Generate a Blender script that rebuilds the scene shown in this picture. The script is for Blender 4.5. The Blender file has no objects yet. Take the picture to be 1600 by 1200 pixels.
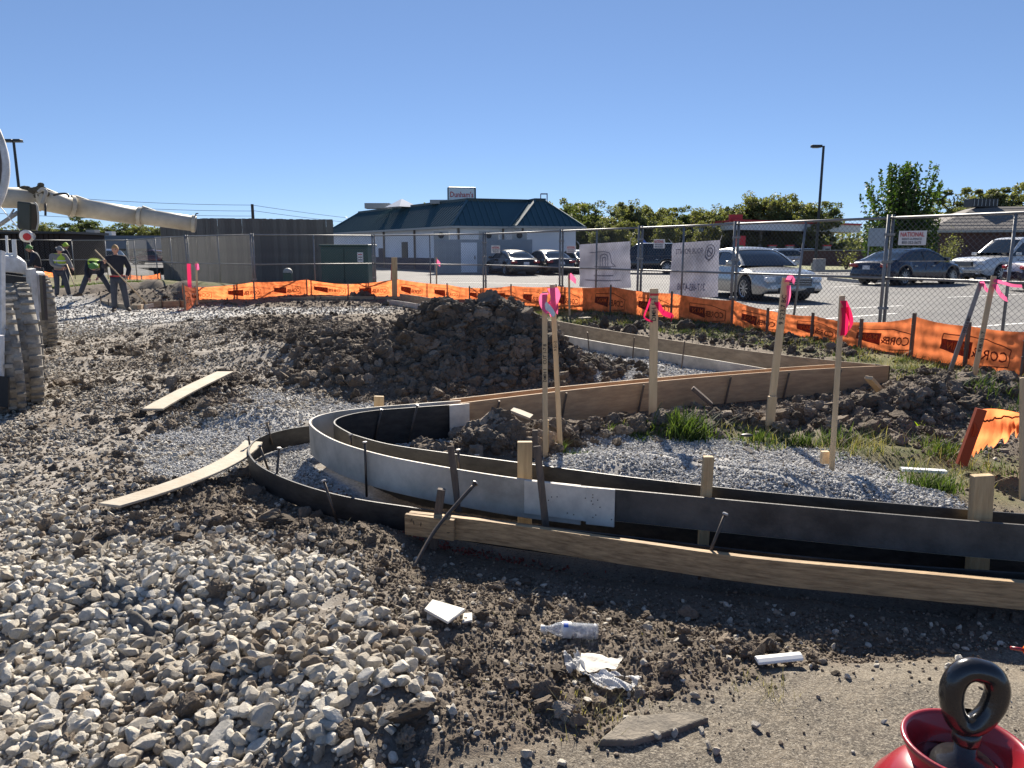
import bpy, bmesh, math, random
import numpy as np
from mathutils import Vector, Matrix, Euler
random.seed(7); RNG = np.random.default_rng(11)
SC = bpy.context.scene
R = math.radians
# ---------------------------------------------------------------- camera
CAMZ = 1.6; PITCH = R(10.2); F = 1155.0
cam = bpy.data.cameras.new('camera'); camo = bpy.data.objects.new('camera', cam); SC.collection.objects.link(camo)
camo.location = (0, 0, CAMZ); camo.rotation_euler = (R(90) - PITCH, 0, 0)
cam.sensor_width = 36; cam.lens = F * 36 / 1600; cam.clip_start = 0.05; cam.clip_end = 5000
SC.camera = camo
# ---------------------------------------------------------------- world, sun
SUN_EL = 33.0; SUN_AZ = 1.5   # degrees to the right of +Y
w = bpy.data.worlds.new('World'); SC.world = w; w.use_nodes = True
nt = w.node_tree; nt.nodes.clear()
sky = nt.nodes.new('ShaderNodeTexSky'); sky.sky_type = 'NISHITA'; sky.sun_disc = False
sky.sun_elevation = R(SUN_EL); sky.sun_rotation = R(SUN_AZ); sky.air_density = 1.0; sky.dust_density = 0.12; sky.ozone_density = 7.0; sky.altitude = 4000
bg = nt.nodes.new('ShaderNodeBackground'); bg.inputs[1].default_value = 0.10
wo = nt.nodes.new('ShaderNodeOutputWorld')
gam = nt.nodes.new('ShaderNodeGamma'); gam.inputs[1].default_value = 0.68; tin = nt.nodes.new('ShaderNodeVectorMath'); tin.operation = 'MULTIPLY'; tin.inputs[1].default_value = (0.83, 0.86, 0.95)
nt.links.new(sky.outputs[0], gam.inputs[0]); nt.links.new(gam.outputs[0], tin.inputs[0]); nt.links.new(tin.outputs[0], bg.inputs[0]); nt.links.new(bg.outputs[0], wo.inputs[0])
sun = bpy.data.lights.new('sun', 'SUN'); sun.energy = 5.0; sun.angle = R(0.53); sun.color = (1.0, 0.91, 0.78)
suno = bpy.data.objects.new('sun', sun); SC.collection.objects.link(suno)
sd = Vector((math.sin(R(SUN_AZ)) * math.cos(R(SUN_EL)), math.cos(R(SUN_AZ)) * math.cos(R(SUN_EL)), math.sin(R(SUN_EL))))
suno.rotation_euler = sd.to_track_quat('Z', 'Y').to_euler()
vs = SC.view_settings; vs.view_transform = 'Standard'; vs.look = 'None'; vs.exposure = 1.18; vs.gamma = 1; vs.use_curve_mapping = False
try: SC.cycles.max_bounces = 6; SC.cycles.transparent_max_bounces = 24
except Exception: pass

# ---------------------------------------------------------------- photograph measurements -> world points
def ray(px, py):
    u = (px - 800) / F; v = (600 - py) / F
    return Vector((u, math.cos(PITCH) + v * math.sin(PITCH), -math.sin(PITCH) + v * math.cos(PITCH)))
def at(px, py, z=0.0):
    r = ray(px, py); t = (z - CAMZ) / r.z
    return Vector((r.x * t, r.y * t, z))
def atY(px, py, Y):
    r = ray(px, py); t = Y / r.y
    return Vector((r.x * t, Y, CAMZ + r.z * t))
def PW(pts, z=0.0): return [tuple(at(x, y, z))[:2] for x, y in pts]
PL = 0.27   # level of the car park

# ---------------------------------------------------------------- numpy noise
_perm = np.random.default_rng(3).permutation(256); _perm = np.concatenate([_perm, _perm, _perm])
_g = np.random.default_rng(4).uniform(0, 2 * np.pi, 256); _gx, _gy = np.cos(_g), np.sin(_g)
def pn(x, y):
    xi = np.floor(x).astype(int); yi = np.floor(y).astype(int); xf = x - xi; yf = y - yi; xi &= 255; yi &= 255
    u = xf * xf * xf * (xf * (xf * 6 - 15) + 10); v = yf * yf * yf * (yf * (yf * 6 - 15) + 10)
    def g(a, b, dx, dy):
        h = _perm[_perm[a] + b]; return _gx[h] * dx + _gy[h] * dy
    n00 = g(xi, yi, xf, yf); n10 = g(xi + 1, yi, xf - 1, yf); n01 = g(xi, yi + 1, xf, yf - 1); n11 = g(xi + 1, yi + 1, xf - 1, yf - 1)
    a = n00 + u * (n10 - n00); b = n01 + u * (n11 - n01); return (a + v * (b - a)) * 1.5
def fbm(x, y, o=4, s=1.0):
    r = 0; a = 1.0; t = 0
    for i in range(o):
        r = r + a * pn(x * s + 17.3 * i, y * s + 9.1 * i); t += a; a *= .5; s *= 2.03
    return r / t
def billow(x, y, o=3, s=1.0):
    r = 0; a = 1.0; t = 0
    for i in range(o):
        r = r + a * (1 - np.abs(pn(x * s + 31.7 * i, y * s + 5.9 * i)) * 2); t += a; a *= .55; s *= 2.1
    return r / t
def sst(a, b, x):
    t = np.clip((x - a) / (b - a), 0, 1); return t * t * (3 - 2 * t)
def inpoly(x, y, P):
    c = np.zeros(np.shape(x), bool); n = len(P)
    for i in range(n):
        x0, y0 = P[i]; x1, y1 = P[(i + 1) % n]
        if y0 == y1: continue
        k = ((y0 > y) != (y1 > y)) & (x < (x1 - x0) * (y - y0) / (y1 - y0) + x0); c ^= k
    return c
def dseg(x, y, P, closed=False):
    d = np.full(np.shape(x), 1e9); n = len(P)
    for i in range(n if closed else n - 1):
        x0, y0 = P[i]; x1, y1 = P[(i + 1) % n]; dx, dy = x1 - x0, y1 - y0; L = dx * dx + dy * dy + 1e-9
        t = np.clip(((x - x0) * dx + (y - y0) * dy) / L, 0, 1)
        d = np.minimum(d, np.hypot(x - x0 - t * dx, y - y0 - t * dy))
    return d
def soft(x, y, P, w):   # 1 inside polygon, fading over +-w at its edge
    d = dseg(x, y, P, True); s = np.where(inpoly(x, y, P), d, -d); return sst(-w, w, s)

# ---------------------------------------------------------------- materials
MATS = {}
def mat(name, col=(.5, .5, .5), rough=.6, metal=0, spec=None, noise=None, bump=None, trans=0, coat=0, emit=None, alpha=None, stretch=None):
    """noise=(scale, amount, second colour) ; bump=(scale, strength)"""
    if name in MATS: return MATS[name]
    m = bpy.data.materials.new(name); m.use_nodes = True; t = m.node_tree; b = t.nodes['Principled BSDF']
    b.inputs['Base Color'].default_value = (*col, 1); b.inputs['Roughness'].default_value = rough; b.inputs['Metallic'].default_value = metal
    if spec is not None: b.inputs['Specular IOR Level'].default_value = spec
    if coat: b.inputs['Coat Weight'].default_value = coat; b.inputs['Coat Roughness'].default_value = .05
    if trans: b.inputs['Transmission Weight'].default_value = trans
    if alpha is not None: b.inputs['Alpha'].default_value = alpha
    if emit: b.inputs['Emission Color'].default_value = (*emit, 1); b.inputs['Emission Strength'].default_value = 1
    tc = t.nodes.new('ShaderNodeTexCoord'); src = tc.outputs['Object']
    if stretch:
        mp = t.nodes.new('ShaderNodeMapping'); mp.inputs['Scale'].default_value = stretch; t.links.new(src, mp.inputs[0]); src = mp.outputs[0]
    if noise:
        n = t.nodes.new('ShaderNodeTexNoise'); n.inputs['Scale'].default_value = noise[0]; n.inputs['Detail'].default_value = 6; n.inputs['Roughness'].default_value = .65
        t.links.new(src, n.inputs[0]); r = t.nodes.new('ShaderNodeMapRange'); r.inputs[1].default_value = .35; r.inputs[2].default_value = .68; r.inputs[4].default_value = noise[1]
        t.links.new(n.outputs[0], r.inputs[0]); mx = t.nodes.new('ShaderNodeMix'); mx.data_type = 'RGBA'; mx.inputs[6].default_value = (*col, 1); mx.inputs[7].default_value = (*noise[2], 1)
        t.links.new(r.outputs[0], mx.inputs[0]); t.links.new(mx.outputs[2], b.inputs['Base Color'])
    if bump:
        n = t.nodes.new('ShaderNodeTexNoise'); n.inputs['Scale'].default_value = bump[0]; n.inputs['Detail'].default_value = 5
        t.links.new(src, n.inputs[0]); bp = t.nodes.new('ShaderNodeBump'); bp.inputs['Strength'].default_value = bump[1]; bp.inputs['Distance'].default_value = .01
        t.links.new(n.outputs[0], bp.inputs['Height']); t.links.new(bp.outputs[0], b.inputs['Normal'])
    MATS[name] = m; return m
def thin(name, col, tcol, amt, rough=.8, noise=None):
    """cloth that lets some light through"""
    if name in MATS: return MATS[name]
    m = bpy.data.materials.new(name); m.use_nodes = True; t = m.node_tree; b = t.nodes['Principled BSDF']; o = t.nodes['Material Output']
    b.inputs['Base Color'].default_value = (*col, 1); b.inputs['Roughness'].default_value = rough
    tr = t.nodes.new('ShaderNodeBsdfTranslucent'); tr.inputs[0].default_value = (*tcol, 1)
    mx = t.nodes.new('ShaderNodeMixShader'); mx.inputs[0].default_value = amt
    t.links.new(b.outputs[0], mx.inputs[1]); t.links.new(tr.outputs[0], mx.inputs[2]); t.links.new(mx.outputs[0], o.inputs[0])
    if noise:
        tc = t.nodes.new('ShaderNodeTexCoord'); n = t.nodes.new('ShaderNodeTexNoise'); n.inputs['Scale'].default_value = noise; n.inputs['Detail'].default_value = 5
        t.links.new(tc.outputs['Object'], n.inputs[0]); r = t.nodes.new('ShaderNodeMapRange'); r.inputs[1].default_value = .3; r.inputs[2].default_value = .7; r.inputs[3].default_value = .55; r.inputs[4].default_value = 1.25
        t.links.new(n.outputs[0], r.inputs[0])
        for c, sk in ((col, b.inputs['Base Color']), (tcol, tr.inputs[0])):
            v = t.nodes.new('ShaderNodeVectorMath'); v.operation = 'SCALE'; v.inputs[0].default_value = c; t.links.new(r.outputs[0], v.inputs['Scale']); t.links.new(v.outputs[0], sk)
    MATS[name] = m; return m

M = dict(
 pine=mat('pine', (.58, .42, .23), .75, noise=(6, .8, (.36, .24, .12)), bump=(30, .3), stretch=(6, 6, .6)),
 lath=mat('lath', (.62, .46, .28), .75, noise=(5, .7, (.46, .33, .19)), bump=(30, .3), stretch=(8, 8, .7)),
 oldwood=mat('oldwood', (.17, .13, .10), .85, noise=(7, .9, (.08, .065, .055)), bump=(30, .6), stretch=(6, 6, .8)),
 lumber=mat('lumber', (.50, .345, .185), .75, noise=(5, .95, (.19, .12, .06)), bump=(25, .4), stretch=(.8, 5, 14)),
 ply=mat('ply', (.52, .35, .20), .75, noise=(3, .9, (.33, .21, .12)), bump=(30, .3), stretch=(.7, 4, 10)),
 plyedge=mat('plyedge', (.74, .67, .52), .8, noise=(20, .6, (.42, .33, .22))),
 plank=mat('plank', (.46, .41, .33), .8, noise=(6, .7, (.36, .29, .20)), bump=(30, .3)),
 formblack=mat('formblack', (.013, .013, .014), .5, noise=(5, .9, (.05, .047, .043)), bump=(60, .15), stretch=(2, 2, 5)),
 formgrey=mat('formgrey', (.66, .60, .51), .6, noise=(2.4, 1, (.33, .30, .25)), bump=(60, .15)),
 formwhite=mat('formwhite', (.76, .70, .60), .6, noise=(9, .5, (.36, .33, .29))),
 formweather=mat('formweather', (.40, .32, .22), .8, noise=(3, .9, (.20, .155, .105)), bump=(30, .3), stretch=(.8, 2, 6)),
 formdark=mat('formdark', (.035, .033, .031), .6, noise=(3.5, 1, (.12, .108, .095)), bump=(60, .2)),
 steel=mat('steel', (.09, .075, .065), .5, .6, noise=(30, .8, (.16, .12, .09))),
 steelhead=mat('steelhead', (.4, .38, .36), .4, .8),
 galv=mat('galv', (.26, .265, .27), .55, .6, noise=(14, .6, (.17, .17, .17))),
 wire=mat('wire', (.17, .175, .18), .6, .5),
 orange=thin('orange', (.85, .16, .06), (1.0, .28, .10), .74, noise=6),
 orangeprint=thin('orangeprint', (.16, .035, .015), (.20, .03, .01), .4, noise=25),
 orangetext=thin('orangetext', (.75, .16, .03), (.95, .20, .03), .5),
 pink=thin('pink', (.85, .12, .30), (1.0, .18, .38), .5),
 magenta=thin('magenta', (.62, .02, .08), (.80, .02, .12), .45),
 banner=thin('banner', (.46, .46, .52), (.40, .40, .48), .25, noise=2),
 bannerprint=thin('bannerprint', (.20, .20, .27), (.2, .2, .3), .3),
 white=mat('white', (.74, .74, .72), .5), cream=mat('cream', (.60, .55, .44), .55, noise=(4, .8, (.40, .36, .28))),
 black=mat('black', (.015, .015, .016), .5), rubber=mat('rubber', (.14, .132, .12), .9, noise=(7, 1, (.42, .385, .33)), bump=(40, .4)),
 tyre=mat('tyre', (.02, .02, .021), .8), rim=mat('rim', (.45, .46, .48), .3, .9), rimgrey=mat('rimgrey', (.55, .56, .56), .5, noise=(14, .8, (.33, .30, .26))),
 truck=mat('truck', (.75, .76, .76), .5, noise=(5, .8, (.36, .34, .30))), dark=mat('darkmetal', (.03, .03, .032), .5),
 glass=mat('carglass', (.012, .018, .024), .05, spec=.8), lampglass=mat('lampglass', (.75, .78, .8), .08, coat=.6),
 red=mat('redlamp', (.35, .012, .012), .2, coat=.5), signred=mat('signred', (.50, .02, .03), .5), plate=mat('plate', (.6, .62, .66), .4),
 wallwhite=mat('wallwhite', (.80, .82, .86), .8, noise=(1, .4, (.58, .6, .64))), roofblue=mat('roofblue', (.035, .085, .105), .5, .1, noise=(1.5, .5, (.028, .075, .10))),
 seam=mat('seam', (.045, .105, .13), .6, 0), fascia=mat('fascia', (.025, .045, .045), .5), navy=mat('navy', (.03, .035, .07), .7),
 cooler=mat('cooler', (.30, .34, .38), .5, .2, noise=(3, .6, (.22, .25, .28))), hvac=mat('hvac', (.36, .36, .34), .6),
 greybrown=mat('greybrown', (.17, .15, .14), .9, noise=(.6, .8, (.12, .105, .10))),
 brick=mat('brickfar', (.12, .065, .058), .9, noise=(9, .8, (.075, .045, .042))), greenbox=mat('greenbox', (.035, .085, .068), .5, noise=(3, .4, (.05, .10, .085))),
 fencewood=mat('fencewood', (.17, .15, .13), .9, noise=(5, .9, (.10, .088, .076)), bump=(20, .5), stretch=(8, 8, .8)),
 fencewood2=mat('fencewood2', (.21, .185, .16), .9, noise=(5, .9, (.125, .11, .095)), bump=(20, .5), stretch=(8, 8, .8)),
 line=mat('roadpaint', (.72, .72, .70), .7, noise=(8, .5, (.45, .45, .44))), concrete=mat('concrete', (.38, .37, .35), .9, noise=(4, .7, (.27, .26, .25))),
 bark=mat('bark', (.07, .055, .042), .95, noise=(10, .8, (.035, .03, .025))), pole=mat('pole', (.025, .028, .03), .5),
 skin=mat('skin', (.48, .26, .19), .6), navycloth=mat('navycloth', (.016, .018, .028), .9, noise=(5, .6, (.03, .032, .045))), jeans=mat('jeans', (.045, .055, .075), .9, noise=(6, .7, (.08, .085, .10))),
 vest=mat('vest', (.42, .60, .04), .7, noise=(6, .5, (.50, .60, .12))), reflect=mat('reflect', (.6, .6, .58), .4), hair=mat('hair', (.40, .24, .10), .8, bump=(60, .6)),
 cap=mat('capgreen', (.10, .26, .06), .7), greycloth=mat('greycloth', (.22, .21, .20), .9), boot=mat('boot', (.08, .06, .045), .8),
 yellow=mat('yellowsign', (.62, .52, .05), .6), blue=mat('bluesign', (.03, .12, .5), .5), paper=mat('paper', (.72, .68, .60), .85, noise=(12, .4, (.5, .45, .38)), bump=(25, .4)),
 tissue=thin('tissue', (.74, .74, .74), (.7, .7, .7), .3, noise=18), foam=mat('foam', (.80, .79, .75), .8), ink=mat('ink', (.03, .03, .03), .7),
 redpaint=mat('redpaint', (.30, .010, .020), .34, coat=.45, noise=(7, .8, (.20, .022, .028))), blackplastic=mat('blackplastic', (.012, .013, .016), .22, coat=.4, noise=(9, .7, (.03, .028, .026)), bump=(70, .12)),
 fabric=mat('geotextile', (.06, .055, .05), .95, noise=(14, .9, (.20, .175, .14)), bump=(60, .6)),
)

# ---------------------------------------------------------------- object helpers
COL = SC.collection
def put(name, me, m=None, parent=None, smooth=False):
    o = bpy.data.objects.new(name, me); COL.objects.link(o)
    if m is not None:
        for q in (m if isinstance(m, (list, tuple)) else [m]): me.materials.append(q)
    if parent is not None: o.parent = parent
    if smooth: me.shade_smooth()
    return o
def tag(o, label=None, cat=None, group=None, kind=None):
    if label: o['label'] = label
    if cat: o['category'] = cat
    if group: o['group'] = group
    if kind: o['kind'] = kind
    return o
def empty(name, loc=(0, 0, 0), rz=0.0, label=None, cat=None, group=None):
    o = bpy.data.objects.new(name, None); COL.objects.link(o); o.location = loc; o.rotation_euler = (0, 0, rz); o.empty_display_size = .1
    return tag(o, label, cat, group)
class B:
    """collects shapes into ONE mesh"""
    def __init__(s): s.v = []; s.f = []
    def add(s, v, f):
        n = len(s.v); s.v += [tuple(p) for p in v]; s.f += [tuple(i + n for i in q) for q in f]; return s
    def box(s, c, d, rot=None, taper=1.0):
        c = Vector(c); h = [x / 2 for x in d]; v = []
        for z in (-1, 1):
            k = taper if z > 0 else 1
            for x, y in ((-1, -1), (1, -1), (1, 1), (-1, 1)):
                p = Vector((x * h[0] * k, y * h[1] * k, z * h[2]))
                if rot is not None: p = rot @ p
                v.append(p + c)
        return s.add(v, [(0, 3, 2, 1), (4, 5, 6, 7), (0, 1, 5, 4), (1, 2, 6, 5), (2, 3, 7, 6), (3, 0, 4, 7)])
    def bar(s, a, b, w, d=None, up=(0, 0, 1)):
        """rectangular bar a->b, w across, d in the direction of 'up'"""
        a = Vector(a); b = Vector(b); d = w if d is None else d; t = (b - a).normalized(); u = Vector(up)
        if abs(t.dot(u)) > .97: u = Vector((0, 1, 0)) if abs(t.y) < .9 else Vector((1, 0, 0))
        r = t.cross(u).normalized(); u = r.cross(t)
        v = [p + r * x * w / 2 + u * y * d / 2 for p in (a, b) for x, y in ((-1, -1), (1, -1), (1, 1), (-1, 1))]
        return s.add(v, [(0, 3, 2, 1), (4, 5, 6, 7), (0, 1, 5, 4), (1, 2, 6, 5), (2, 3, 7, 6), (3, 0, 4, 7)])
    def tube(s, pts, r, n=8, cap=True):
        pts = [Vector(p) for p in pts]; rr = r if isinstance(r, (list, tuple)) else [r] * len(pts); rings = []; u = None
        for i, p in enumerate(pts):
            t = (pts[min(i + 1, len(pts) - 1)] - pts[max(i - 1, 0)]).normalized()
            if u is None: u = t.orthogonal().normalized()
            else: u = (u - t * u.dot(t)).normalized()
            q = t.cross(u); rings.append([p + (u * math.cos(2 * math.pi * k / n) + q * math.sin(2 * math.pi * k / n)) * rr[i] for k in range(n)])
        return s.loft(rings, cap)
    def loft(s, rings, cap=True, closed=True):
        n = len(rings[0]); v = [p for g in rings for p in g]; f = []
        for i in range(len(rings) - 1):
            for k in range(n if closed else n - 1):
                a = i * n + k; b = i * n + (k + 1) % n; f.append((a, b, b + n, a + n))
        if cap and closed: f.append(tuple(range(n))[::-1]); f.append(tuple(range((len(rings) - 1) * n, len(rings) * n)))
        return s.add(v, f)
    def lathe(s, prof, c=(0, 0, 0), n=24, axis=None, a0=0, a1=2 * math.pi):
        """prof: (radius, height) pairs"""
        m = Vector(axis).to_track_quat('Z', 'Y').to_matrix() if axis is not None else Matrix.Identity(3); c = Vector(c); rings = []
        for r_, h in prof:
            rings.append([c + m @ Vector((r_ * math.cos(a0 + (a1 - a0) * k / n), r_ * math.sin(a0 + (a1 - a0) * k / n), h)) for k in range(n)])
        return s.loft(rings, False)
    def disc(s, c, r_, axis, n=20):
        m = Vector(axis).to_track_quat('Z', 'Y').to_matrix(); c = Vector(c)
        return s.add([c + m @ Vector((r_ * math.cos(2 * math.pi * k / n), r_ * math.sin(2 * math.pi * k / n), 0)) for k in range(n)], [tuple(range(n))])
    def ball(s, c, r_, sc=(1, 1, 1), n=12, m=8):
        c = Vector(c); rings = []
        for i in range(m + 1):
            ph = math.pi * i / m; rings.append([c + Vector((r_ * sc[0] * math.sin(ph) * math.cos(2 * math.pi * k / n), r_ * sc[1] * math.sin(ph) * math.sin(2 * math.pi * k / n), r_ * sc[2] * math.cos(ph))) for k in range(n)])
        return s.loft(rings, False)
    def grid(s, fn, nu, nv):
        v = [fn(i / nu, j / nv) for i in range(nu + 1) for j in range(nv + 1)]; w_ = nv + 1
        return s.add(v, [(i * w_ + j, (i + 1) * w_ + j, (i + 1) * w_ + j + 1, i * w_ + j + 1) for i in range(nu) for j in range(nv)])
    def mesh(s, name):
        me = bpy.data.meshes.new(name); me.from_pydata(s.v, [], s.f); me.update(); return me
    def build(s, name, m, parent=None, smooth=False): return put(name, s.mesh(name), m, parent, smooth)
def bev(o, wd=.004, seg=2):
    b = o.modifiers.new('bevel', 'BEVEL'); b.width = wd; b.segments = seg; b.limit_method = 'ANGLE'; return o
def textmesh(body, size=1.0, ax='CENTER'):
    cu = bpy.data.curves.new('t', 'FONT'); cu.body = body; cu.size = size; cu.align_x = ax; cu.align_y = 'CENTER'; cu.resolution_u = 2; cu.offset = .014 * size
    ob = bpy.data.objects.new('t', cu); me = bpy.data.meshes.new_from_object(ob); bpy.data.objects.remove(ob)
    return me
def text_on(name, body, size, origin, xdir, zdir, m, parent=None, mirror=False, sx=1.0, bold=0):
    me = textmesh(body, size); x = Vector(xdir).normalized(); z = Vector(zdir).normalized(); o = Vector(origin)
    for vtx in me.vertices:
        c = vtx.co.copy(); vtx.co = o + x * ((-c.x if mirror else c.x) * sx) + z * c.y
    return put(name, me, m, parent)
def catmull(P, n=8):
    P = [Vector(p) for p in P]; out = []
    for i in range(len(P) - 1):
        p0 = P[max(i - 1, 0)]; p1 = P[i]; p2 = P[i + 1]; p3 = P[min(i + 2, len(P) - 1)]
        for k in range(n):
            t = k / n; out.append(.5 * ((2 * p1) + (p2 - p0) * t + (2 * p0 - 5 * p1 + 4 * p2 - p3) * t * t + (3 * p1 - p0 - 3 * p2 + p3) * t ** 3))
    out.append(P[-1]); return out
def strip(P, z0, z1, th, side=0.0):
    """upright board following a plan path; z0/z1 numbers or functions of 0..1"""
    P = [Vector((p[0], p[1], 0)) for p in P]; n = len(P); rings = []
    for i, p in enumerate(P):
        t = (P[min(i + 1, n - 1)] - P[max(i - 1, 0)]).normalized(); q = Vector((t.y, -t.x, 0)); k = i / (n - 1)
        a = z0(k) if callable(z0) else z0; b = z1(k) if callable(z1) else z1; c = p + q * side
        rings.append([c - q * th / 2 + Vector((0, 0, a)), c + q * th / 2 + Vector((0, 0, a)), c + q * th / 2 + Vector((0, 0, b)), c - q * th / 2 + Vector((0, 0, b))])
    return B().loft(rings)
# ---------------------------------------------------------------- plan curves of the kerb forms (metres)
NEARB = [tuple(at(x, y, .13))[:2] for x, y in ((640, 798), (780, 814), (1000, 845), (1180, 869), (1400, 889), (1600, 907), (1760, 920))]
LOWF = [(2.6, 3.22), (1.79, 3.36), (1.25, 3.50), (.66, 3.69), (0, 3.91), (-.55, 4.14), (-.93, 4.30), (-1.25, 4.50), (-1.55, 4.76), (-1.80, 5.05), (-1.98, 5.38), (-2.05, 5.66), (-2.02, 5.90), (-1.9, 6.10), (-1.72, 6.24)]
MIDF = [(3.0, 3.27), (2.47, 3.39), (1.93, 3.53), (1.34, 3.70), (.78, 3.87), (.39, 3.99), (0, 4.14), (-.42, 4.36), (-.83, 4.62), (-1.19, 4.95), (-1.45, 5.32), (-1.57, 5.62), (-1.51, 5.86), (-1.27, 6.06), (-.84, 6.25), (-.45, 6.40)]
INNF = [(3.0, 3.44), (2.5, 3.56), (2.0, 3.70), (1.4, 3.88), (.80, 4.11), (.38, 4.30), (0, 4.48), (-.42, 4.68), (-.85, 4.91), (-1.17, 5.20), (-1.36, 5.52), (-1.35, 5.76), (-1.16, 5.97), (-.82, 6.11), (-.42, 6.25)]
BACKA = [(-.45, 6.27), (.64, 6.93), (2.02, 7.62), (3.23, 8.10), (4.33, 8.40)]       # near face of the straight kerb
BACKB = [(-.55, 6.43), (.55, 7.09), (1.95, 7.78), (3.05, 8.24), (3.75, 8.50)]
FANA = [(4.20, 8.45), (3.48, 9.16), (2.63, 10.35), (1.65, 12.1), (.83, 13.9), (-.1, 16.2), (-1.2, 18.8), (-2.6, 21.6), (-3.5, 23.2)]
FANB = [(3.30, 8.75), (2.60, 9.92), (1.59, 11.44), (.78, 12.9), (-.2, 15.4), (-1.4, 18.2), (-2.8, 21.0), (-3.8, 22.6)]
FARA = [(-3.5, 23.3), (-5.0, 23.4), (-6.6, 22.9), (-8.2, 21.9), (-9.6, 21.2), (-10.4, 20.8)]
FARB = [(-3.8, 22.7), (-5.0, 22.8), (-6.3, 22.3), (-7.9, 21.3), (-9.3, 20.6)]

SILT_PX = [(287, 475), (310, 468), (397, 467), (480, 462), (545, 461), (620, 462), (700, 466), (735, 468), (800, 475), (870, 484), (955, 492), (1050, 503), (1145, 514), (1200, 524), (1270, 535), (1345, 551), (1425, 565), (1510, 580), (1600, 600), (1720, 632)]
SILT = PW(SILT_PX, .2)
_su = np.array([x / y for x, y in SILT]); _sy = np.array([y for x, y in SILT])
_su = np.concatenate([[-1.6, -.62, -.5], _su[1:], [1.6]]); _sy = np.concatenate([[22, 27, 27], _sy[1:], [5.2]])
def sfrac(x, y):
    yy = np.maximum(y, .5); return yy / np.interp(x / yy, _su, _sy)

ASPH = PW([(640, 1400), (690, 1215), (850, 1170), (935, 1160), (985, 1118), (1090, 1085), (1180, 1060), (1300, 1022), (1450, 995), (1620, 985), (1900, 950), (2600, 1000), (2600, 1600), (640, 1600)])
COARSE = PW([(-500, 1500), (-500, 520), (60, 500), (330, 508), (420, 560), (545, 600), (500, 640), (430, 655), (400, 690), (250, 750), (150, 790), (250, 840), (400, 848), (520, 895), (590, 960), (640, 1030), (640, 1100), (600, 1200), (560, 1500)])
FINE = [PW([(195, 700), (240, 680), (400, 655), (440, 650), (400, 700), (330, 740), (250, 750)]),
        PW([(410, 700), (470, 672), (520, 700), (600, 770), (520, 770), (430, 740)], 0),
        PW([(850, 705), (940, 670), (1150, 668), (1300, 690), (1400, 715), (1440, 745), (1500, 772), (1560, 800), (1300, 782), (1000, 755), (860, 735)], .12),
        PW([(860, 535), (1000, 556), (1110, 580), (1200, 581), (1130, 594), (960, 610), (880, 600)], 0),
        PW([(-100, 480), (60, 465), (200, 482), (620, 480), (600, 490), (380, 492), (300, 520), (60, 530)], 0),
        PW([(540, 690), (700, 675), (720, 700), (640, 712)], 0), PW([(395, 610), (520, 628), (600, 634), (480, 662), (430, 690), (395, 660)], 0)]
# soft lumps: x, y, rx, ry, height, rotation
GUT = [p for p in LOWF[:10]] + [p for p in INNF[:11]][::-1]
def P3(px, py, z=0): v = at(px, py, z); return v.x, v.y
LUMPS = [(-.98, 9.6, .55, .66, .42), (-.10, 9.7, .52, .62, .38), (-.55, 9.3, 1.45, .95, .50), (.45, 9.3, .5, .6, .20), (-2.1, 10.4, 1.0, 1.0, .20), (-3.6, 12.6, 2.0, 1.8, .30), (-2.5, 11.2, 1.3, 1.2, .16), (-5.4, 15.0, 2.4, 1.4, .20), (-6.6, 14.2, 1.5, .6, .10),
         (-1.75, 8.6, .8, .5, .13),
         (-1.5, 3.35, .95, .42, .10), (-.75, 2.6, .5, .45, .09), (-.35, 2.25, .35, .3, .07), (-1.95, 4.05, .5, .2, .06), (-1.05, 3.95, .35, .2, .05), (-4.3, 8.4, 1.0, .5, .09), (-2.55, 6.95, .55, .32, .13), (-3.9, 10.6, 1.8, .6, .10), (-6.6, 10.4, 1.3, .5, .12),
         (.0, 5.85, .36, .30, .14), (-.32, 5.75, .26, .25, .07), (.6, 6.2, .5, .22, .08), (1.3, 6.45, .55, .20, .08), (2.1, 6.7, .6, .22, .08), (3.0, 6.9, .7, .3, .10), (3.8, 7.1, .6, .4, .12), (4.6, 7.5, .6, .45, .12), (4.2, 7.0, .6, .4, .10), (3.1, 6.2, .5, .35, .14), (3.0, 5.6, .5, .25, .07),
         (.9, 5.15, .8, .36, .14), (1.85, 4.75, .7, .34, .16), (2.6, 4.5, .4, .25, .06), (1.1, 4.55, .12, .08, .07),
         (-11, 23.5, 3.5, 1.2, .42), (-13.5, 26.5, 3, 1.2, .35), (2.9, 10.9, .9, .5, .10), (1.6, 13.8, .6, .8, .16), (2.25, 13.2, .5, .6, .12), (3.9, 9.6, .8, .35, .10)]
# dirt (rather than gravel or grass) areas, with clods
DIRT = [PW([(300, 500), (560, 478), (640, 470), (830, 520), (890, 585), (925, 612), (740, 628), (560, 632), (480, 575), (380, 545)]),
        [(-.7, 5.6), (.3, 5.6), (.9, 6.2), (2.2, 6.75), (3.2, 5.9), (3.9, 5.6), (5.4, 6.7), (5.6, 8.1), (4.6, 8.8), (4.3, 8.35), (2.0, 7.55), (-.4, 6.2)],
        PW([(230, 680), (370, 640), (380, 590), (330, 600), (270, 640)]), PW([(560, 1400), (640, 1080), (660, 1010), (560, 930), (430, 860), (150, 830), (120, 770), (400, 740), (640, 850), (1100, 920), (1640, 960), (1640, 985), (1250, 1030), (900, 1160), (680, 1220), (700, 1400)]),
        PW([(230, 462), (300, 470), (600, 465), (640, 478), (400, 490), (100, 470), (100, 440)]),
        PW([(860, 500), (1000, 490), (1380, 565), (1330, 572), (1000, 520)], .1)]
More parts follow.
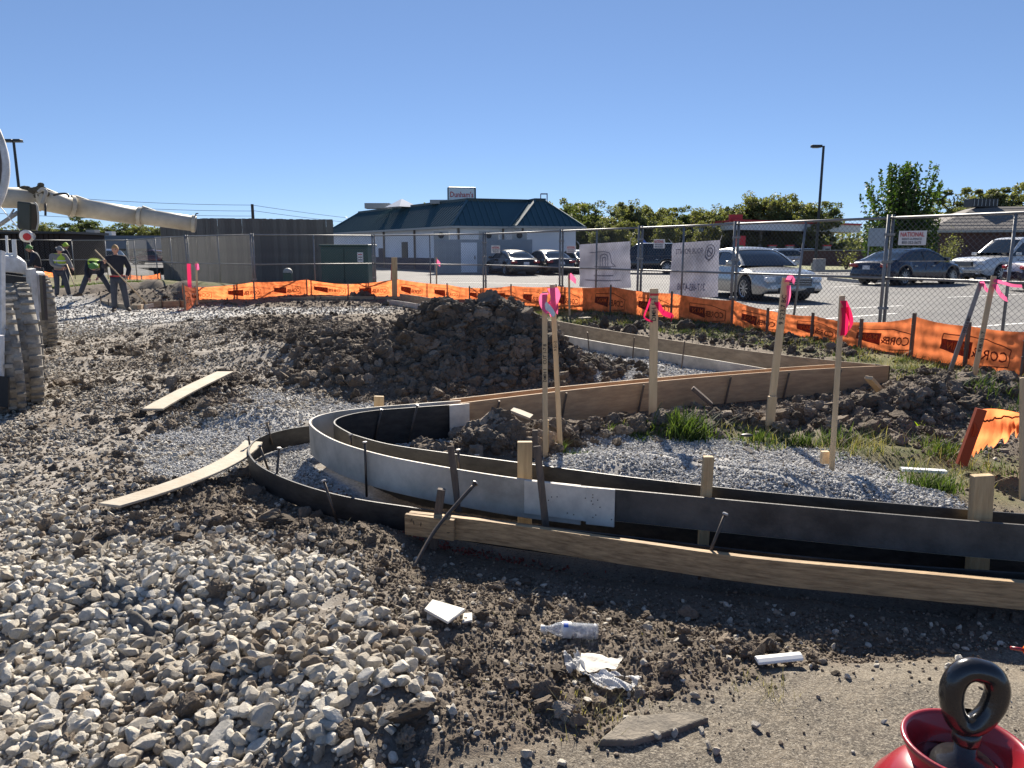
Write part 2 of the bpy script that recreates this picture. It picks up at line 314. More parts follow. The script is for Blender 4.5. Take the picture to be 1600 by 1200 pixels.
def H(x, y, fine=True):
    x = np.asarray(x, float); y = np.asarray(y, float); s = sfrac(x, y); u = x / np.maximum(y, .5)
    lo = .94 - .22 * sst(-.1, .3, u); z = PL * sst(0, 1, (s - lo) / (1.04 - lo)); z = np.where(y < 3, 0, z) 
    site = 1 - sst(.97, 1.06, s)
    for l in LUMPS:
        m = np.hypot((x - l[0]) / l[2], (y - l[1]) / l[3]); z = z + l[4] * np.exp(-m ** 2.3 * 1.1)
    # dug-out strip in front of the near board, and the gutter bed
    d = dseg(x, y, NEARB); yb = np.interp(x, [p[0] for p in NEARB], [p[1] for p in NEARB])
    front = (y < yb + .1) & (x > -.9)
    z = z - .11 * (1 - sst(.35, .85, d)) * front * sst(-.9, -.3, x)
    z = z - .05 * sst(0, .15, .35 - dseg(x, y, LOWF)) * (1 - front)
    z = z - (.13 + np.minimum(z, 0) * 0) * soft(x, y, GUT, .035) * sst(-1.25, -.55, x)
    a = 1 - soft(x, y, ASPH, .05); ch = np.clip(dirtm(x, y) + .25 * coarsem(x, y), 0, 1)
    if fine:
        amp = site * a; z = z + amp * (.030 * fbm(x, y, 3, 1.1) + .012 * fbm(x + 50, y, 3, 5))
        rg = billow(x, y, 3, 3.2); z = z + amp * ch * (.035 * (rg - .4))
        moundm = np.exp(-((np.hypot((x + .6) / 1.9, (y - 9.8) / 1.7)) ** 4)); z = z + moundm * .15 * (billow(x + 7, y, 3, 1.5) - .45)
        z = z + amp * ch * .012 * (billow(x, y, 2, 13) - .4) + (1 - a) * site * (.0035 * fbm(x, y, 2, 40) + .010 * fbm(x, y, 3, 3)) + .012 * (1 - a) * site
    return z
def dirtm(x, y):
    r = np.zeros(np.shape(x))
    for P in DIRT: r = np.maximum(r, soft(x, y, P, .22))
    return r
def coarsem(x, y): return soft(x, y, COARSE, .25)
def finem(x, y):
    r = np.zeros(np.shape(x))
    for i, P in enumerate(FINE): r = np.maximum(r, soft(x, y, P, .12 if i != 4 else .5))
    return r
def grassm(x, y):
    s = sfrac(x, y); u = x / np.maximum(y, .5)
    g = sst(.86, .93, s) * (1 - sst(1.02, 1.05, s)) * sst(-.02, .05, u); 
    P = PW([(950, 665), (1120, 655), (1250, 668), (1560, 690), (1620, 700), (1620, 770), (1500, 765), (1400, 715), (1250, 685), (1100, 675)], .1)
    return np.maximum(g, .8 * soft(x, y, P, .25))

# ---------------------------------------------------------------- ground sheet: fine near the camera, out to the horizon
ys = [-40, -12, -5, -2, -.5, .4, .8, 1.2]; y_ = 1.5
while y_ < 34: ys.append(y_); y_ += .0042 * y_ + .003
while y_ < 2500: ys.append(y_); y_ *= 1.12
ys = np.array(ys)
tt = np.concatenate([np.linspace(-3.2, -.95, 26)[:-1], np.linspace(-.95, .95, 760), np.linspace(.95, 3.2, 26)[1:]])
GX = (np.maximum(ys, 1.2)[:, None]) * tt[None, :] * .95; GX[ys < 1.2] = GX[list(ys).index(1.2)][None, :] * 1.0
for i, yv in enumerate(ys):
    if yv < 1.2: GX[i] = tt * (4 + abs(yv - 1.2) * 2)
GY = np.repeat(ys[:, None], len(tt), 1)
x = GX.ravel(); y = GY.ravel(); Z = H(x, y)
ny, nx = GX.shape
me = bpy.data.meshes.new('ground'); me.vertices.add(nx * ny); me.vertices.foreach_set('co', np.stack([x, y, Z], 1).astype(np.float32).ravel())
i0 = (np.arange(ny - 1)[:, None] * nx + np.arange(nx - 1)[None, :]).ravel(); Q = np.stack([i0, i0 + 1, i0 + nx + 1, i0 + nx], 1).astype(np.int32)
me.loops.add(Q.size); me.loops.foreach_set('vertex_index', Q.ravel()); me.polygons.add(len(Q)); me.polygons.foreach_set('loop_start', (np.arange(len(Q)) * 4).astype(np.int32)); me.update(calc_edges=True)
at_ = me.color_attributes.new('zone', 'FLOAT_COLOR', 'POINT')
wob = .25 * fbm(x, y, 3, 2.2)
cm = np.clip(coarsem(x, y) + wob * 0, 0, 1); fm = finem(x, y); am = soft(x + .10 * fbm(x, y, 4, 5), y + .10 * fbm(x + 3, y + 8, 4, 5), ASPH, .07); gm = np.maximum(grassm(x, y), (sfrac(x, y) > 1.05) * 1.0)
at_.data.foreach_set('color', np.stack([cm, fm, gm, am], 1).astype(np.float32).ravel())
me.shade_smooth()
gmat = bpy.data.materials.new('soil'); gmat.use_nodes = True; t = gmat.node_tree; N = t.nodes; L = t.links; bs = N['Principled BSDF']; bs.inputs['Roughness'].default_value = .95; bs.inputs['Specular IOR Level'].default_value = .25
tc = N.new('ShaderNodeTexCoord'); att = N.new('ShaderNodeAttribute'); att.attribute_name = 'zone'; sep = N.new('ShaderNodeSeparateColor'); L.new(att.outputs['Color'], sep.inputs[0])
def nz(scale, detail=6, rough=.6):
    n = N.new('ShaderNodeTexNoise'); n.inputs['Scale'].default_value = scale; n.inputs['Detail'].default_value = detail; n.inputs['Roughness'].default_value = rough; L.new(tc.outputs['Object'], n.inputs[0]); return n.outputs[0]
def mr(v, a, b, c=0, d=1):
    n = N.new('ShaderNodeMapRange'); n.inputs[1].default_value = a; n.inputs[2].default_value = b; n.inputs[3].default_value = c; n.inputs[4].default_value = d; L.new(v, n.inputs[0]); return n.outputs[0]
def mixc(f, a, b):
    n = N.new('ShaderNodeMix'); n.data_type = 'RGBA'
    L.new(f, n.inputs[0])
    for k, c in ((6, a), (7, b)):
        if isinstance(c, tuple): n.inputs[k].default_value = (*c, 1)
        else: L.new(c, n.inputs[k])
    return n.outputs[2]
def vor(scale, feat='F1'):
    n = N.new('ShaderNodeTexVoronoi'); n.feature = feat; n.inputs['Scale'].default_value = scale; L.new(tc.outputs['Object'], n.inputs[0]); return n
soil = mixc(mr(nz(2.2), .38, .62), (.115, .092, .07), (.195, .158, .122)); soil = mixc(mr(nz(35, 3), .4, .65, 0, .6), soil, (.20, .168, .132)); soil = mixc(mr(nz(80, 4, .7), .52, .66, 0, .7), soil, (.045, .035, .028))
v1 = vor(24); coarse = mixc(mr(v1.outputs['Color'], 0, 1), (.18, .155, .13), (.40, .37, .33)); coarse = mixc(mr(nz(1.4), .50, .62), coarse, soil)
v2 = vor(75); finec = mixc(mr(v2.outputs['Color'], 0, 1), (.30, .30, .29), (.56, .55, .53)); finec = mixc(mr(nz(2.5), .52, .7), finec, soil)
asph = mixc(mr(nz(3.0), .36, .62), (.115, .10, .083), (.20, .17, .13)); asph = mixc(mr(nz(9, 6, .8), .48, .60, 0, .8), asph, (.10, .088, .072)); asph = mixc(mr(nz(110, 3, .7), .47, .62), asph, (.32, .285, .23)); asph = mixc(mr(nz(60, 3), .60, .70), asph, (.05, .046, .042))
grass = mixc(mr(nz(5), .35, .65), (.075, .095, .03), (.19, .17, .075)); grass = mixc(mr(nz(1.6), .5, .62), grass, soil)
c = mixc(sep.outputs[0], soil, coarse); c = mixc(sep.outputs[1], c, finec); c = mixc(sep.outputs[2], c, grass); c = mixc(att.outputs['Alpha'], c, asph)
L.new(c, bs.inputs['Base Color'])
b1 = N.new('ShaderNodeBump'); b1.inputs['Strength'].default_value = .9; b1.inputs['Distance'].default_value = .012; L.new(nz(45, 6, .7), b1.inputs['Height'])
b2 = N.new('ShaderNodeBump'); b2.inputs['Strength'].default_value = .8; b2.inputs['Distance'].default_value = .006; L.new(nz(190, 3, .6), b2.inputs['Height']); L.new(b1.outputs[0], b2.inputs['Normal']); L.new(b2.outputs[0], bs.inputs['Normal'])
tag(put('ground', me, gmat), kind='structure')
def Hs(x, y): return float(H(np.array([x]), np.array([y]))[0])
# ---------------------------------------------------------------- car park, road, markings
def sheet(name, pts, z, m, kind='structure'): return tag(B().add([(p[0], p[1], z) for p in pts], [tuple(range(len(pts)))]).build(name, m), kind=kind)
edge = []
for u in np.linspace(-.475, 2.0, 60):
    yy = float(np.interp(u, _su, _sy)) * 1.065; edge.append((u * yy, yy))
pk = bpy.data.materials.new('tarmac'); pk.use_nodes = True; t = pk.node_tree; N = t.nodes; L = t.links; bs = N['Principled BSDF']; bs.inputs['Roughness'].default_value = .88; bs.inputs['Specular IOR Level'].default_value = .25
tc = N.new('ShaderNodeTexCoord')
cc = mixc(mr(nz(.35), .35, .65), (.13, .13, .132), (.185, .182, .178)); cc = mixc(mr(nz(3, 8, .75), .52, .66, 0, .5), cc, (.09, .088, .085)); L.new(cc, bs.inputs['Base Color'])
b1 = N.new('ShaderNodeBump'); b1.inputs['Strength'].default_value = .5; b1.inputs['Distance'].default_value = .005; L.new(nz(120, 3, .7), b1.inputs['Height']); L.new(b1.outputs[0], bs.inputs['Normal'])
lot = sheet('car_park', edge + [(160, 110), (-60, 110), (-24, 50)], PL + .004, pk)
def mark(a, b, wd=.11):
    a = Vector(a); b = Vector(b); d = (b - a).normalized(); q = Vector((d.y, -d.x, 0)) * wd / 2
    B().add([(p.x, p.y, PL + .008) for p in (a - q, a + q, b + q, b - q)], [(0, 1, 2, 3)]).build('bay_line', M['line'], lot)
for a, b in (((1120, 494), (1262, 480)), ((1210, 505), (1400, 490)), ((1430, 518), (1700, 498)), ((1300, 449), (1345, 446)), ((1480, 465), (1640, 458)), ((1330, 482), (1410, 478)), ((690, 441), (880, 444)), ((880, 455), (1010, 460))):
    mark(at(*a, PL), at(*b, PL))
# planted verges beyond the bays and the road behind
gr2 = mat('verge', (.10, .13, .04), .95, noise=(1.2, .9, (.22, .20, .09)), bump=(20, .8))
def kerbed(pts, name='grass_verge'):
    tag(B().add([(p[0], p[1], PL + .13) for p in pts], [tuple(range(len(pts)))]).build(name, gr2), kind='structure')
    k = strip(list(pts) + [pts[0]], PL - .02, PL + .145, .15).build('kerb', M['concrete']); tag(k, kind='structure')
kerbed([tuple(at(x, y, PL))[:2] for x, y in ((1225, 425), (1345, 425), (1560, 424), (1800, 424), (1800, 416), (1225, 416))])
kerbed([tuple(at(x, y, PL))[:2] for x, y in ((1295, 438), (1345, 443), (1385, 440), (1335, 434))], 'bay_island')
tag(B().add([(p[0], p[1], PL + .004) for p in ((-60, 48), (-22, 42), (-17, 42), (-24, 60), (-60, 64))], [(0, 1, 2, 3, 4)]).build('road', pk), kind='structure')

# ---------------------------------------------------------------- restaurant with blue-green metal roof
def offs(P, d):
    n = len(P); out = []
    for i in range(n):
        a = Vector(P[i - 1]); b = Vector(P[i]); c = Vector(P[(i + 1) % n]); e1 = (b - a).normalized(); e2 = (c - b).normalized()
        n1 = Vector((-e1.y, e1.x)); n2 = Vector((-e2.y, e2.x)); bis = (n1 + n2); out.append(b + bis / max(.3, bis.dot(n1)) * d)
    return out
def restaurant():
    root = empty('restaurant', (0, 0, PL), 0, 'low white restaurant with a blue green standing seam mansard roof behind the parked black cars', 'building')
    e1 = Vector((-.535, .845)); e2 = Vector((.95, .312)).normalized(); q2 = Vector((e2.y, -e2.x))
    c0 = Vector((-3.95, 49.5)); cl = c0 + e1 * 26; j0 = c0 + e2 * 4.0; j1 = j0 + q2 * 1.3; cr = j1 + e2 * 4.9
    cb = cr + Vector((-e2.y, e2.x)) * 21
    P = [cl, c0, j0, j1, cr, cb]      # counter-clockwise (seen from above, outside on the camera side)
    W = offs(P, .45); T = offs(P, 2.1); ez = 3.18 - PL; tz = 5.0 - PL
    n = len(P)
    wb = B()
    for i in range(n):
        a, b = W[i], W[(i + 1) % n]; d = (b - a)
        wb.add([(a.x, a.y, 0), (b.x, b.y, 0), (b.x, b.y, ez), (a.x, a.y, ez)], [(0, 1, 2, 3)])
    wb.build('wall', M['wallwhite'], root)
    # dark plinth bands stand proud of the long side
    a = W[0] + (W[1] - W[0]) * .25; b = W[1]; nn = Vector(((b - a).y, -(b - a).x)).normalized() * .03
    B().bar((a.x + nn.x, a.y + nn.y, .42), (b.x + nn.x, b.y + nn.y, .42), .1, .84).build('plinth', M['navy'], root)
    rf = B()
    for i in range(n):
        a, b, c, d = P[i], P[(i + 1) % n], T[(i + 1) % n], T[i]
        rf.add([(a.x, a.y, ez), (b.x, b.y, ez), (c.x, c.y, tz), (d.x, d.y, tz)], [(0, 1, 2, 3)])
    rf.add([(p.x, p.y, tz) for p in T], [tuple(range(n))]); rf.add([(p.x, p.y, ez) for p in P], [tuple(range(n))[::-1]])
    ro = rf.build('roof', M['roofblue'], root)
    sm = B()
    for i in range(n - 1):
        a, b, c, d = P[i], P[(i + 1) % n], T[(i + 1) % n], T[i]; Lg = (b - a).length; e = (b - a).normalized()
        m0 = (d - a).dot(e); m1 = (b - c).dot(e); nn = Vector((-e.y, e.x)); wdt = 2.1; k = .25
        while k < Lg - .1:
            t1 = 1.0
            if m0 > .05: t1 = min(t1, k / m0)
            if m1 > .05: t1 = min(t1, (Lg - k) / m1)
            p = a + e * k; q = p + nn * wdt * t1
            sm.bar((p.x, p.y, ez + .03), (q.x, q.y, ez + (tz - ez) * t1 + .03), .05, .07); k += .42
    for i in range(n):   # hip caps
        a, d = P[i], T[i]; sm.bar((a.x, a.y, ez + .04), (d.x, d.y, tz + .04), .16, .08)
    tag(sm.build('roof_seams', M['seam'], ro), kind='stuff')
    tag(B().loft([[(p.x, p.y, z) for p in O] for O, z in ((offs(T, -.06), tz - .06), (offs(T, -.06), tz + .16), (offs(T, .2), tz + .16), (offs(T, .2), tz))], False).build('parapet', M['fascia'], root))
    g = B(); 
    for i in range(n): a, b = offs(P, -.06)[i], offs(P, -.06)[(i + 1) % n]; g.bar((a.x, a.y, ez - .03), (b.x, b.y, ez - .03), .12, .14)
    g.build('gutter', M['hvac'], root)
    def onwall(i, s, off=.03): a, b = W[i], W[(i + 1) % n]; e = (b - a).normalized(); o = Vector((e.y, -e.x)) * off; p = a + e * s + o; return p, e
    for i, s, z0, z1, wd, nm, m in ((0, 11.6, .0, 1.55, .9, 'door', 'navy'), (0, 16.2, 0, 2.0, 1.0, 'door', 'black'), (3, 1.0, .5, 1.3, .55, 'window', 'glass'), (3, 2.2, .65, .95, 1.2, 'window', 'glass')):
        p, e = onwall(i, s, .03); q = p + e * wd; B().bar((p.x, p.y, (z0 + z1) / 2), (q.x, q.y, (z0 + z1) / 2), .07, z1 - z0).build(nm, M[m], root)
    for i, s in ((0, 12.8), (0, 18.55), (1, .2), (1, 3.3), (3, .15)):
        p, e = onwall(i, s, .07); B().bar((p.x, p.y, 0), (p.x, p.y, ez - .05), .14, .1).build('downspout', M['greybrown'], root)
    # roof-top plant
    for px, py, Y, w_, h_ in ((591, 326, 62, 2.0, .42), (690, 318, 56, 1.6, .28), (770, 318, 56, 2.4, .28)):
        p = atY(px, py, Y); B().box((p.x, p.y, 5.0 - PL + h_ / 2), (w_, 1.2, h_)).build('rooftop_unit', M['hvac'], root)
    p = atY(628, 322, 60); B().lathe([(1.35, 0), (.1, .62), (0, .63)], (p.x, p.y, 5.0 - PL), 4).build('skylight', M['wallwhite'], root)
    p = atY(845, 312, 53); lb = B()
    for dx in (0, .45): lb.bar((p.x + dx, p.y, 4.8 - PL), (p.x + dx, p.y, 5.55 - PL), .05); 
    for dx in (0, .45): lb.bar((p.x + dx, p.y + .5, 4.8 - PL), (p.x + dx, p.y + .5, 5.55 - PL), .05)
    lb.bar((p.x, p.y, 5.53 - PL), (p.x + .45, p.y, 5.53 - PL), .05); lb.bar((p.x, p.y + .5, 5.53 - PL), (p.x + .45, p.y + .5, 5.53 - PL), .05); lb.bar((p.x, p.y, 5.5 - PL), (p.x, p.y + .5, 5.5 - PL), .05); lb.bar((p.x + .45, p.y, 5.5 - PL), (p.x + .45, p.y + .5, 5.5 - PL), .05); tag(lb.build('roof_ladder', M['galv'], root), kind='stuff')
    return root
restaurant()
# walk-in cooler block of ribbed grey panels, with condensers on top
ck = empty('cooler_block', tuple(at(690, 428, PL)), 0, 'grey ribbed metal cooler block standing against the white restaurant wall', 'cooler'); ck.location = (-4.6, 44.6, PL)
cw = 5.8
bx = B().box((cw / 2, 1.2, 1.0), (cw, 2.4, 2.0)); bx.build('shell', M['cooler'], ck)
for k in range(24):
    B().box((.12 + k * (cw - .24) / 23, -.015, 1.0), (.09, .04, 1.94)).build('panel', M['cooler'], ck)
for k in range(8): B().box((-.015, .15 + k * .3, 1.0), (.04, .09, 1.94)).build('panel', M['cooler'], ck)
B().box((2.05, -.05, .95), (.95, .06, 1.75)).build('door', M['wallwhite'], ck); B().box((2.4, -.1, .95), (.05, .06, .22)).build('handle', M['dark'], ck)
for k, (x0, w_) in enumerate(((-.1, .9), (2.6, 1.2), (4.6, .9))):
    o = B().box((x0 + w_ / 2, 1.0, 2.25), (w_, .8, .5)).build('condenser', M['hvac'], ck); B().disc((x0 + w_ / 2, .59, 2.25), .18, (0, -1, 0)).build('fan', M['black'], o)
# sign tower of the shop behind
sg = empty('shop_sign', (-4.1, 62, 0), R(12), 'white rounded sign box with red lettering rising behind the restaurant roof', 'sign')
B().bar((-.5, 0, 0), (-.5, 0, 5.2), .3).build('pole', M['pole'], sg); B().bar((.5, 0, 0), (.5, 0, 5.2), .3).build('pole', M['pole'], sg)
bev(B().box((0, 0, 6.1), (2.3, .6, 1.2)).build('cabinet', M['fascia'], sg), .08); bev(B().box((-.05, -.31, 6.1), (2.1, .06, 1.0)).build('sign_face', M['white'], sg), .02)
text_on('lettering', "Dunham's", .60, (-.05, -.35, 6.08), (1, 0, 0), (0, 0, 1), M['signred'], sg, sx=.8)

# ---------------------------------------------------------------- timber enclosure
def plankwall(root, a, b, h, n, m_=('fencewood', 'fencewood2')):
    a = Vector(a); b = Vector(b); e = (b - a); Lg = e.length; e.normalize(); q = Vector((e.y, -e.x, 0)); wd = Lg / n; cache = {}
    for k in range(n):
        c = a + e * (k + .5) * wd; hh = h + random.uniform(-.012, .012); mm = M[random.choice(m_)]
        o = B().bar((0, 0, 0), (0, 0, hh), wd * (1.03 if random.random() < .95 else .965), .025, up=q).build('plank', mm, root)
        o.location = c - root.location * 0 + q * random.uniform(0, .02); o.rotation_euler = (random.uniform(-.001, .001), random.uniform(-.0016, .0016), 0)
    for z in (.4, h * .5, h - .35): B().bar(a - q * .05 + Vector((0, 0, z)), b - q * .05 + Vector((0, 0, z)), .05, .09).build('rail', M['fencewood'], root)
en = empty('timber_enclosure', (0, 0, PL), 0, 'tall weathered grey plank enclosure behind the chain link fence', 'enclosure')
c1 = (-14.9, 32.0, 0); c2 = (-12.05, 30.2, 0); c3 = (-7.5, 31.6, 0); c4 = (-8.8, 36.5, 0)
plankwall(en, c1, c2, 2.62, 22); plankwall(en, c2, c3, 2.62, 36); plankwall(en, c3, c4, 2.6, 18)
# transformer cabinet
tf = empty('transformer_cabinet', (-6.35, 28.4, PL), R(-2), 'dark green utility cabinet with a white notice beside the timber enclosure', 'transformer')
bev(B().box((0, .7, .8), (1.8, 1.4, 1.42)).build('body', M['greenbox'], tf), .03); bev(B().box((0, .7, 1.54), (1.9, 1.5, .07)).build('lid', M['greenbox'], tf), .02)
for xx in (-.45, .45): bev(B().box((xx, -.02, .78), (.86, .03, 1.3)).build('door', M['greenbox'], tf), .01)
B().box((.62, -.045, 1.1), (.22, .012, .36)).build('notice', M['white'], tf)
for k in range(3): B().box((.62, -.053, 1.2 - k * .1), (.16, .004, .03)).build('notice_line', M['signred' if k == 0 else 'ink'], tf)
pd = empty('cable_pedestal', (-8.4, 28.0, PL - .03), 0, 'small domed green cable pedestal in front of the plank wall', 'pedestal')
bev(B().box((0, 0, .28), (.3, .25, .56)).build('body', M['greenbox'], pd), .03); B().lathe([(.17, 0), (.17, .06), (.13, .13), (.05, .17), (0, .175)], (0, 0, .56), 16).build('cap', M['hvac'], pd, True)

# ---------------------------------------------------------------- petrol station canopy
cn = empty('filling_station_canopy', (0, 0, PL), 0, 'long white canopy with a red top line and red lettering at the far filling station', 'canopy')
A = atY(1016, 360, 150); Bc = atY(1147, 352, 108); D = atY(1345, 352, 125)
ztop = 5.55; zb = 4.35
def v2(p): return Vector((p.x, p.y, 0))
A, Bc, D = v2(A), v2(Bc), v2(D); E_ = A + (D - Bc)
P_ = [A, Bc, D, E_]
B().loft([[Vector((p.x, p.y, zb)) for p in P_], [Vector((p.x, p.y, ztop)) for p in P_]]).build('fascia', M['white'], cn)
for a, b in ((A, Bc), (Bc, D)): B().bar(a + Vector((0, -.1, ztop + .08)), b + Vector((0, -.1, ztop + .08)), .3, .28).build('red_band', M['signred'], cn)
for k in range(5):
    for j in (.25, .75):
        p = Bc.lerp(D, (k + .5) / 5).lerp(A.lerp(E_, (k + .5) / 5), j * .5); B().bar((p.x, p.y, 0), (p.x, p.y, zb), .45).build('column', M['hvac'], cn)
e = (Bc - A).normalized(); p = A + e * 12; nn = Vector((e.y, -e.x, 0))
if nn.y > 0: nn = -nn
text_on('lettering', 'Speedway', 1.7, p + nn * .15 + Vector((0, 0, 4.95)), e, (0, 0, 1), M['signred'], cn, sx=1.9)
bb = atY(1152, 347, 108); B().box((bb.x, bb.y + 1, 6.0 - 0), (1.9, .5, 1.0)).build('red_sign_box', M['signred'], cn)
st = empty('filling_station_shop', (0, 0, PL), 0, 'low dark shop with pale window bands beneath the filling station canopy', 'building')
a = atY(1085, 400, 150); b = atY(1250, 400, 150); B().box(((a.x + b.x) / 2, 152, 1.5), (b.x - a.x, 5, 3.0)).build('wall', M['navy'], st)
for k in range(9): B().box((a.x + 2 + k * (b.x - a.x - 4) / 8, 149.4, 1.3), (1.7, .1, 1.5)).build('window', M['glass'], st)
B().box(((a.x + b.x) / 2, 149.3, 2.5), (b.x - a.x, .15, .35)).build('fascia', M['bluefascia'] if 'bluefascia' in M else M['blue'], st)
ps = empty('price_sign', tuple(atY(1155, 400, 95)), 0, 'red and white price sign in front of the filling station', 'sign'); ps.location.z = PL
B().box((0, 0, 1.6), (1.3, .3, 3.2)).build('cabinet', M['signred'], ps)
B().box((0, -.17, .95), (1.1, .03, .5)).build('panel', M['white'], ps); B().box((0, -.17, 1.75), (.8, .03, .5)).build('panel', mat('signgreen', (.02, .3, .08)), ps)
for k, x_ in enumerate((1205, 1232, 1290)):
    p = atY(x_, 410, 105); o = empty('fuel_pump', (p.x, p.y, PL), 0, ['grey fuel pump nearest the price sign under the canopy', 'grey fuel pump at the middle canopy column', 'grey fuel pump at the right canopy end'][k], 'fuel pump', 'fuel pumps under the canopy'); B().box((0, 0, 1), (.9, .6, 2)).build('body', M['hvac'], o); B().box((0, -.32, 1.4), (.6, .04, .5)).build('display', M['black'], o); B().box((0, 0, 2.08), (1.1, .7, .16)).build('lid', M['signred'], o)

# ---------------------------------------------------------------- brick house on the right and low brick wall
shingle = mat('shingle', (.13, .12, .115), .95, noise=(2.5, .9, (.20, .18, .165)), bump=(12, .6))
hs = empty('brick_house', (0, 0, PL), 0, 'dark brick building with a grey shingled hip roof behind the white pickup', 'building')
a = at(1450, 419, PL); a = Vector((atY(1450, 400, 57).x, 57, 0)); b = Vector((a.x + 17, 52, 0)); dd = (b - a).normalized(); qq = Vector((-dd.y, dd.x, 0))
Pb = [a, b, b + qq * 12, a + qq * 12]
B().loft([[Vector((p.x, p.y, 0)) for p in Pb], [Vector((p.x, p.y, 2.9)) for p in Pb]]).build('wall', M['brick'], hs)
Po = offs([(p.x, p.y) for p in Pb], -.6); Pt = offs([(p.x, p.y) for p in Pb], 4.2)
ro = B().loft([[Vector((p.x, p.y, 2.85)) for p in Po], [Vector((p.x, p.y, 4.75)) for p in Pt]]).build('roof', shingle, hs)
for k in range(7): 
    z0 = 2.95 + k * .27; 
    q0 = offs([(p.x, p.y) for p in Pb], -.6 + 4.8 * (z0 - 2.85) / 1.9); B().bar((q0[0].x, q0[0].y, z0), (q0[1].x, q0[1].y, z0), .05, .03).build('shingle_course', shingle, ro)
B().loft([[Vector((p.x, p.y, z)) for p in offs([(p.x, p.y) for p in Pb], -.62)] for z in (2.68, 2.86)], False).build('fascia', M['hvac'], hs)
p = atY(1531, 332, 60); B().box((p.x, p.y, 4.75 + .3), (2.0, 1.2, .62)).build('rooftop_unit', M['dark'], hs)
for k in range(7): B().box((p.x - .9 + k * .3, p.y - .62, 5.05), (.05, .04, .5)).build('grille_slat', M['hvac'], hs)
# second gable at the right
lw = empty('brick_wall', (0, 0, PL), 0, 'low dark brick wall behind the grass verge left of the young tree', 'wall')
a = atY(1252, 410, 63); b = atY(1452, 410, 58.5); B().bar((a.x, a.y, .68), (b.x, b.y, .68), .3, 1.36).build('wall', M['brick'], lw); B().bar((a.x, a.y, 1.39), (b.x, b.y, 1.39), .4, .07).build('coping', M['concrete'], lw)
bl = empty('concrete_block_post', tuple(at(1279, 424, PL + .1)), 0, 'small pale concrete utility block on the grass verge', 'utility block'); bev(B().box((0, 0, .38), (.62, .5, .78)).build('body', M['concrete'], bl), .03); B().box((0, -.26, .5), (.3, .02, .3)).build('hatch', M['hvac'], bl)
bd = empty('blank_sign_board', tuple(atY(1369, 400, 40)), 0, 'blank grey rectangular sign board standing left of the young tree', 'sign'); bd.location.z = PL
B().box((0, 0, 2.05), (1.0, .05, .95)).build('board', M['cooler'], bd)
for s in (-.42, .42): B().bar((s, .05, 0), (s, .05, 2.4), .06).build('post', M['galv'], bd)

# ---------------------------------------------------------------- far left: store, dark container shed
sf = empty('far_store', (0, 0, PL), 0, 'long low bluish grey store with a yellow and orange sign beyond the workers', 'building')
a = atY(92, 400, 92); b = atY(300, 400, 92); B().box(((a.x + b.x) / 2, 96, 1.6), (b.x - a.x, 8, 3.2)).build('wall', M['greybrown'], sf); B().box(((a.x + b.x) / 2, 91.7, 2.35), (b.x - a.x + .6, .6, 1.5)).build('fascia', mat('slatefascia', (.15, .18, .23), .7), sf)
c = atY(120, 391, 91); B().box((c.x + .35, 91.3, 1.6), (1.75, .12, .95)).build('yellow_sign', M['yellow'], sf); B().box((c.x - .95, 91.3, 1.6), (.8, .12, .95)).build('orange_sign', mat('signorange', (.5, .2, .05)), sf)
for k in range(5): B().box((c.x + 2.6 + k * 2.4, 91.6, .7), (1.8, .1, 1.3)).build('window', M['glass'], sf)
c = atY(132, 372, 93); B().box((c.x, 95, 3.55), (1.1, 1.2, .8)).build('rooftop_unit', M['hvac'], sf); c = atY(160, 372, 93); B().box((c.x, 95, 3.45), (.8, 1, .6)).build('rooftop_unit', M['white'], sf)
ds = empty('dark_shed', (0, 0, PL), 0, 'dark brown slatted shed behind the fence at the far left', 'shed')
a = atY(-60, 400, 41); b = atY(105, 400, 41); B().box(((a.x + b.x) / 2, 43, 1.15), (b.x - a.x - .05, 4, 2.2)).build('wall', mat('darkbrown', (.02, .011, .009), .8), ds)
for k in range(20): B().box((a.x + (b.x - a.x) * (k + .5) / 20, 40.97, 1.15), ((b.x - a.x) / 20 - .05, .04, 2.28)).build('board', mat('darkbrown2', (.03, .017, .013), .8), ds)
B().box(((a.x + b.x) / 2, 43, 2.32), (b.x - a.x + .3, 4.4, .12)).build('roof', M['dark'], ds)

# ---------------------------------------------------------------- lamps and utility poles
def lamp(name, px, pytop, Y, label, dbl=False, lean=0):
    p = atY(px, pytop, Y); o = empty(name, (p.x, p.y, PL), 0, label, 'street lamp'); h = p.z - PL
    B().lathe([(.26, 0), (.26, .55)], (0, 0, 0), 16).build('footing', M['concrete'], o); B().tube([(0, 0, .4), (0, 0, h)], [.085 * Y / 40, .065 * Y / 40], 8).build('pole', M['pole'], o)
    for s in ((-.6, .6) if dbl else (-1,)):
        bev(B().box((s * .42 * Y / 45, 0, h - .02), ((.62 if not dbl else .42) * Y / 45, .3, .15 * Y / 45)).build('lamp_head', M['pole'], o), .03); B().box((s * .45 * Y / 45, 0, h - .11 * Y / 45), (.4, .22, .02)).build('lens', M['hvac'], o)
lamp('lamp_post', 1287, 228, 50, 'tall dark lamp post with a single box head left of the young tree')
lamp('lamp_post', 21, 219, 38, 'tall dark lamp post with two heads rising behind the conveyor boom', True)
def upole(px, py, Y, label, arms=True):
    p = atY(px, py, Y); o = empty('utility_pole', (p.x, p.y, PL), 0, label, 'utility pole', 'utility poles'); B().tube([(0, 0, 0), (0, 0, p.z - PL)], [.22, .16], 8).build('pole', M['bark'], o)
    if arms: B().box((0, 0, p.z - PL - .4), (1.6, .14, .14)).build('crossarm', M['bark'], o)
    return p
pa = upole(394, 319, 85, 'wooden utility pole rising behind the timber enclosure', False)
pb = upole(-120, 285, 75, 'wooden utility pole at the far left carrying the wires')
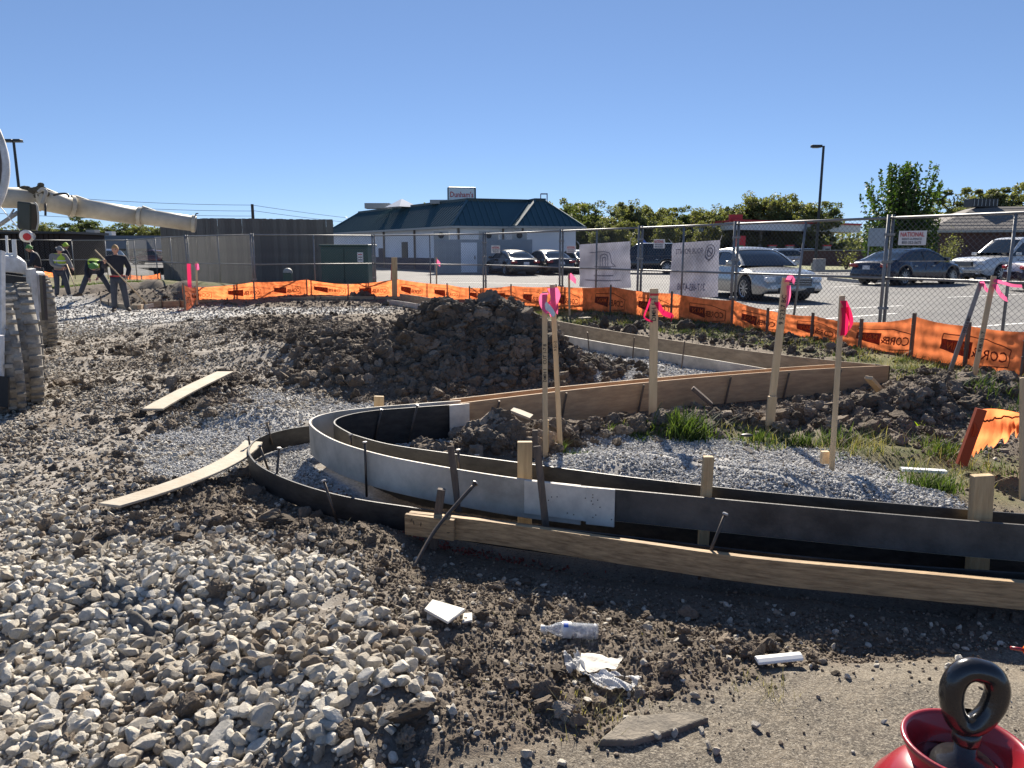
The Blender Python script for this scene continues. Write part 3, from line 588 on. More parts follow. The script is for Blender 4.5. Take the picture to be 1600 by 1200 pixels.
pc = upole(720, 352, 140, 'distant wooden utility pole behind the restaurant')
def wires(p, q, zs, sag, label):
    b = B()
    for dz in zs:
        pts = [p.lerp(q, k / 16) + Vector((0, 0, dz - sag * 4 * (k / 16) * (1 - k / 16))) for k in range(17)]; b.tube(pts, .028, 4)
    tag(b.build('overhead_wires', M['pole']), label, 'wires')
wires(pb, pa, (-.1, -.75, -1.3), .5, 'black overhead wires crossing the sky left of the timber enclosure pole')
wires(pa, pc, (-.1, -.7), .5, 'black overhead wires running from the enclosure pole to behind the restaurant')
p1 = atY(-100, 345, 80); p2 = atY(420, 360, 100); wires(p1, p2, (0, -1.0, 1.2), .4, 'lower overhead wires seen under the conveyor boom')
# ---------------------------------------------------------------- chain link fence
def chain(name, pts, label, base=PL, h=1.83, mids=True, dens=.085, posts=None, group=None, wr=.0022, rails=True):
    root = empty(name, (0, 0, 0), 0, label, 'chain link fence', group)
    wm = B()
    for i in range(len(pts) - 1):
        a = Vector((pts[i][0], pts[i][1], base)); b = Vector((pts[i + 1][0], pts[i + 1][1], base)); e = (b - a); Lg = e.length; e.normalize(); Z_ = Vector((0, 0, 1))
        B().tube([a + Z_ * h, b + Z_ * h], .021, 8).build('top_rail', M['galv'], root, True)
        if mids: B().tube([a + Z_ * h * .5, b + Z_ * h * .5], .019, 8).build('middle_rail', M['galv'], root, True)
        def clip(s0, sl):   # wire s = s0 + sl*z
            z0, z1 = .04, h - .01
            if sl > 0: z0 = max(z0, -s0 / sl); z1 = min(z1, (Lg - s0) / sl)
            else: z0 = max(z0, (Lg - s0) / sl); z1 = min(z1, -s0 / sl)
            return z0, z1
        q = Vector((e.y, -e.x, 0))
        for sl in (1, -1):
            s = -h if sl > 0 else 0
            while s < Lg + (h if sl < 0 else 0):
                z0, z1 = clip(s, sl * 1.0)
                if z1 > z0 + .05:
                    wm.tube([a + e * (s + sl * z0) + Z_ * z0 + q * .004 * sl, a + e * (s + sl * z1) + Z_ * z1 + q * .004 * sl], wr, 3, False)
                s += dens
    tag(wm.build('mesh', M['wire'], root), kind='stuff')
    for p in (posts or [(q[0], q[1], True) for q in pts]):
        P = Vector((p[0], p[1], base)); lean = p[3] if len(p) > 3 else 0
        if p[2]:
            for dx in (-.035, .035): B().tube([P + Vector((dx + lean, 0, -.15)), P + Vector((dx, 0, h + .05))], .026, 8).build('post', M['galv'], root, True)
            for z in (.45, h * .5 + .25, h - .25): B().box(P + Vector((0, 0, z)), (.14, .07, .04)).build('clamp', M['galv'], root)
        else: B().tube([P + Vector((lean, 0, -.05)), P + Vector((0, 0, h))], .021, 8).build('post', M['galv'], root, True)
    return root
def onl(px, A_=(-.8, 22.5), D_=(7.6, -12.5)):
    u = (px - 800) / F; k = math.cos(PITCH)   # bearing of a point at eye level
    u = u * (1 / (k + (600 - 400) / F * math.sin(PITCH)))
    t = (u * A_[1] - A_[0]) / (D_[0] - u * D_[1]); return (A_[0] + D_[0] * t, A_[1] + D_[1] * t)
rp = [onl(p) for p in (757, 877, 1000, 1149, 1387)]; last = (onl(1387)[0] + 1.56, onl(1387)[1] - 2.57); last2 = (onl(1580)[0], onl(1580)[1])
end = (last2[0] + 1.55, last2[1] - 2.55)
chain('chain_link_fence', rp + [end], 'galvanised chain link fence with banners, from the black cars to the right edge', posts=[(*p, True) for p in rp] + [(*onl(932), False), (*onl(1067), False), (*onl(1256), False, -.12), (*last2, False), (*end, True)])
def bear(px, Y):
    return (atY(px, 400, Y).x, Y)
lp = [bear(757, 22.5), bear(584, 25.0), bear(395, 23.5), bear(293, 26.0)]
chain('chain_link_fence', lp, 'galvanised chain link fence in front of the timber enclosure and the green cabinet', posts=[(*lp[0], True), (*lp[1], True), (*lp[2], True), (*lp[3], True), (*bear(672, 23.7), False), (*bear(491, 24.2), False), (*bear(342, 24.7), False)])
fl = [bear(293, 26.0), bear(244, 29), bear(200, 35.5), bear(114, 36), bear(20, 34), bear(-80, 33)]
chain('chain_link_fence', fl, 'far stretch of chain link fence behind the workers, left of the timber enclosure', dens=.12, posts=[(*fl[1], False), (*fl[2], True), (*bear(211, 33.5), False), (*bear(166, 36), False), (*fl[3], False), (*bear(49, 35), False), (*bear(268, 27.5), False)])

# notices and banners tied to the fence: sheets standing 3 cm on the camera side
FD = Vector((7.6, -12.5, 0)).normalized(); FQ = Vector((-FD.y, FD.x, 0)); FQ = -FQ if FQ.dot(Vector((0, -1, 0))) < 0 else FQ
def fpt(px, py):
    g = onl(px); r = ray(px, py); t = g[1] / r.y
    # intersect the pixel ray with the fence plane
    A_ = Vector((-.8, 22.5, 0)); n = FQ; o = Vector((0, 0, CAMZ)); t = (A_ - o).dot(n) / r.dot(n); return o + r * t
def banner(px0, py0, px1, py1, sag, label, px0b=None, px1b=None):
    tl = fpt(px0, py0); tr = fpt(px1, py0); b0 = fpt(px0b or px0, py1); b1 = fpt(px1b or px1, py1); br = tr + Vector((0, 0, b1.z - fpt(px1, py0).z))
    root = empty('banner', tuple(tl), 0, label, 'banner'); o = Vector(tl)
    tr = Vector((tr.x, tr.y, fpt(px1, py0 - sag).z)); off = -FQ * .05
    ww = (tr - tl).length; dx = (b0 - Vector((tl.x, tl.y, b0.z))).length * (1 if b0.x > tl.x else -1)
    def fn(u, v):
        p = tl.lerp(tr, u); z = p.z - v * (tl.z - b0.z) * (1 + .03 * math.sin(u * 3)); p = p + FD * dx * v * .8 * (1 - .5 * u)
        return Vector((p.x, p.y, z)) + off + FQ * (.02 * math.sin(u * 9 + v * 2) * (.3 + v) + .01 * math.sin(v * 14 + u * 4)) - o
    g = B().grid(fn, 24, 16).build('sheet', M['banner'], root, True)
    B().tube([fn(0, 0), fn(0, 0) + FQ * .04 - FD * .08 + Vector((0, 0, .09))], .006, 5).build('tie', M['white'], root); B().tube([fn(1, 0), fn(1, 0) + FQ * .04 + FD * .08 + Vector((0, 0, .09))], .006, 5).build('tie', M['white'], root)
    return root, fn, ww, tl.z - b0.z
def on_sheet(fn, ww, hh, body, size, u, v, parent, name='print', sx=1, mirror=True, m='bannerprint'):
    me = textmesh(body, size)
    for vt in me.vertices:
        c = vt.co.copy(); vt.co = fn(u + (-1 if mirror else 1) * c.x * sx / ww, v - c.y / hh) + FQ * .006
    return put(name, me, M[m], parent)
def polyl(fn, ww, hh, pts, th, parent, closed=False, name='emblem', m='bannerprint'):
    b = B(); n = len(pts)
    for i in range(n if closed else n - 1):
        a = pts[i]; c = pts[(i + 1) % n]; b.bar(fn(*a) + FQ * .006, fn(*c) + FQ * .006, .004, th, up=(0, 0, 1)) if abs(a[0] - c[0]) * ww > abs(a[1] - c[1]) * hh else b.bar(fn(*a) + FQ * .006, fn(*c) + FQ * .006, th, .004, up=FQ)
    return b.build(name, M[m], parent)
r1, f1, w1, h1 = banner(903, 382, 982, 448, 5, 'pale grey banner with an arched emblem hanging on the fence left of the dark van', 905, 980)
th = .022
polyl(f1, w1, h1, [(.42, .52), (.42, .30), (.45, .26), (.50, .24), (.55, .26), (.58, .30), (.58, .52)], th, r1); polyl(f1, w1, h1, [(.35, .52), (.35, .20), (.22, .20)], th * .7, r1); polyl(f1, w1, h1, [(.47, .52), (.47, .32), (.53, .32), (.53, .52)], th, r1)
polyl(f1, w1, h1, [(.30, .52), (.74, .52), (.66, .44), (.64, .30), (.60, .22), (.50, .19), (.35, .19)], th * .7, r1)
polyl(f1, w1, h1, [(.38, .56), (.64, .56)], .05, r1, name='print_line')
for k, (u0, u1) in enumerate(((.28, .68), (.12, .84))): 
    pl = B(); u = u0
    while u < u1: pl.bar(f1(u, .72 + .11 * k) + FQ * .006, f1(u + .02, .72 + .11 * k) + FQ * .006, .004, .03); u += .033
    tag(pl.build('print_line', M['bannerprint'], r1), kind='stuff')
r2, f2, w2, h2 = banner(1048, 380, 1122, 462, 5, 'pale banner with a reversed phone number tied left of the silver car', 1043, 1118)
on_sheet(f2, w2, h2, 'FOUR POINTS', .15, .38, .17, r2, 'lettering', .78); on_sheet(f2, w2, h2, '317-683-4708', .20, .47, .82, r2, 'lettering', .72)
polyl(f2, w2, h2, [(.82 + .10 * math.sin(a) * (1 if 1 else 1), .20 - .13 * math.cos(a)) for a in np.linspace(0, 2 * math.pi, 18)[:-1]], .014, r2, True)
polyl(f2, w2, h2, [(.82 + .055 * math.sin(a), .20 - .075 * math.cos(a)) for a in np.linspace(0, 2 * math.pi, 12)[:-1]], .02, r2, True); polyl(f2, w2, h2, [(.74, .26), (.82, .36), (.9, .26)], .014, r2); polyl(f2, w2, h2, [(.77, .16), (.87, .24)], .02, r2)
def notice(px0, py0, px1, py1, label, big=False, plane=None):
    a = fpt(px0, py1); b = fpt(px1, py1); c = fpt(px0, py0); root = empty('fence_notice', tuple(a), 0, label, 'sign'); W_ = (b - a).length; h = c.z - a.z
    e = (b - a).normalized(); B().bar(FQ * .03 + Vector((0, 0, h / 2)), FQ * .03 + e * W_ + Vector((0, 0, h / 2)), .008, h).build('board', M['white'], root)
    o = FQ * .04 + e * W_ / 2; s = h
    text_on('lettering', 'NATIONAL', s * .44, o + Vector((0, 0, h * .73)), e, (0, 0, 1), M['signred'], root, sx=W_ * .88 / (s * .44 * 5.1))
    text_on('lettering', 'RENT-A-FENCE', s * .2, o + Vector((0, 0, h * .42)), e, (0, 0, 1), M['navy'], root, sx=W_ * .86 / (s * .2 * 8.0))
    text_on('lettering', '850-352-5675', s * .27, o + Vector((0, 0, h * .17)), e, (0, 0, 1), M['navy'], root, sx=W_ * .86 / (s * .27 * 6.8))
notice(1405, 361, 1448, 383, 'white fence hire sign with red and blue lettering left of the white pickup'); notice(1023, 374, 1040, 388, 'small fence hire sign between the two banners'); notice(887, 384, 901, 395, 'small fence hire sign beside the left banner')
_FD, _FQ = FD, FQ
def fence_notice2(px, py, Y, wd, h, label):
    p = atY(px, py, Y); root = empty('fence_notice', tuple(p), R(0), label, 'sign'); B().box((0, 0, 0), (wd, .01, h)).build('board', M['white'], root)
    for s, z, sz, mm in (('NATIONAL', .2, .4, 'signred'), ('RENT-A-FENCE', -.1, .2, 'navy'), ('850-352-5675', -.33, .22, 'navy')):
        text_on('lettering', s, h * sz, (0, -.012, z * h), (1, 0, 0), (0, 0, 1), M[mm], root, sx=wd * .88 / (h * sz * (5.1 if s[0] == 'N' else 7.5)))
fence_notice2(774.5, 389.5, 22.1, .26, .22, 'small fence hire sign hanging above the first black car')
bs_ = empty('blue_sign', tuple(at(1004, 425, PL)), 0, 'blue and white diamond sign on a thin post beside the dark van', 'sign'); dd_ = atY(1004, 381, bs_.location.y)
B().bar((0, 0, 0), (0, 0, dd_.z - PL), .04).build('post', M['galv'], bs_); B().box((0, -.03, dd_.z - PL), (.42, .02, .42), Matrix.Rotation(R(45), 3, 'Y')).build('face', M['blue'], bs_); B().box((0, -.045, dd_.z - PL), (.22, .01, .06)).build('bar', M['white'], bs_)

# ---------------------------------------------------------------- orange silt fence
class Path:
    def __init__(s, P): s.P = [Vector((p[0], p[1], 0)) for p in P]; s.L = [0]; [s.L.append(s.L[-1] + (s.P[i + 1] - s.P[i]).length) for i in range(len(s.P) - 1)]
    def __call__(s, d):
        d = max(0, min(d, s.L[-1])); i = max(k for k in range(len(s.L)) if s.L[k] <= d + 1e-9); i = min(i, len(s.P) - 2); t = (d - s.L[i]) / max(1e-6, s.L[i + 1] - s.L[i]); e = (s.P[i + 1] - s.P[i]).normalized(); return s.P[i].lerp(s.P[i + 1], t), Vector((e.y, -e.x, 0))
def siltrun(sections, label, prints=True, heights=None, lean=None):
    root = empty('silt_fence', (0, 0, 0), 0, label, 'silt fence'); P = Path(sections); n = int(P.L[-1] / .07)
    hts = heights; gz = [Hs(p.x, p.y) for p in P.P]
    def fn(d, v):   # v 0 bottom..1 top
        p, q = P(d); k = max(i for i in range(len(P.L)) if P.L[i] <= max(0, min(d, P.L[-1])) + 1e-9); k = min(k, len(P.L) - 2); t = (d - P.L[k]) / (P.L[k + 1] - P.L[k]); t = max(0, min(1, t))
        g = gz[k] * (1 - t) + gz[k + 1] * t; hh = hts[k] * (1 - t) + hts[k + 1] * t; sag = 4 * t * (1 - t)
        z = g - .02 + v * (hh + .02 - .03 * sag * min(1, (P.L[k + 1] - P.L[k]))) ; w = .035 * math.sin(d * 2.7 + v) * sag +   .006 * math.sin(v * 21 + d * 2.0 + math.sin(d * 5)) * (.3 + .7 * sag) + .008 * math.sin(d * 31 + v * 6) * (v > .1)
        return p + q * (w - .03 * sag * v) + Vector((0, 0, z))
    B().grid(lambda u, v: fn(u * P.L[-1], v), n, 26).build('orange_fabric', M['orange'], root, True)
    for i, p in enumerate(P.P):
        e, q = P(P.L[i]); h = hts[i]; top = h + .05; ln = (lean or {}).get(i, 0); B().bar(e + q * .03 + Vector((0, 0, gz[i] - .1)), e + q * .03 + Vector((ln, 0, gz[i] + top)), .036, .036).build('stake', M['oldwood'], root)
        for z in (.45, .8): B().box(e + q * .053 + Vector((0, 0, gz[i] + h * z)), (.02, .012, .012)).build('staple', M['galv'], root)
    def mapped(me, d0, v0, hh, name, m, off):
        for vt in me.vertices:
            c = vt.co.copy(); d = d0 + c.x; p, q = P(d); base = fn(d, v0 + c.y / hh); vt.co = base + q * off
        return put(name, me, M[m], root)
    def barm(pts, th):
        b = B()
        for a, c in zip(pts[:-1], pts[1:]):
            a = Vector((*a, 0)); c = Vector((*c, 0)); L_ = (c - a).length; e = (c - a) / L_; q = Vector((-e.y, e.x, 0)) * th / 2; k = max(1, int(L_ / .06)); n0 = len(b.v)
            v = []; 
            for i in range(k + 1): m_ = a.lerp(c, i / k); v += [m_ - q, m_ + q]
            b.add(v, [(2 * i, 2 * i + 2, 2 * i + 3, 2 * i + 1) for i in range(k)])
        return b.mesh('x')
    if prints:
        d = prints; S = .95
        while d < P.L[-1] - .5:
            hh = .56; logo = barm([(-.50, -.02), (-.50, .19), (.10, .19), (.47, .09), (.47, -.13), (.08, -.17)], .014); mapped(logo, d, .42, hh, 'printed_logo', 'orangeprint', .010)
            blk = B().grid(lambda u, v: ((-.5 + .42 * u), (-.02 + .14 * v - .09 * (1 - v) * u) + .0 * v, 0), 8, 4).mesh('x'); mapped(blk, d, .42, hh, 'printed_logo', 'orangeprint', .012)
            for body, sz, dx, dy, mm, o in (('CORE', .17, .22, -.02, 'orangeprint', .011), ('MAIN', .125, -.27, .035, 'orangetext', .016), ('&', .17, -.02, -.01, 'orangeprint', .011)):
                me = textmesh(body, sz)
                for vt in me.vertices: vt.co = Vector((-vt.co.x * .95 + dx, vt.co.y * 1.1 + dy, 0))
                mapped(me, d, .42, hh, 'lettering', mm, o)
            d += 1.45
    return root
hmap = {0: .78}
hs_ = []
for i, (px, py) in enumerate(SILT_PX):
    tops = {287: 447, 310: 452, 397: 443, 480: 439, 545: 447, 620: 438, 700: 447, 735: 452, 800: 449, 870: 450, 955: 451, 1050: 462, 1145: 473, 1200: 490, 1270: 502, 1345: 508, 1425: 500, 1510: 515, 1600: 524, 1720: 536}
    x_, y_2 = SILT[i]; g = Hs(x_, y_2); hs_.append(max(.35, atY(px, tops[px], y_2).z - g + .04))
siltrun(SILT, 'long orange silt fence with dark printed panels running to the right edge', .35, hs_)
gp = [tuple(at(x, y, .25))[:2] for x, y in ((200, 437), (222, 437), (252, 437))]
siltrun(gp, 'sagging piece of orange silt fence on the dirt bank behind the standing worker', False, [.25, .15, .3])
gp = [tuple(at(x, y, .3))[:2] for x, y in ((70, 432), (85, 432))]
siltrun(gp, 'small orange scrap of silt fence behind the worker in the yellow vest', False, [.3, .22])
gp = [tuple(at(1503, 716, .1))[:2], (3.92, 5.45), (4.2, 5.75)]
# torn piece at the right
def torn():
    root = empty('torn_silt_fence', (gp[0][0], gp[0][1], .05), 0, 'torn orange silt fence scrap folded over a short stake at the right edge', 'silt fence')
    B().bar((0, 0, 0), (.10, 0, .42), .075, .03).build('stake', mat('orangestake', (.34, .05, .015), .8), root)
    def fn(u, v):
        lo = -.02 + .30 * u ** .8 + .03 * math.sin(u * 40) * (u > .3) + .02 * math.sin(u * 93); top = .40 - .05 * u + .02 * math.sin(u * 5); return (.06 + .62 * u + .05 * (1 - v) * -1, .03 * math.sin(v * 7 + u * 6) + .20 * u, lo + (top - lo) * v)
    B().grid(fn, 60, 12).build('orange_fabric', M['orange'], root, True)
    me = B()
    for a, b in (((.05, .80), (.3, .72)), ((.3, .72), (.62, .80)), ((.62, .80), (.97, .92))):
        n = 12
        for k in range(n):
            p, q = [Vector(fn(a[0] + (b[0] - a[0]) * t, a[1] + (b[1] - a[1]) * t)) - Vector((0, .006, 0)) for t in (k / n, (k + 1) / n)]; me.bar(p, q, .004, .012)
    me.build('print_line', M['orangeprint'], root)
torn()

# ---------------------------------------------------------------- form boards
def board(name, P, z0, z1, th, m, label, side=0, n=8, cat='form board', smooth=True, group=None):
    P = catmull([(p[0], p[1], 0) for p in P], n) if smooth else P
    o = strip(P, z0, z1, th, side).build(name, M[m]); o.data.materials.append(M['plyedge'])
    for pg in o.data.polygons:
        if pg.normal.z > .8: pg.material_index = 1
    bev(o, .002, 1); tag(o, label, cat, group); return o
board('form_plank', NEARB[:], -.005, .125, .038, 'lumber', 'long weathered timber form plank nearest the camera, running off the right edge', 0)
board('curved_form_board', LOWF, -.04, .115, .014, 'formblack', 'low black curved form strip sweeping round the outside of the kerb nose')
cut = 5
board('curved_form_board', MIDF[:cut + 1], .115, .30, .016, 'formdark', 'long dark form board right of the white splice plates')
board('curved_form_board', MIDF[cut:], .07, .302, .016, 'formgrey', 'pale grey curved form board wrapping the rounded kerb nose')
board('curved_form_board', INNF[:10], -.16, .300, .014, 'formblack', 'black form board along the gravel island behind the middle board')
board('curved_form_board', INNF[9:], -.05, .302, .014, 'formblack', 'black curved form board lining the inside of the rounded nose')
def on_curve(P, i, t, z, off):
    a = Vector((P[i][0], P[i][1], 0)); b = Vector((P[i + 1][0], P[i + 1][1], 0)); p = a.lerp(b, t); e = (b - a).normalized(); q = Vector((e.y, -e.x, 0)); q = -q if q.y > 0 else q; return Vector((p.x, p.y, z)) + q * off, e
def plate_on(P, i, t, z0, z1, wd, m, label, off=.014):
    p, e = on_curve(P, i, t, (z0 + z1) / 2, off); o = B().bar(p - e * wd / 2, p + e * wd / 2, .010, z1 - z0).build('splice_plate', M[m]); bev(o, .002, 1); tag(o, label, 'splice plate'); 
    nb = B()
    for k in range(9): nb.disc(p + e * random.uniform(-.42, .42) * wd + Vector((0, -.0065, random.uniform(-.4, .4) * (z1 - z0))), .004, (0, -1, .1), 6)
    nb.build('nail', M['steel'], o); return o
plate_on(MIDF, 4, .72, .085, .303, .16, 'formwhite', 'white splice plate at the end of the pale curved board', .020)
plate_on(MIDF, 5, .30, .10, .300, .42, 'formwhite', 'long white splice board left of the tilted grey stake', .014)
pz, e_ = on_curve([(-.75, 6.1), (-.42, 6.25)], 0, .88, .19, .02)
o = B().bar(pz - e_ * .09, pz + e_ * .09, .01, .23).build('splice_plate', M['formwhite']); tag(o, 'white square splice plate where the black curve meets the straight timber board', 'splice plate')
board('straight_form_board', BACKA, .0, .305, .020, 'ply', 'front plywood form board of the long straight kerb', 0, 4)
board('straight_form_board', BACKB, .02, .305, .020, 'ply', 'rear plywood form board parallel to the straight kerb', 0, 4)
B_ = Vector((4.33, 8.40, 0)); o = B().bar((4.345, 8.40, .13), (4.22, 8.58, .13), .02, .34).build('end_board', M['formblack']); tag(o, 'dark end board closing the corner of the straight kerb form', 'form board')
board('straight_form_board', FANA[:5], .07, .31, .020, 'formweather', 'outer weathered board of the kerb form running back from the right corner', 0, 5)
board('straight_form_board', FANA[4:], .06, .29, .020, 'formweather', 'far outer board of the kerb form behind the dirt mound', 0, 4)
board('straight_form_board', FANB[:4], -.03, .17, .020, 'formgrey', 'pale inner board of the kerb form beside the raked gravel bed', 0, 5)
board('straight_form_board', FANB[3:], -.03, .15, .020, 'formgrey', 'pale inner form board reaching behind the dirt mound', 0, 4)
board('straight_form_board', FARA, .0, .20, .03, 'formweather', 'far weathered form boards along the foot of the orange fence', 0, 4)
board('straight_form_board', FARB[:4], -.10, .02, .03, 'formweather', 'lower front form board at the far left end', 0, 4)
wf = [tuple(at(x, y, .05))[:2] for x, y in ((285, 478), (235, 478), (215, 482), (185, 479), (140, 470), (95, 460), (60, 455))]
board('straight_form_board', wf, -.02, .14, .03, 'formweather', 'form boards beside the workers at the left', 0, 4)
wf2 = [tuple(at(x, y, .1))[:2] for x, y in ((290, 468), (235, 467), (190, 468), (150, 461), (95, 450), (60, 446))]
board('straight_form_board', wf2, .0, .16, .03, 'formweather', 'rear form boards behind the bending worker', 0, 4)

pz = Vector((*NEARB[0], 0)); pz2 = Vector((*NEARB[1], 0)); e_ = (pz2 - pz).normalized(); q_ = Vector((e_.y, -e_.x, 0))
a_ = pz - e_ * .01 + q_ * .034; o = B().bar(a_ + Vector((0, 0, .063)), a_ + e_ * .30 + Vector((0, 0, .060)), .028, .122).build('splice_board', M['lumber']); bev(o, .002, 1); tag(o, 'short timber splice board nailed over the left end of the near plank', 'board')
for k, (dx, dz, rot) in enumerate(((.04, .085, .5), (.06, .07, -.4), (.10, .065, .2), (.24, .09, 1.3), (.26, .045, 1.5))):
    c_ = a_ + e_ * dx + q_ * .016 + Vector((0, 0, dz)); B().bar(c_, c_ + e_ * .016 * math.sin(rot) + Vector((0, 0, .022 * math.cos(rot))), .0035, .0035).build('bent_nail', M['steel'], o)
# loose planks
def plank(pa_, pb_, wd, th, label, bow=0, z0=.04, z1=.06, m='plank'):
    a = at(*pa_, z0); b = at(*pb_, z1); n = 16; e = (b - a).normalized(); q = Vector((e.y, -e.x, 0)).normalized(); rings = []
    for i in range(n + 1):
        t = i / n; c = a.lerp(b, t) + q * bow * 4 * t * (1 - t); g = Hs(c.x, c.y); c.z = max(a.lerp(b, t).z, 0) + .003 * math.sin(t * 5)
        rings.append([c - q * wd / 2 - Vector((0, 0, th / 2)), c + q * wd / 2 - Vector((0, 0, th / 2)), c + q * wd / 2 + Vector((0, 0, th / 2)), c - q * wd / 2 + Vector((0, 0, th / 2))])
    o = B().loft(rings).build('loose_plank', M[m]); bev(o, .003, 1); return tag(o, label, 'plank')
plank((238, 640), (352, 581), .20, .02, 'straight pale plank lying loose on the gravel behind the curved one', -.02, .10, .16)
plank((170, 790), (396, 690), .17, .016, 'long bowed pale plank lying on the gravel left of the black curved form', .16, .055, .10)
# diagonal braces
for (a, b, za, zb_, l) in (((1357, 590), (1382, 618), .30, .08, 'short timber brace leaning in the right corner of the straight form'), ((1082, 606), (1112, 632), .24, .08, 'grey timber brace leaning on the straight form behind the big grass tuft')):
    A = at(*a, za) ; A.y = min(A.y, 8.3); A = at(*a, za); C_ = at(*b, zb_); o = bev(B().bar(A, C_, .09, .038).build('brace', M['oldwood' if '1112' in str(b) else 'lath']), .003, 1); tag(o, l, 'brace')
o = B().bar(at(800, 640, .22), at(830, 652, .16), .14, .02).build('board_offcut', M['plank']); tag(o, 'small pale board offcut tipped against the clods by the straight form', 'board')
o = B().bar(at(1408, 733, .12), at(1478, 737, .11), .05, .02).build('board_offcut', M['foam']); tag(o, 'thin white strip lying in the grass right of the gravel island', 'strip')
o = B().bar(at(906, 497, .2), at(921, 496, .2), .12, .02).build('board_offcut', M['plank']); tag(o, 'tiny pale board scrap between clods in front of the orange fence', 'board')
# ---------------------------------------------------------------- stakes and pins
def stake(name, top, bot, ztop, zb, w_, d_, m, label, cat, group=None, pointed=False, sunk=.12, Ybase=None):
    """timber stake from its foot (pixel + height) up to its top seen at the same distance"""
    f = at(*bot, zb) if Ybase is None else atY(*bot, Ybase); t = atY(top[0], top[1], f.y + (ztop or 0)); dn = (f - t).normalized()
    o = B().bar(f + dn * sunk, t, w_, d_, up=(0, -1, 0)).build(name, M[m]); bev(o, .003, 1); tag(o, label, cat, group); o['_t'] = 0; del o['_t']
    return o, f, t
def writing(o, f, t, body, size, frac, w_):
    e = (t - f).normalized(); p = f.lerp(t, frac); n = Vector((0, -1, 0)); q = e.cross(n).normalized(); n = q.cross(e).normalized() if q.cross(e).y < 0 else -q.cross(e).normalized()
    return text_on('handwriting', body, size, p + n * (w_ / 2 + .004), e, -q if (-q).x < 0 else q, M['ink'], o)
def ribbon(pts, wd, m, label=None, parent=None, name='flagging_tape', tw=0):
    P = catmull(pts, 6); v = []
    for i, p in enumerate(P):
        a = tw * i / len(P); q = Vector((math.cos(a) * .4, math.sin(a) * .5, .85)).normalized() * wd / 2; t = (P[min(i + 1, len(P) - 1)] - P[max(0, i - 1)]).normalized()
        if abs(t.z) > .75: q = Vector((math.cos(a), math.sin(a) * .6, .1)).normalized() * wd / 2
        v += [p - q, p + q]
    o = B().add(v, [(2 * i, 2 * i + 2, 2 * i + 3, 2 * i + 1) for i in range(len(P) - 1)]).build(name, M[m], parent, True); return o
def tape(px_pts, Y, wd, m, parent, tw=1.5):
    return ribbon([atY(x, y, Y - .03 - .004 * i) for i, (x, y) in enumerate(px_pts)], wd, m, None, parent, tw=tw)
G = 'survey_stake'
o, f, t = stake(G, (851, 456), (852, 698), 0, .12, .04, .014, 'lath', 'thin survey lath with handwriting and pink tape, left of the pair beside the mound', 'survey stake'); writing(o, f, t, 'DMH 1   CUT 1-7 8', .035, .55, .016)
tape([(851, 458), (848, 468), (850, 480), (856, 490)], f.y, .06, 'pink', o); tape([(851, 476), (860, 484), (866, 494)], f.y, .05, 'white', o)
o, f, t = stake(G, (863, 445), (875, 690), 0, .12, .04, .014, 'lath', 'thin survey lath with pink tape, right of the pair beside the mound', 'survey stake'); writing(o, f, t, '9 51-2', .03, .62, .016)
tape([(863, 450), (868, 462), (866, 476), (872, 484)], f.y, .08, 'pink', o); tape([(862, 470), (856, 478), (862, 486), (858, 490)], f.y, .06, 'pink', o, 3)
o, f, t = stake(G, (1022, 451), (1020, 648), 0, .12, .075, .022, 'lath', 'wide survey stake with pink tape standing before the straight form by the big grass tuft', 'survey stake'); writing(o, f, t, 'DMH 1-1', .055, .84, .024)
tape([(1017, 466), (1011, 482), (1007, 496), (1020, 503)], f.y, .02, 'magenta', o); tape([(1026, 472), (1036, 488), (1050, 494), (1048, 499)], f.y, .05, 'magenta', o)
B().bar(f.lerp(t, .955) - Vector((.038, .012, 0)), f.lerp(t, .955) + Vector((.038, -.012, 0)), .003, .02).build('red_mark', M['signred'], o)
o, f, t = stake(G, (1228, 434), (1203, 655), 0, .12, .065, .020, 'lath', 'leaning survey stake marked with figures and pale pink tape, in front of the silver car', 'survey stake'); writing(o, f, t, "9 5'23.7 BC", .055, .78, .022)
tape([(1228, 436), (1238, 436), (1241, 444)], f.y, .06, 'pink', o); tape([(1232, 446), (1233, 462), (1230, 476), (1228, 484)], f.y, .035, 'pink', o)
B().bar(f + Vector((-.005, -.02, -.05)), f.lerp(t, .17) + Vector((-.01, -.025, 0)), .075, .03, up=(0, -1, 0)).build('foot_stake', M['lath'], o)
o, f, t = stake(G, (1316, 462), (1300, 724), 0, .12, .036, .018, 'lath', 'tall lath with a hanging magenta flag standing in the island gravel', 'survey stake')
tape([(1318, 470), (1327, 490), (1330, 508), (1320, 526)], f.y, .045, 'magenta', o); tape([(1320, 480), (1321, 500), (1318, 524)], f.y, .05, 'magenta', o, .2)
o = bev(B().bar(at(1288, 724, .1), at(1288, 724, .1) + Vector((0, 0, .09)), .055, .04, up=(0, -1, 0)).build('hub_stake', M['lath']), .003, 1); tag(o, 'short square hub stake beside the tall lath in the gravel', 'stake')
o, f, t = stake(G, (1553, 431), (1522, 588), 0, .3, .055, .016, 'lath', 'leaning tan survey stake with pink tape before the right end of the orange fence', 'survey stake'); writing(o, f, t, "9'48.10 - 7", .05, .35, .018)
tape([(1553, 438), (1568, 442), (1582, 446), (1597, 447)], f.y, .035, 'pink', o); tape([(1554, 444), (1562, 458), (1570, 466), (1574, 468)], f.y, .055, 'pink', o)
o, f, t = stake(G, (1533, 440), (1487, 573), 0, .3, .05, .016, 'galv', 'grey leaning survey stake with pink tape beside the tan one', 'survey stake'); writing(o, f, t, "10'52.6 BC", .045, .5, .018)
tape([(1534, 440), (1541, 452), (1548, 456)], f.y, .05, 'pink', o)
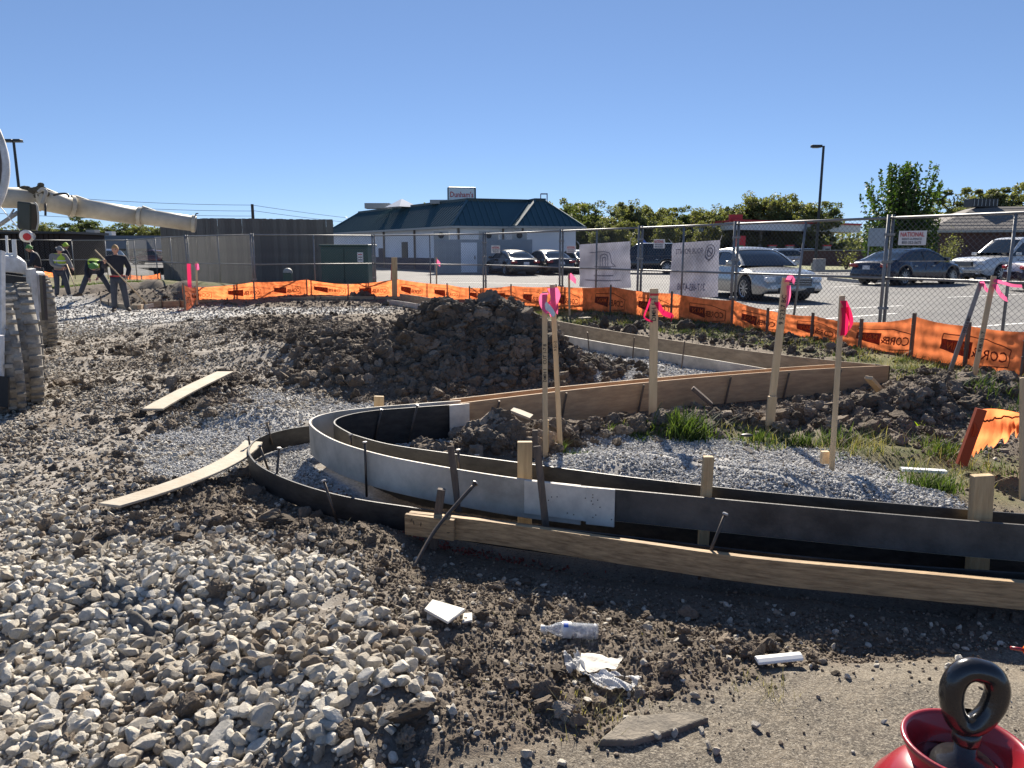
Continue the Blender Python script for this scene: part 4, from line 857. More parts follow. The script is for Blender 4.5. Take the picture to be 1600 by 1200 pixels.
o, f, t = stake(G, (1598, 590), (1597, 768), 0, .05, .035, .018, 'lath', 'bare lath at the right edge beside the torn orange scrap', 'survey stake')
o, f, t = stake(G, (889, 428), (890, 490), 0, .2, .045, .02, 'lath', 'thin lath with pink flag at the orange fence below the left banner', 'survey stake'); tape([(890, 430), (896, 436), (900, 440)], f.y, .12, 'pink', o)
o, f, t = stake(G, (682, 402), (682, 458), 0, .2, .05, .02, 'lath', 'thin lath with a small pink flag before the cooler block', 'survey stake'); tape([(682, 408), (688, 414)], f.y, .14, 'pink', o)
o, f, t = stake(G, (295, 412), (297, 466), 0, .2, .11, .03, 'pink', 'lath wrapped in pink tape at the left end of the orange fence', 'survey stake')
o, f, t = stake(G, (307, 409), (308, 473), 0, .15, .05, .02, 'lath', 'grey lath with a pink flag at the left end of the orange fence', 'survey stake'); tape([(307, 412), (309, 422)], f.y, .1, 'pink', o)
o, f, t = stake('timber_post', (616, 402), (617, 462), 0, .2, .17, .10, 'pine', 'thick pale timber post behind the orange fence left of the cooler block', 'post')
o, f, t = stake(G, (612, 412), (611, 448), 0, .3, .04, .02, 'signred', 'thin reddish lath beside the thick timber post', 'survey stake')
# timber stakes holding the forms
K = 'form_stake'
def fs(top, bot, Y, w_, d_, m, label, tilt=0):
    t = atY(*top, Y); b = atY(*bot, Y); o = B().bar(b, t, w_, d_, up=(0, -1, 0)).build(K, M[m]); bev(o, .003, 1); tag(o, label, 'form stake'); return o
fs((820, 690), (820, 835), 4.28, .088, .040, 'pine', 'upright pale timber stake between the form boards left of the gravel island')
fs((1107, 713), (1096, 890), 3.86, .055, .040, 'pine', 'upright pale timber stake at the middle of the island forms')
fs((1535, 742), (1525, 915), 3.52, .100, .045, 'pine', 'thick upright timber stake at the right end of the forms')
fs((704, 697), (717, 800), 4.30, .040, .018, 'oldwood', 'flat grey timber stake standing in front of the pale curved board')
fs((839, 697), (853, 824), 3.93, .040, .016, 'oldwood', 'slightly tilted flat grey stake in front of the white splice plates')
fs((690, 764), (676, 862), 4.03, .045, .040, 'oldwood', 'short weathered round-topped stake at the end of the near form plank')
fs((592, 619), (592, 650), 6.42, .085, .04, 'pine', 'short pale timber stub behind the far side of the nose')
fs((854, 656), (854, 705), 5.6, .035, .03, 'pine', 'short pale stake at the foot of the two laths')
fs((836, 672), (836, 715), 5.3, .04, .03, 'oldwood', 'short brown stake behind the pale timber stake')
fs((1303, 592), (1303, 625), 7.0, .02, .015, 'oldwood', 'small stub in the clods behind the tall lath') if False else None
def pin(a, Ya, b, Yb, r_, label, head=True, group='steel form pins', bend=0):
    A_ = atY(*a, Ya); B2 = atY(*b, Yb); mid = A_.lerp(B2, .5) + Vector((bend, 0, -abs(bend) * .5)); pts = catmull([A_, mid, B2], 6) if bend else [A_, B2]
    o = B().tube(pts, r_, 8).build('steel_pin', M['steel'], None, True); tag(o, label, 'steel pin', group)
    if head: 
        n = (A_ - B2).normalized(); B().lathe([(0, .0), (r_ * 1.8, 0), (r_ * 1.9, .004), (r_ * 1.6, .009), (0, .010)], A_, 10, n).build('head', M['steelhead'], o)
    return o
for a, b, Y, l in (((570, 692), (573, 776), 4.70, 'steel pin in front of the pale curved board at its left bend'), ((388, 681), (398, 744), 5.60, 'steel pin outside the leftmost bend of the low black strip'), ((436, 701), (428, 792), 4.86, 'steel pin with a bright head outside the low black strip'),
                   ((406, 697), (420, 736), 5.2, 'small tilted pin inside the low black strip'), ((417, 660), (426, 695), 5.95, 'pin behind the loose end of the bowed plank'), ((716, 704), (718, 745), 4.55, 'pin between the boards behind the flat grey stake'),
                   ((548, 680), (548, 700), 5.15, 'pin stub on the inner form at the nose'), ((506, 752), (532, 830), 4.34, 'leaning pin in front of the low black strip'), ((1158, 762), (1156, 778), 3.98, 'pin head behind the inner form, island side'), ((745, 712), (745, 726), 4.62, 'pin head just behind the dark board beside the clods'),
                   ((652, 634), (635, 702), 6.05, 'pin against the inside of the nose, right'), ((596, 641), (585, 690), 5.98, 'pin against the inside of the nose, left')):
    pin(a, Y, b, Y - .02, .0085, l)
pin((742, 756), 4.00, (646, 888), 3.56, .0105, 'long bent steel rod leaning over the end of the near form plank', True, None, -.05)
pin((1133, 804), 3.50, (1092, 905), 3.50, .008, 'leaning pin crossing behind the near plank at its middle', True, None)
pin((808, 620), 7.0, (808, 640), 7.0, .006, 'x') if False else None
ORD = ['leftmost', 'second from the left', 'third from the left', 'fourth from the left', 'fifth from the left', 'sixth from the left', 'seventh from the left', 'eighth from the left', 'ninth from the left', 'tenth from the left', 'eleventh from the left', 'twelfth from the left', 'thirteenth from the left', 'fourteenth from the left', 'fifteenth from the left', 'rightmost']
fan = [((918, 519), (921, 549)), ((959, 515), (959, 534)), ((991, 527), (988, 562)), ((1005, 520), (1004, 542)), ((1070, 533), (1064, 577)), ((1152, 543), (1150, 568)), ((873, 508), (873, 532)), ((1168, 556), (1163, 572)), ((1255, 571), (1253, 582)), ((856, 498), (858, 512))]
fan.sort()
for k, (a, b) in enumerate(fan):
    g = at(*b, .0); o = B().tube([atY(*a, g.y), g + Vector((0, 0, -.05))], .009, 6).build('steel_pin', M['steel']); tag(o, 'steel pin of the boards beside the raked gravel bed, ' + ORD[k], 'steel pin', 'pins of the far kerb boards')
for k, px in enumerate((775, 880, 1000, 1135, 1225, 1305)):
    u = (px - 800) / F * 1.02; P = BACKA
    for i in range(len(P) - 1):
        (x0, y0), (x1, y1) = P[i], P[i + 1]; den = (x1 - x0) - u * (y1 - y0)
        s = (u * y0 - x0) / den
        if 0 <= s <= 1:
            p = Vector((x0 + (x1 - x0) * s, y0 + (y1 - y0) * s, 0)); o = B().tube([p + Vector((.03, -.022, .29)), p + Vector((-.03, -.03, -.05))], .010, 6).build('steel_pin', M['steel']); tag(o, 'steel pin leaning on the straight plywood board, ' + ORD[k], 'steel pin', 'pins of the straight board'); break
for k, px in enumerate((256, 283, 353, 404, 438, 495, 505, 543, 590)):
    p = at(px, 483, 0); i = 0
    pp = min(catmull([(q[0], q[1], 0) for q in FARA], 10), key=lambda q: abs(q.x / q.y - p.x / p.y)); o = B().tube([Vector((pp.x, pp.y - .04, .26)), Vector((pp.x, pp.y - .05, -.05))], .02, 6).build('steel_pin', M['steel']); tag(o, 'dark pin on the far boards below the orange fence, ' + ORD[k], 'steel pin', 'pins of the far boards')
wfp = Path(wf)
for k in range(16):
    p, q = wfp(wfp.L[-1] * (k + .5) / 16); o = B().tube([Vector((p.x, p.y - .04, .22)), Vector((p.x, p.y - .05, -.05))], .02, 6).build('steel_pin', M['steel']); tag(o, 'dark pin on the boards beside the workers, ' + ORD[15 - k] if k not in (0, 15) else 'dark pin on the boards beside the workers, ' + ('rightmost' if k == 0 else 'leftmost'), 'steel pin', 'pins of the boards beside the workers')

# ---------------------------------------------------------------- cars
def car(name, loc, rz, L_, W_, Hh, paint, label, cat='car', kind='sedan', lamps=True):
    root = empty(name, loc, rz, label, cat); hl = L_ / 2; wr = .33 if kind == 'sedan' else .37; xf, xr = hl * .62, -hl * .60
    belt = .93 * Hh / 1.45 if kind == 'sedan' else Hh * .58
    tall = kind != 'sedan'
    def top(x):
        k = x / hl
        if kind == 'sedan': pts = [(-1, .64), (-.97, .86), (-.90, .985), (-.62, 1.02), (.30, .97), (.55, .93), (.82, .83), (.95, .68), (1, .50)]
        elif kind == 'pickup': pts = [(-1, .62), (-.985, .98), (-.9, 1.0), (.30, 1.0), (.42, .98), (.80, .93), (.93, .86), (.975, .74), (1, .5)]
        else: pts = [(-1, .5), (-.98, .92), (-.9, 1.0), (.35, .98), (.55, .93), (.84, .84), (.95, .70), (1, .50)]
        return belt * np.interp(k, [p[0] for p in pts], [p[1] for p in pts])
    def bot(x):
        z = .20 if kind == 'sedan' else .30
        z = z + .10 * max(0, (abs(x) / hl - .9) / .1)
        for xw in (xf, xr):
            d = abs(x - xw); ra = wr + .065
            if d < ra: z = max(z, wr + math.sqrt(ra * ra - d * d) - .02)
        return z
    def half(x, v):
        k = abs(x) / hl; tap = 1 - .15 * max(0, (k - .72) / .28) ** 1.8; return W_ / 2 * tap * (.955 + .045 * math.sin(math.pi * min(1, v * 1.25)) - .06 * max(0, v - .72) / .28)
    xs = sorted(set([round(v, 3) for v in np.linspace(-hl, hl, 46)] + [round(xw + s * (wr + .065) * c, 3) for xw in (xf, xr) for s in (-1, 1) for c in (.999, .96, .85, .6, .3, 0)]))
    b = B(); nv = 8
    for s in (-1, 1):
        v = []; 
        for x in xs:
            z0, z1 = bot(x), top(x)
            for j in range(nv + 1): t = j / nv; v.append((x, s * half(x, t), z0 + (z1 - z0) * t))
        fcs = [(i * (nv + 1) + j, (i + 1) * (nv + 1) + j, (i + 1) * (nv + 1) + j + 1, i * (nv + 1) + j + 1) for i in range(len(xs) - 1) for j in range(nv)]
        b.add(v, fcs if s < 0 else [q[::-1] for q in fcs])
    nt_ = 8; v = []
    for x in xs:
        for j in range(nt_ + 1): u = j / nt_ * 2 - 1; v.append((x, u * half(x, 1), top(x) + .035 * (1 - u * u)))
    b.add(v, [(i * (nt_ + 1) + j, (i + 1) * (nt_ + 1) + j, (i + 1) * (nt_ + 1) + j + 1, i * (nt_ + 1) + j + 1) for i in range(len(xs) - 1) for j in range(nt_)])
    for x, d in ((-hl, -1), (hl, 1)):
        v = [];
        for jt in range(nv + 1):
            t = jt / nv
            for j in range(nt_ + 1): u = j / nt_ * 2 - 1; v.append((x + d * .10 * (1 - u * u) * (1 - .35 * abs(t - .4)), u * half(x, t), bot(x) + (top(x) - bot(x)) * t + (.035 * (1 - u * u) if jt == nv else 0)))
        fcs = [(i * (nt_ + 1) + j, (i + 1) * (nt_ + 1) + j, (i + 1) * (nt_ + 1) + j + 1, i * (nt_ + 1) + j + 1) for i in range(nv) for j in range(nt_)]; b.add(v, fcs)
    body = b.build('body', paint, root, True)
    B().box((0, 0, .34), (L_ * .9, W_ * .80, .26)).build('underbody', M['black'], root)
    # greenhouse: dark glass shell, painted roof and pillars over it
    if kind == 'sedan': g = [(-.78, 1.0), (-.70, 1.06), (-.50, 1.30), (-.30, 1.44), (-.02, 1.50), (.12, 1.48), (.30, 1.30), (.44, 1.08), (.50, .97)]; gs = Hh / 1.50; belt2 = belt * .98
    elif kind == 'pickup': g = [(-.25, .95), (-.22, 1.2), (-.17, 1.48), (-.08, 1.50), (.08, 1.49), (.16, 1.42), (.27, 1.2), (.38, .98)]; gs = Hh / 1.50; belt2 = belt
    else: g = [(-.97, .95), (-.93, 1.15), (-.86, 1.42), (-.70, 1.49), (0, 1.50), (.12, 1.47), (.30, 1.24), (.46, 1.0), (.52, .92)]; gs = Hh / 1.50; belt2 = belt * .98
    gx = np.linspace(g[0][0], g[-1][0], 40)
    def gz(k): return max(belt2 + .001, np.interp(k, [p[0] for p in g], [p[1] for p in g]) * gs)
    zmax = Hh
    def ring(k, grow=0, a0=-1.0, a1=1.0, n=16):
        z1 = gz(k); out = []; rel = (z1 - belt2) / (zmax - belt2)
        for j in range(n + 1):
            u = a0 + (a1 - a0) * j / n; s_ = -1 if u < 0 else 1; a = abs(u)   # a=1 belt edge, .45 roof edge, 0 centre
            yb_ = W_ / 2 * .90; yr = W_ / 2 * (.90 - .22 * rel)
            if a > .45: t = (a - .45) / .55; yy = yr + (yb_ - yr) * t; zz = z1 + (belt2 - z1) * t ; zz = z1 - .045 * rel - (z1 - .045 * rel - belt2) * t
            else: t = a / .45; yy = yr * t; zz = z1 - .045 * rel * t ** 3
            out.append(Vector((k * hl, s_ * (yy + grow), zz + grow * (1 - a))))
        return out
    B().loft([ring(k) for k in gx], False, False).build('glass', M['glass'], root, True)
    rk = [k for k in gx if gz(k) > Hh * (.945 if kind == 'sedan' else .955)]
    B().loft([ring(k, .012, -.56, .56) for k in np.linspace(rk[0] - .02, rk[-1] + .02, 14)], False, False).build('roof', paint, root, True)
    kf = [k for k in gx if k >= rk[-1]]; kb = [k for k in gx if k <= rk[0]]
    for s in (-1, 1):
        B().loft([[ring(k, .012, s * .40, s * .56, 3)[j] for j in range(4)] for k in kf], False, False).build('pillar', paint, root, True)
        B().loft([[ring(k, .012, s * .38, s * .62, 3)[j] for j in range(4)] for k in kb], False, False).build('pillar', paint, root, True)
        mids = (-.10,) if kind == 'sedan' else (-.1, -.52) if kind != 'pickup' else (-.02,)
        for km in mids: B().loft([ring(k, .010, s * .5, s * 1.0, 5) for k in (km - .012, km + .012)], False, False).build('pillar', M['black'], root)
        B().loft([[Vector((k * hl, s * (W_ / 2 * .905), belt2 + .0)), Vector((k * hl, s * (W_ / 2 * .915), belt2 + .03))] for k in np.linspace(g[0][0] + .05, g[-1][0] - .05, 14)], False, False).build('trim', M['rim'], root)
        mr_ = B().box((hl * .36, s * (W_ / 2 + .09), belt * 1.08), (.13, .19, .13)); bev(mr_.build('mirror', paint, root), .03)
        for xx in (.08, -.36) if kind != 'pickup' else (.1,): B().box((xx * hl, s * (W_ / 2 * 1.0), belt * .80), (.16, .03, .03)).build('door_handle', M['rim'], root)
        for xx in (.34, -.1, -.52) if kind != 'pickup' else (.3, -.22): B().box((xx * hl, s * W_ / 2 * .992, belt * .62), (.008, .012, belt * .60)).build('door_gap', M['black'], root)
    for x, s in ((xf, -1), (xf, 1), (xr, -1), (xr, 1)):
        wh = empty('wheel', (x, s * (W_ / 2 - .11), wr)); wh.parent = root; ax = (0, s, 0)
        B().lathe([(wr * .62, -.11), (wr * .96, -.11), (wr, -.08), (wr, .08), (wr * .96, .105), (wr * .68, .11)], (0, 0, 0), 28, ax).build('tyre', M['tyre'], wh, True)
        rb = B(); rb.lathe([(wr * .70, .10), (wr * .66, .085), (wr * .62, .03)], (0, 0, 0), 28, ax); rb.disc((0, s * .02, 0), wr * .64, ax)
        B_1 = B(); B_1.lathe([(wr * .70, .112), (wr * .64, .10)], (0, 0, 0), 28, ax)
        for q in range(10): a = q * math.pi / 5; B_1.bar((0, s * .095, 0), (math.cos(a) * wr * .66, s * .09, math.sin(a) * wr * .66), .035, .02, up=ax)
        B_1.disc((0, s * .11, 0), .05, ax, 10); rb.build('rim_well', M['dark'], wh, True); B_1.build('rim', M['rim'], wh)
        B().lathe([(wr + .05, -.3), (wr + .05, 0)], (0, -s * .02, 0), 20, ax, 0, math.pi * 2).build('arch_liner', M['black'], wh)
    zf = top(hl * .9) * .86
    for s in (-1, 1):
        hh_ = B(); hh_.box((hl * .945, s * W_ * .355, zf), (.22, .26, .13)); bev(hh_.build('headlight', M['lampglass'], root, True), .03)
        tl = B(); tl.box((-hl * .975, s * W_ * .37, belt * (.82 if not tall else .84)), (.14, .36 if not tall else .16, .13 if not tall else .42)); bev(tl.build('tail_light', M['red'], root, True), .03)
        B().box((hl + .0, s * W_ * .34, .40), (.10, .14, .09)).build('fog_light', M['lampglass'], root)
    bev(B().box((hl + .055, 0, zf - .06), (.10, W_ * .44, .20)).build('grille', M['black'], root), .02)
    for k in range(4): B().box((hl + .108, 0, zf - .13 + k * .045), (.01, W_ * .40, .012)).build('grille_bar', M['rim'], root)
    B().box((hl + .045, 0, .33), (.08, W_ * .55, .11)).build('air_intake', M['black'], root)
    if tall: bev(B().box((hl + .07, 0, .52), (.14, W_ * .92, .14)).build('bumper', M['rim'], root), .03)
    B().box((-hl - .105, 0, belt * .74), (.012, .32, .15)).build('number_plate', M['plate'], root); B().box((-hl - .04, 0, .36), (.10, W_ * .7, .1)).build('rear_bumper', M['black'], root)
    return root
def paint(n, c, rough=.22, metal=.4): 
    m = mat(n, c, rough, metal, coat=.8); return m
def cpos(px, py, dx=0): p = at(px, py, PL); return (p.x, p.y, PL + .004)
silver = paint('paint_silver', (.46, .45, .41), .28, .55)
car('parked_car', (6.85, 21.9, PL + .004), R(-78), 5.1, 1.87, 1.44, silver, 'silver sedan facing the camera beyond the fence, right of the reversed phone banner')
car('parked_car', (16.1, 30.4, PL + .004), R(27), 4.85, 1.88, 1.46, paint('paint_midnight', (.008, .014, .035)), 'dark blue sedan seen from its rear left, parked left of the white pickup')
car('parked_pickup', (22.2, 33.3, PL + .004), R(198), 5.4, 1.95, 1.92, paint('paint_white', (.62, .63, .63), .3, .1), 'white pickup truck with chrome front facing left at the right edge', 'pickup', 'pickup')
car('parked_car', (19.1, 24.6, PL + .004), R(-12), 4.7, 1.85, 1.5, paint('paint_maroon', (.03, .01, .012)), 'dark car with a red tail light cut by the right edge')
car('parked_car', (-.05, 43.0, PL + .004), R(110), 4.7, 1.80, 1.40, paint('paint_black', (.006, .007, .009)), 'black sedan parked left of the three beside the cooler block')
car('parked_car', (2.05, 44.2, PL + .004), R(108), 4.7, 1.82, 1.40, paint('paint_charcoal', (.014, .014, .017)), 'dark grey sedan with a sun glint, in the middle of the three')
car('parked_car', (3.95, 45.6, PL + .004), R(108), 4.6, 1.8, 1.40, paint('paint_slate', (.05, .06, .075)), 'slate grey sedan right of the three, partly behind the left banner')
car('parked_van', (7.9, 45.5, PL + .004), R(168), 5.0, 1.95, 1.80, paint('paint_van', (.03, .03, .034)), 'dark minivan between the two banners', 'van', 'suv')
p = atY(1232, 415, 66); car('parked_car', (p.x, p.y, PL + .004), R(20), 4.4, 1.8, 1.55, paint('paint_white2', (.6, .6, .6)), 'small white crossover far behind the silver car', 'car', 'suv')
p = atY(1265, 415, 70); car('parked_car', (p.x, p.y, PL + .004), R(20), 4.4, 1.8, 1.55, paint('paint_dark2', (.02, .02, .025)), 'dark crossover behind the brick wall end, far away', 'car', 'suv')
p = atY(1066, 410, 68); car('parked_car', (p.x, p.y, PL + .004), R(80), 4.4, 1.8, 1.5, paint('paint_white3', (.62, .62, .62)), 'white car far behind the phone banner')
p = atY(1395, 410, 52); car('parked_van', (p.x, p.y, PL + .004), R(-100), 5.0, 1.9, 1.95, paint('paint_lightgrey', (.5, .52, .54)), 'pale van below the blank sign board', 'van', 'suv')
p = atY(148, 410, 66); car('parked_car', (p.x, p.y, PL + .004), R(185), 4.7, 1.8, 1.5, paint('paint_white4', (.6, .61, .62)), 'white car on the far road behind the bending worker', 'car', 'suv')
p = atY(117, 408, 70); car('parked_van', (p.x, p.y, PL + .004), R(90), 4.7, 1.8, 2.0, paint('paint_white5', (.6, .61, .62)), 'white van on the far road left of the white car', 'van', 'suv')
p = atY(240, 405, 75); car('parked_car', (p.x, p.y, PL + .004), R(185), 4.7, 1.8, 1.45, paint('paint_red6', (.16, .03, .03)), 'dark red car far behind the fence beside the enclosure')
p = atY(1590, 430, 36); 
# ---------------------------------------------------------------- trees
def leafmat(name, c1, c2, tr):
    m = bpy.data.materials.new(name); m.use_nodes = True; t = m.node_tree; b = t.nodes['Principled BSDF']; b.inputs['Roughness'].default_value = .6; b.inputs['Specular IOR Level'].default_value = .3
    g = t.nodes.new('ShaderNodeAttribute'); g.attribute_name = 'leaf'; mx = t.nodes.new('ShaderNodeMix'); mx.data_type = 'RGBA'; mx.inputs[6].default_value = (*c1, 1); mx.inputs[7].default_value = (*c2, 1); t.links.new(g.outputs['Fac'], mx.inputs[0])
    t.links.new(mx.outputs[2], b.inputs['Base Color']); tl = t.nodes.new('ShaderNodeBsdfTranslucent'); sc = t.nodes.new('ShaderNodeVectorMath'); sc.operation = 'MULTIPLY'; sc.inputs[1].default_value = (1.3, 1.4, .6); t.links.new(mx.outputs[2], sc.inputs[0]); t.links.new(sc.outputs[0], tl.inputs[0])
    ms = t.nodes.new('ShaderNodeMixShader'); ms.inputs[0].default_value = tr; t.links.new(b.outputs[0], ms.inputs[1]); t.links.new(tl.outputs[0], ms.inputs[2]); t.links.new(ms.outputs[0], t.nodes['Material Output'].inputs[0]); return m
LM = [leafmat('leaf_green', (.075, .095, .045), (.15, .17, .075), .4), leafmat('leaf_autumn', (.13, .14, .065), (.23, .225, .10), .4), leafmat('leaf_olive', (.11, .12, .07), (.20, .205, .12), .4), leafmat('leaf_young', (.03, .06, .014), (.075, .12, .028), .38)]  # distant-tree greens lightened and greyed, haze put into the leaf colour
def leaves(C_, sz, seed, jitter=.5):
    """many small two-triangle leaves at the points C_ (n,3)"""
    r = np.random.default_rng(seed); n = len(C_); s = sz * r.uniform(.6, 1.3, n); a = r.normal(size=(n, 3)); a /= np.linalg.norm(a, axis=1)[:, None]; b = r.normal(size=(n, 3)); b -= a * (a * b).sum(1)[:, None]; b /= np.linalg.norm(b, axis=1)[:, None]
    a *= s[:, None]; b *= (s * .6)[:, None]; v = np.stack([C_ - a, C_ - b * .9, C_ + a, C_ + b], 1).reshape(-1, 3); me = bpy.data.meshes.new('leaves'); me.vertices.add(4 * n); me.vertices.foreach_set('co', v.astype(np.float32).ravel())
    me.loops.add(4 * n); me.loops.foreach_set('vertex_index', np.arange(4 * n, dtype=np.int32)); me.polygons.add(n); me.polygons.foreach_set('loop_start', (np.arange(n) * 4).astype(np.int32)); me.update(calc_edges=True)
    at1 = me.attributes.new('leaf', 'FLOAT', 'POINT'); at1.data.foreach_set('value', np.repeat(np.clip(r.normal(.4, .3, n), 0, 1), 4).astype(np.float32)); return me
def tree_mesh(seed, h, rad, trunk_h, nl, sz, open_=.5, tall=1.0):
    r = np.random.default_rng(seed); rr = random.Random(seed); tb = B(); tb.tube([(0, 0, 0), (.05 * h * .1, 0, trunk_h * .6), (0, .02 * h, trunk_h), (0, 0, h * .75)], [h * .03, h * .024, h * .02, h * .006], 7)
    blobs = []
    for k in range(20):
        a = rr.uniform(0, 6.28); z = rr.uniform(trunk_h * .7, h * .92); t = (z - trunk_h * .8) / (h - trunk_h * .8); rm = rad * math.sqrt(max(.05, 1 - (t * 1.5 - .55) ** 2)) * rr.uniform(.35, .95); e = Vector((math.cos(a) * rm, math.sin(a) * rm, z))
        tb.tube([(0, 0, max(trunk_h * .5, z - rm * .9)), tuple(Vector((e.x * .5, e.y * .5, z - rm * .3))), tuple(e)], [h * .012, h * .008, h * .003], 5)
        for q in range(5): blobs.append((e.x + r.normal(0, .22) * rad, e.y + r.normal(0, .22) * rad, z + r.normal(0, .2) * rad * tall, rad * r.uniform(.10, .27)))
    pts = []
    for bx, by, bz, br in blobs:
        m = int(nl / len(blobs)); d = r.normal(size=(m, 3)); d /= np.linalg.norm(d, axis=1)[:, None]; pts.append(np.array([bx, by, bz]) + d * (br * r.uniform(.5, 1.1, m)[:, None]) * np.array([1, 1, .8 * tall]))
    C_ = np.concatenate(pts); C_ = C_[C_[:, 2] > trunk_h * .55]; return tb.mesh('trunk'), leaves(C_, sz, seed)
def tree(name, loc, rz, scl, meshes, lm, label, cat='tree', group=None):
    o = empty(name, loc, rz, label, cat, group); tm, lm_ = meshes
    t_ = put('trunk', tm, None, o); c_ = put('crown', lm_, None, o)
    if not tm.materials: tm.materials.append(M['bark'])
    if not lm_.materials: lm_.materials.append(lm)
    o.scale = scl; return o
TM = {}
for i in range(4):
    for j, lm in enumerate(LM[:3]): 
        if (i + j) % 2 == 0 or j == 1: TM[(i, j)] = tree_mesh(100 + i * 7 + j, 9, 3.6, 1.4, 13000, .17, tall=1.25 if i % 2 else .9)
names = ['olive', 'yellowing', 'dull green']
tl_ = [(897, 325, 112, .95, 0, 0), (925, 320, 118, 1.0, 2, 0), (905, 318, 125, .9, 1, 1), (958, 321, 116, .92, 2, 2), (985, 322, 120, .9, 3, 1), (1012, 324, 118, .85, 0, 2), (1035, 326, 124, .9, 1, 1), (1062, 326, 126, .85, 2, 0), (1088, 328, 128, .85, 0, 2), (1112, 328, 126, .85, 3, 1), (1135, 330, 130, .9, 1, 1), (1160, 315, 122, 1.05, 0, 0), (1183, 310, 120, 1.1, 3, 1), (1207, 312, 122, 1.1, 1, 1), (1232, 313, 122, 1.1, 2, 2), (1258, 318, 120, 1.05, 1, 1), (1280, 322, 121, .9, 0, 0),
       (975, 345, 105, .5, 1, 1), (1045, 345, 108, .5, 3, 1), (1100, 346, 112, .5, 1, 1), (945, 348, 104, .5, 2, 2), (1145, 344, 114, .55, 0, 2)]
seen = {}
for k, (px, py, Y, s, i, j) in enumerate(tl_):
    if (i, j) not in TM: j = 1
    p = atY(px, py, Y); h = (p.z - PL) / 9.0
    small = ', low in front of the row' if k > 16 else ''
    where = 'rising behind the right end of the restaurant' if px < 945 else 'above the filling station canopy lettering' if px < 1040 else 'above the middle of the canopy' if px < 1150 else 'left of the lamp post above the canopy' if px < 1270 else 'touching the tall lamp post'
    lab = '%s tree %s%s' % (names[j] if j else 'dark green', where, small)
    n = seen.get(lab, 0); seen[lab] = n + 1
    if n: lab += ', ' + ['', 'next along', 'third along'][n]
    tree('distant_tree', (p.x, p.y, PL), k * 1.3, (h * 1.1, h * 1.1, h), TM[(i, j)], LM[j], lab, group='trees along the far side of the filling station')
for k, (px, py, Y, i, j, lab) in enumerate(((1492, 300, 95, 2, 2, 'dull green tree just right of the young tree, behind the brick house'), (1520, 303, 92, 0, 2, 'spreading tree over the rooftop unit of the brick house'), (1550, 297, 94, 1, 1, 'tall tree behind the brick house left of the right edge'), (1585, 296, 90, 2, 2, 'tall tree behind the brick house at the right edge'), (1615, 305, 92, 0, 0, 'tree at the right edge behind the brick house, partly cut off'),
                    (121, 340, 100, 0, 0, 'large round dark green tree above the yellow store sign'), (95, 352, 98, 2, 0, 'dark tree left of the large round one behind the store'), (66, 353, 90, 3, 1, 'bushy tree behind the hanging control box'), (30, 362, 90, 2, 2, 'low tree at the far left behind the boom'), (168, 353, 104, 0, 2, 'low bushy tree right of the large round one'), (190, 349, 100, 2, 0, 'dark tree under the middle of the conveyor boom'), (215, 352, 102, 1, 1, 'yellowing tree under the boom'), (245, 356, 100, 3, 1, 'yellowish tree under the boom end, left of the enclosure'), (268, 352, 104, 0, 2, 'tree touching the plank enclosure at its left'))):
    if (i, j) not in TM: j = 1
    p = atY(px, py, Y); h = (p.z - PL) / 9.0; tree('distant_tree', (p.x, p.y, PL), k * 2.1, (h * 1.25, h * 1.25, h), TM[(i, j)], LM[j], lab)
# far belt of woodland low on the horizon
r_ = np.random.default_rng(5); C_ = []
for k in range(900): 
    a = r_.uniform(-1.0, 1.0); Y = r_.uniform(165, 190); c = np.array([a * Y, Y, PL]); hh = r_.uniform(3, 6.5); n = 60
    C_.append(c + np.stack([r_.normal(0, 1.9, n), r_.normal(0, 1.5, n), np.abs(r_.normal(.55, .3, n)) * hh], 1))
tag(put('woodland', leaves(np.concatenate(C_), .5, 3), LM[2]), 'far belt of trees along the horizon', 'woodland', None, 'stuff')
# young maple with upright shoots
def maple():
    p = at(1403, 424, PL); p = atY(1403, 410, 44); top = atY(1405, 256, 44).z - PL; o = empty('young_tree', (p.x, p.y, PL), 0, 'young green tree with spiky upright shoots between the lamp post and the brick house', 'tree'); r = random.Random(3); tb = B(); pts = []
    tb.tube([(0, 0, 0), (.03, 0, 1.0), (0, 0, 1.7), (.02, 0, top * .6)], [.11, .09, .08, .03], 8); rn = np.random.default_rng(8)
    for k in range(110):
        a = r.uniform(0, 6.28); z0 = r.uniform(1.3, 2.9); ln = r.uniform(1.9, 3.7); sp = r.uniform(.3, 1.15) if k % 3 else r.uniform(0, .4)
        e1 = Vector((math.cos(a) * sp * ln * .55, math.sin(a) * sp * ln * .55, z0 + ln * .45)); zt = min(top, z0 + ln * (1.55 - .55 * sp)); e2 = Vector((e1.x * 1.35, e1.y * 1.35, zt if zt > e1.z + .2 else e1.z + .2))
        if k == 0: e1 = Vector((.02, 0, 3.3)); e2 = Vector((.07, 0, top))
        tb.tube([(0, 0, z0), e1, e2], [.03, .018, .006], 4)
        for q in range(78):
            t = q / 78; c = Vector((0, 0, z0)).lerp(e1, t * 2) if t < .5 else e1.lerp(e2, t * 2 - 1); w_ = .36 * (1.05 - t) + .05; pts.append((c.x + r.gauss(0, w_ * .55), c.y + r.gauss(0, w_ * .55), c.z + r.gauss(0, w_ * .35)))
    for q in range(4500):
        a = r.uniform(0, 6.28); rr = math.sqrt(r.random()) * 2.2; pts.append((math.cos(a) * rr * .9, math.sin(a) * rr * .9, r.uniform(1.1, 3.1) + r.gauss(0, .2)))
    tb.build('trunk', M['bark'], o); put('crown', leaves(np.array(pts), .115, 9), LM[3], o)
maple()
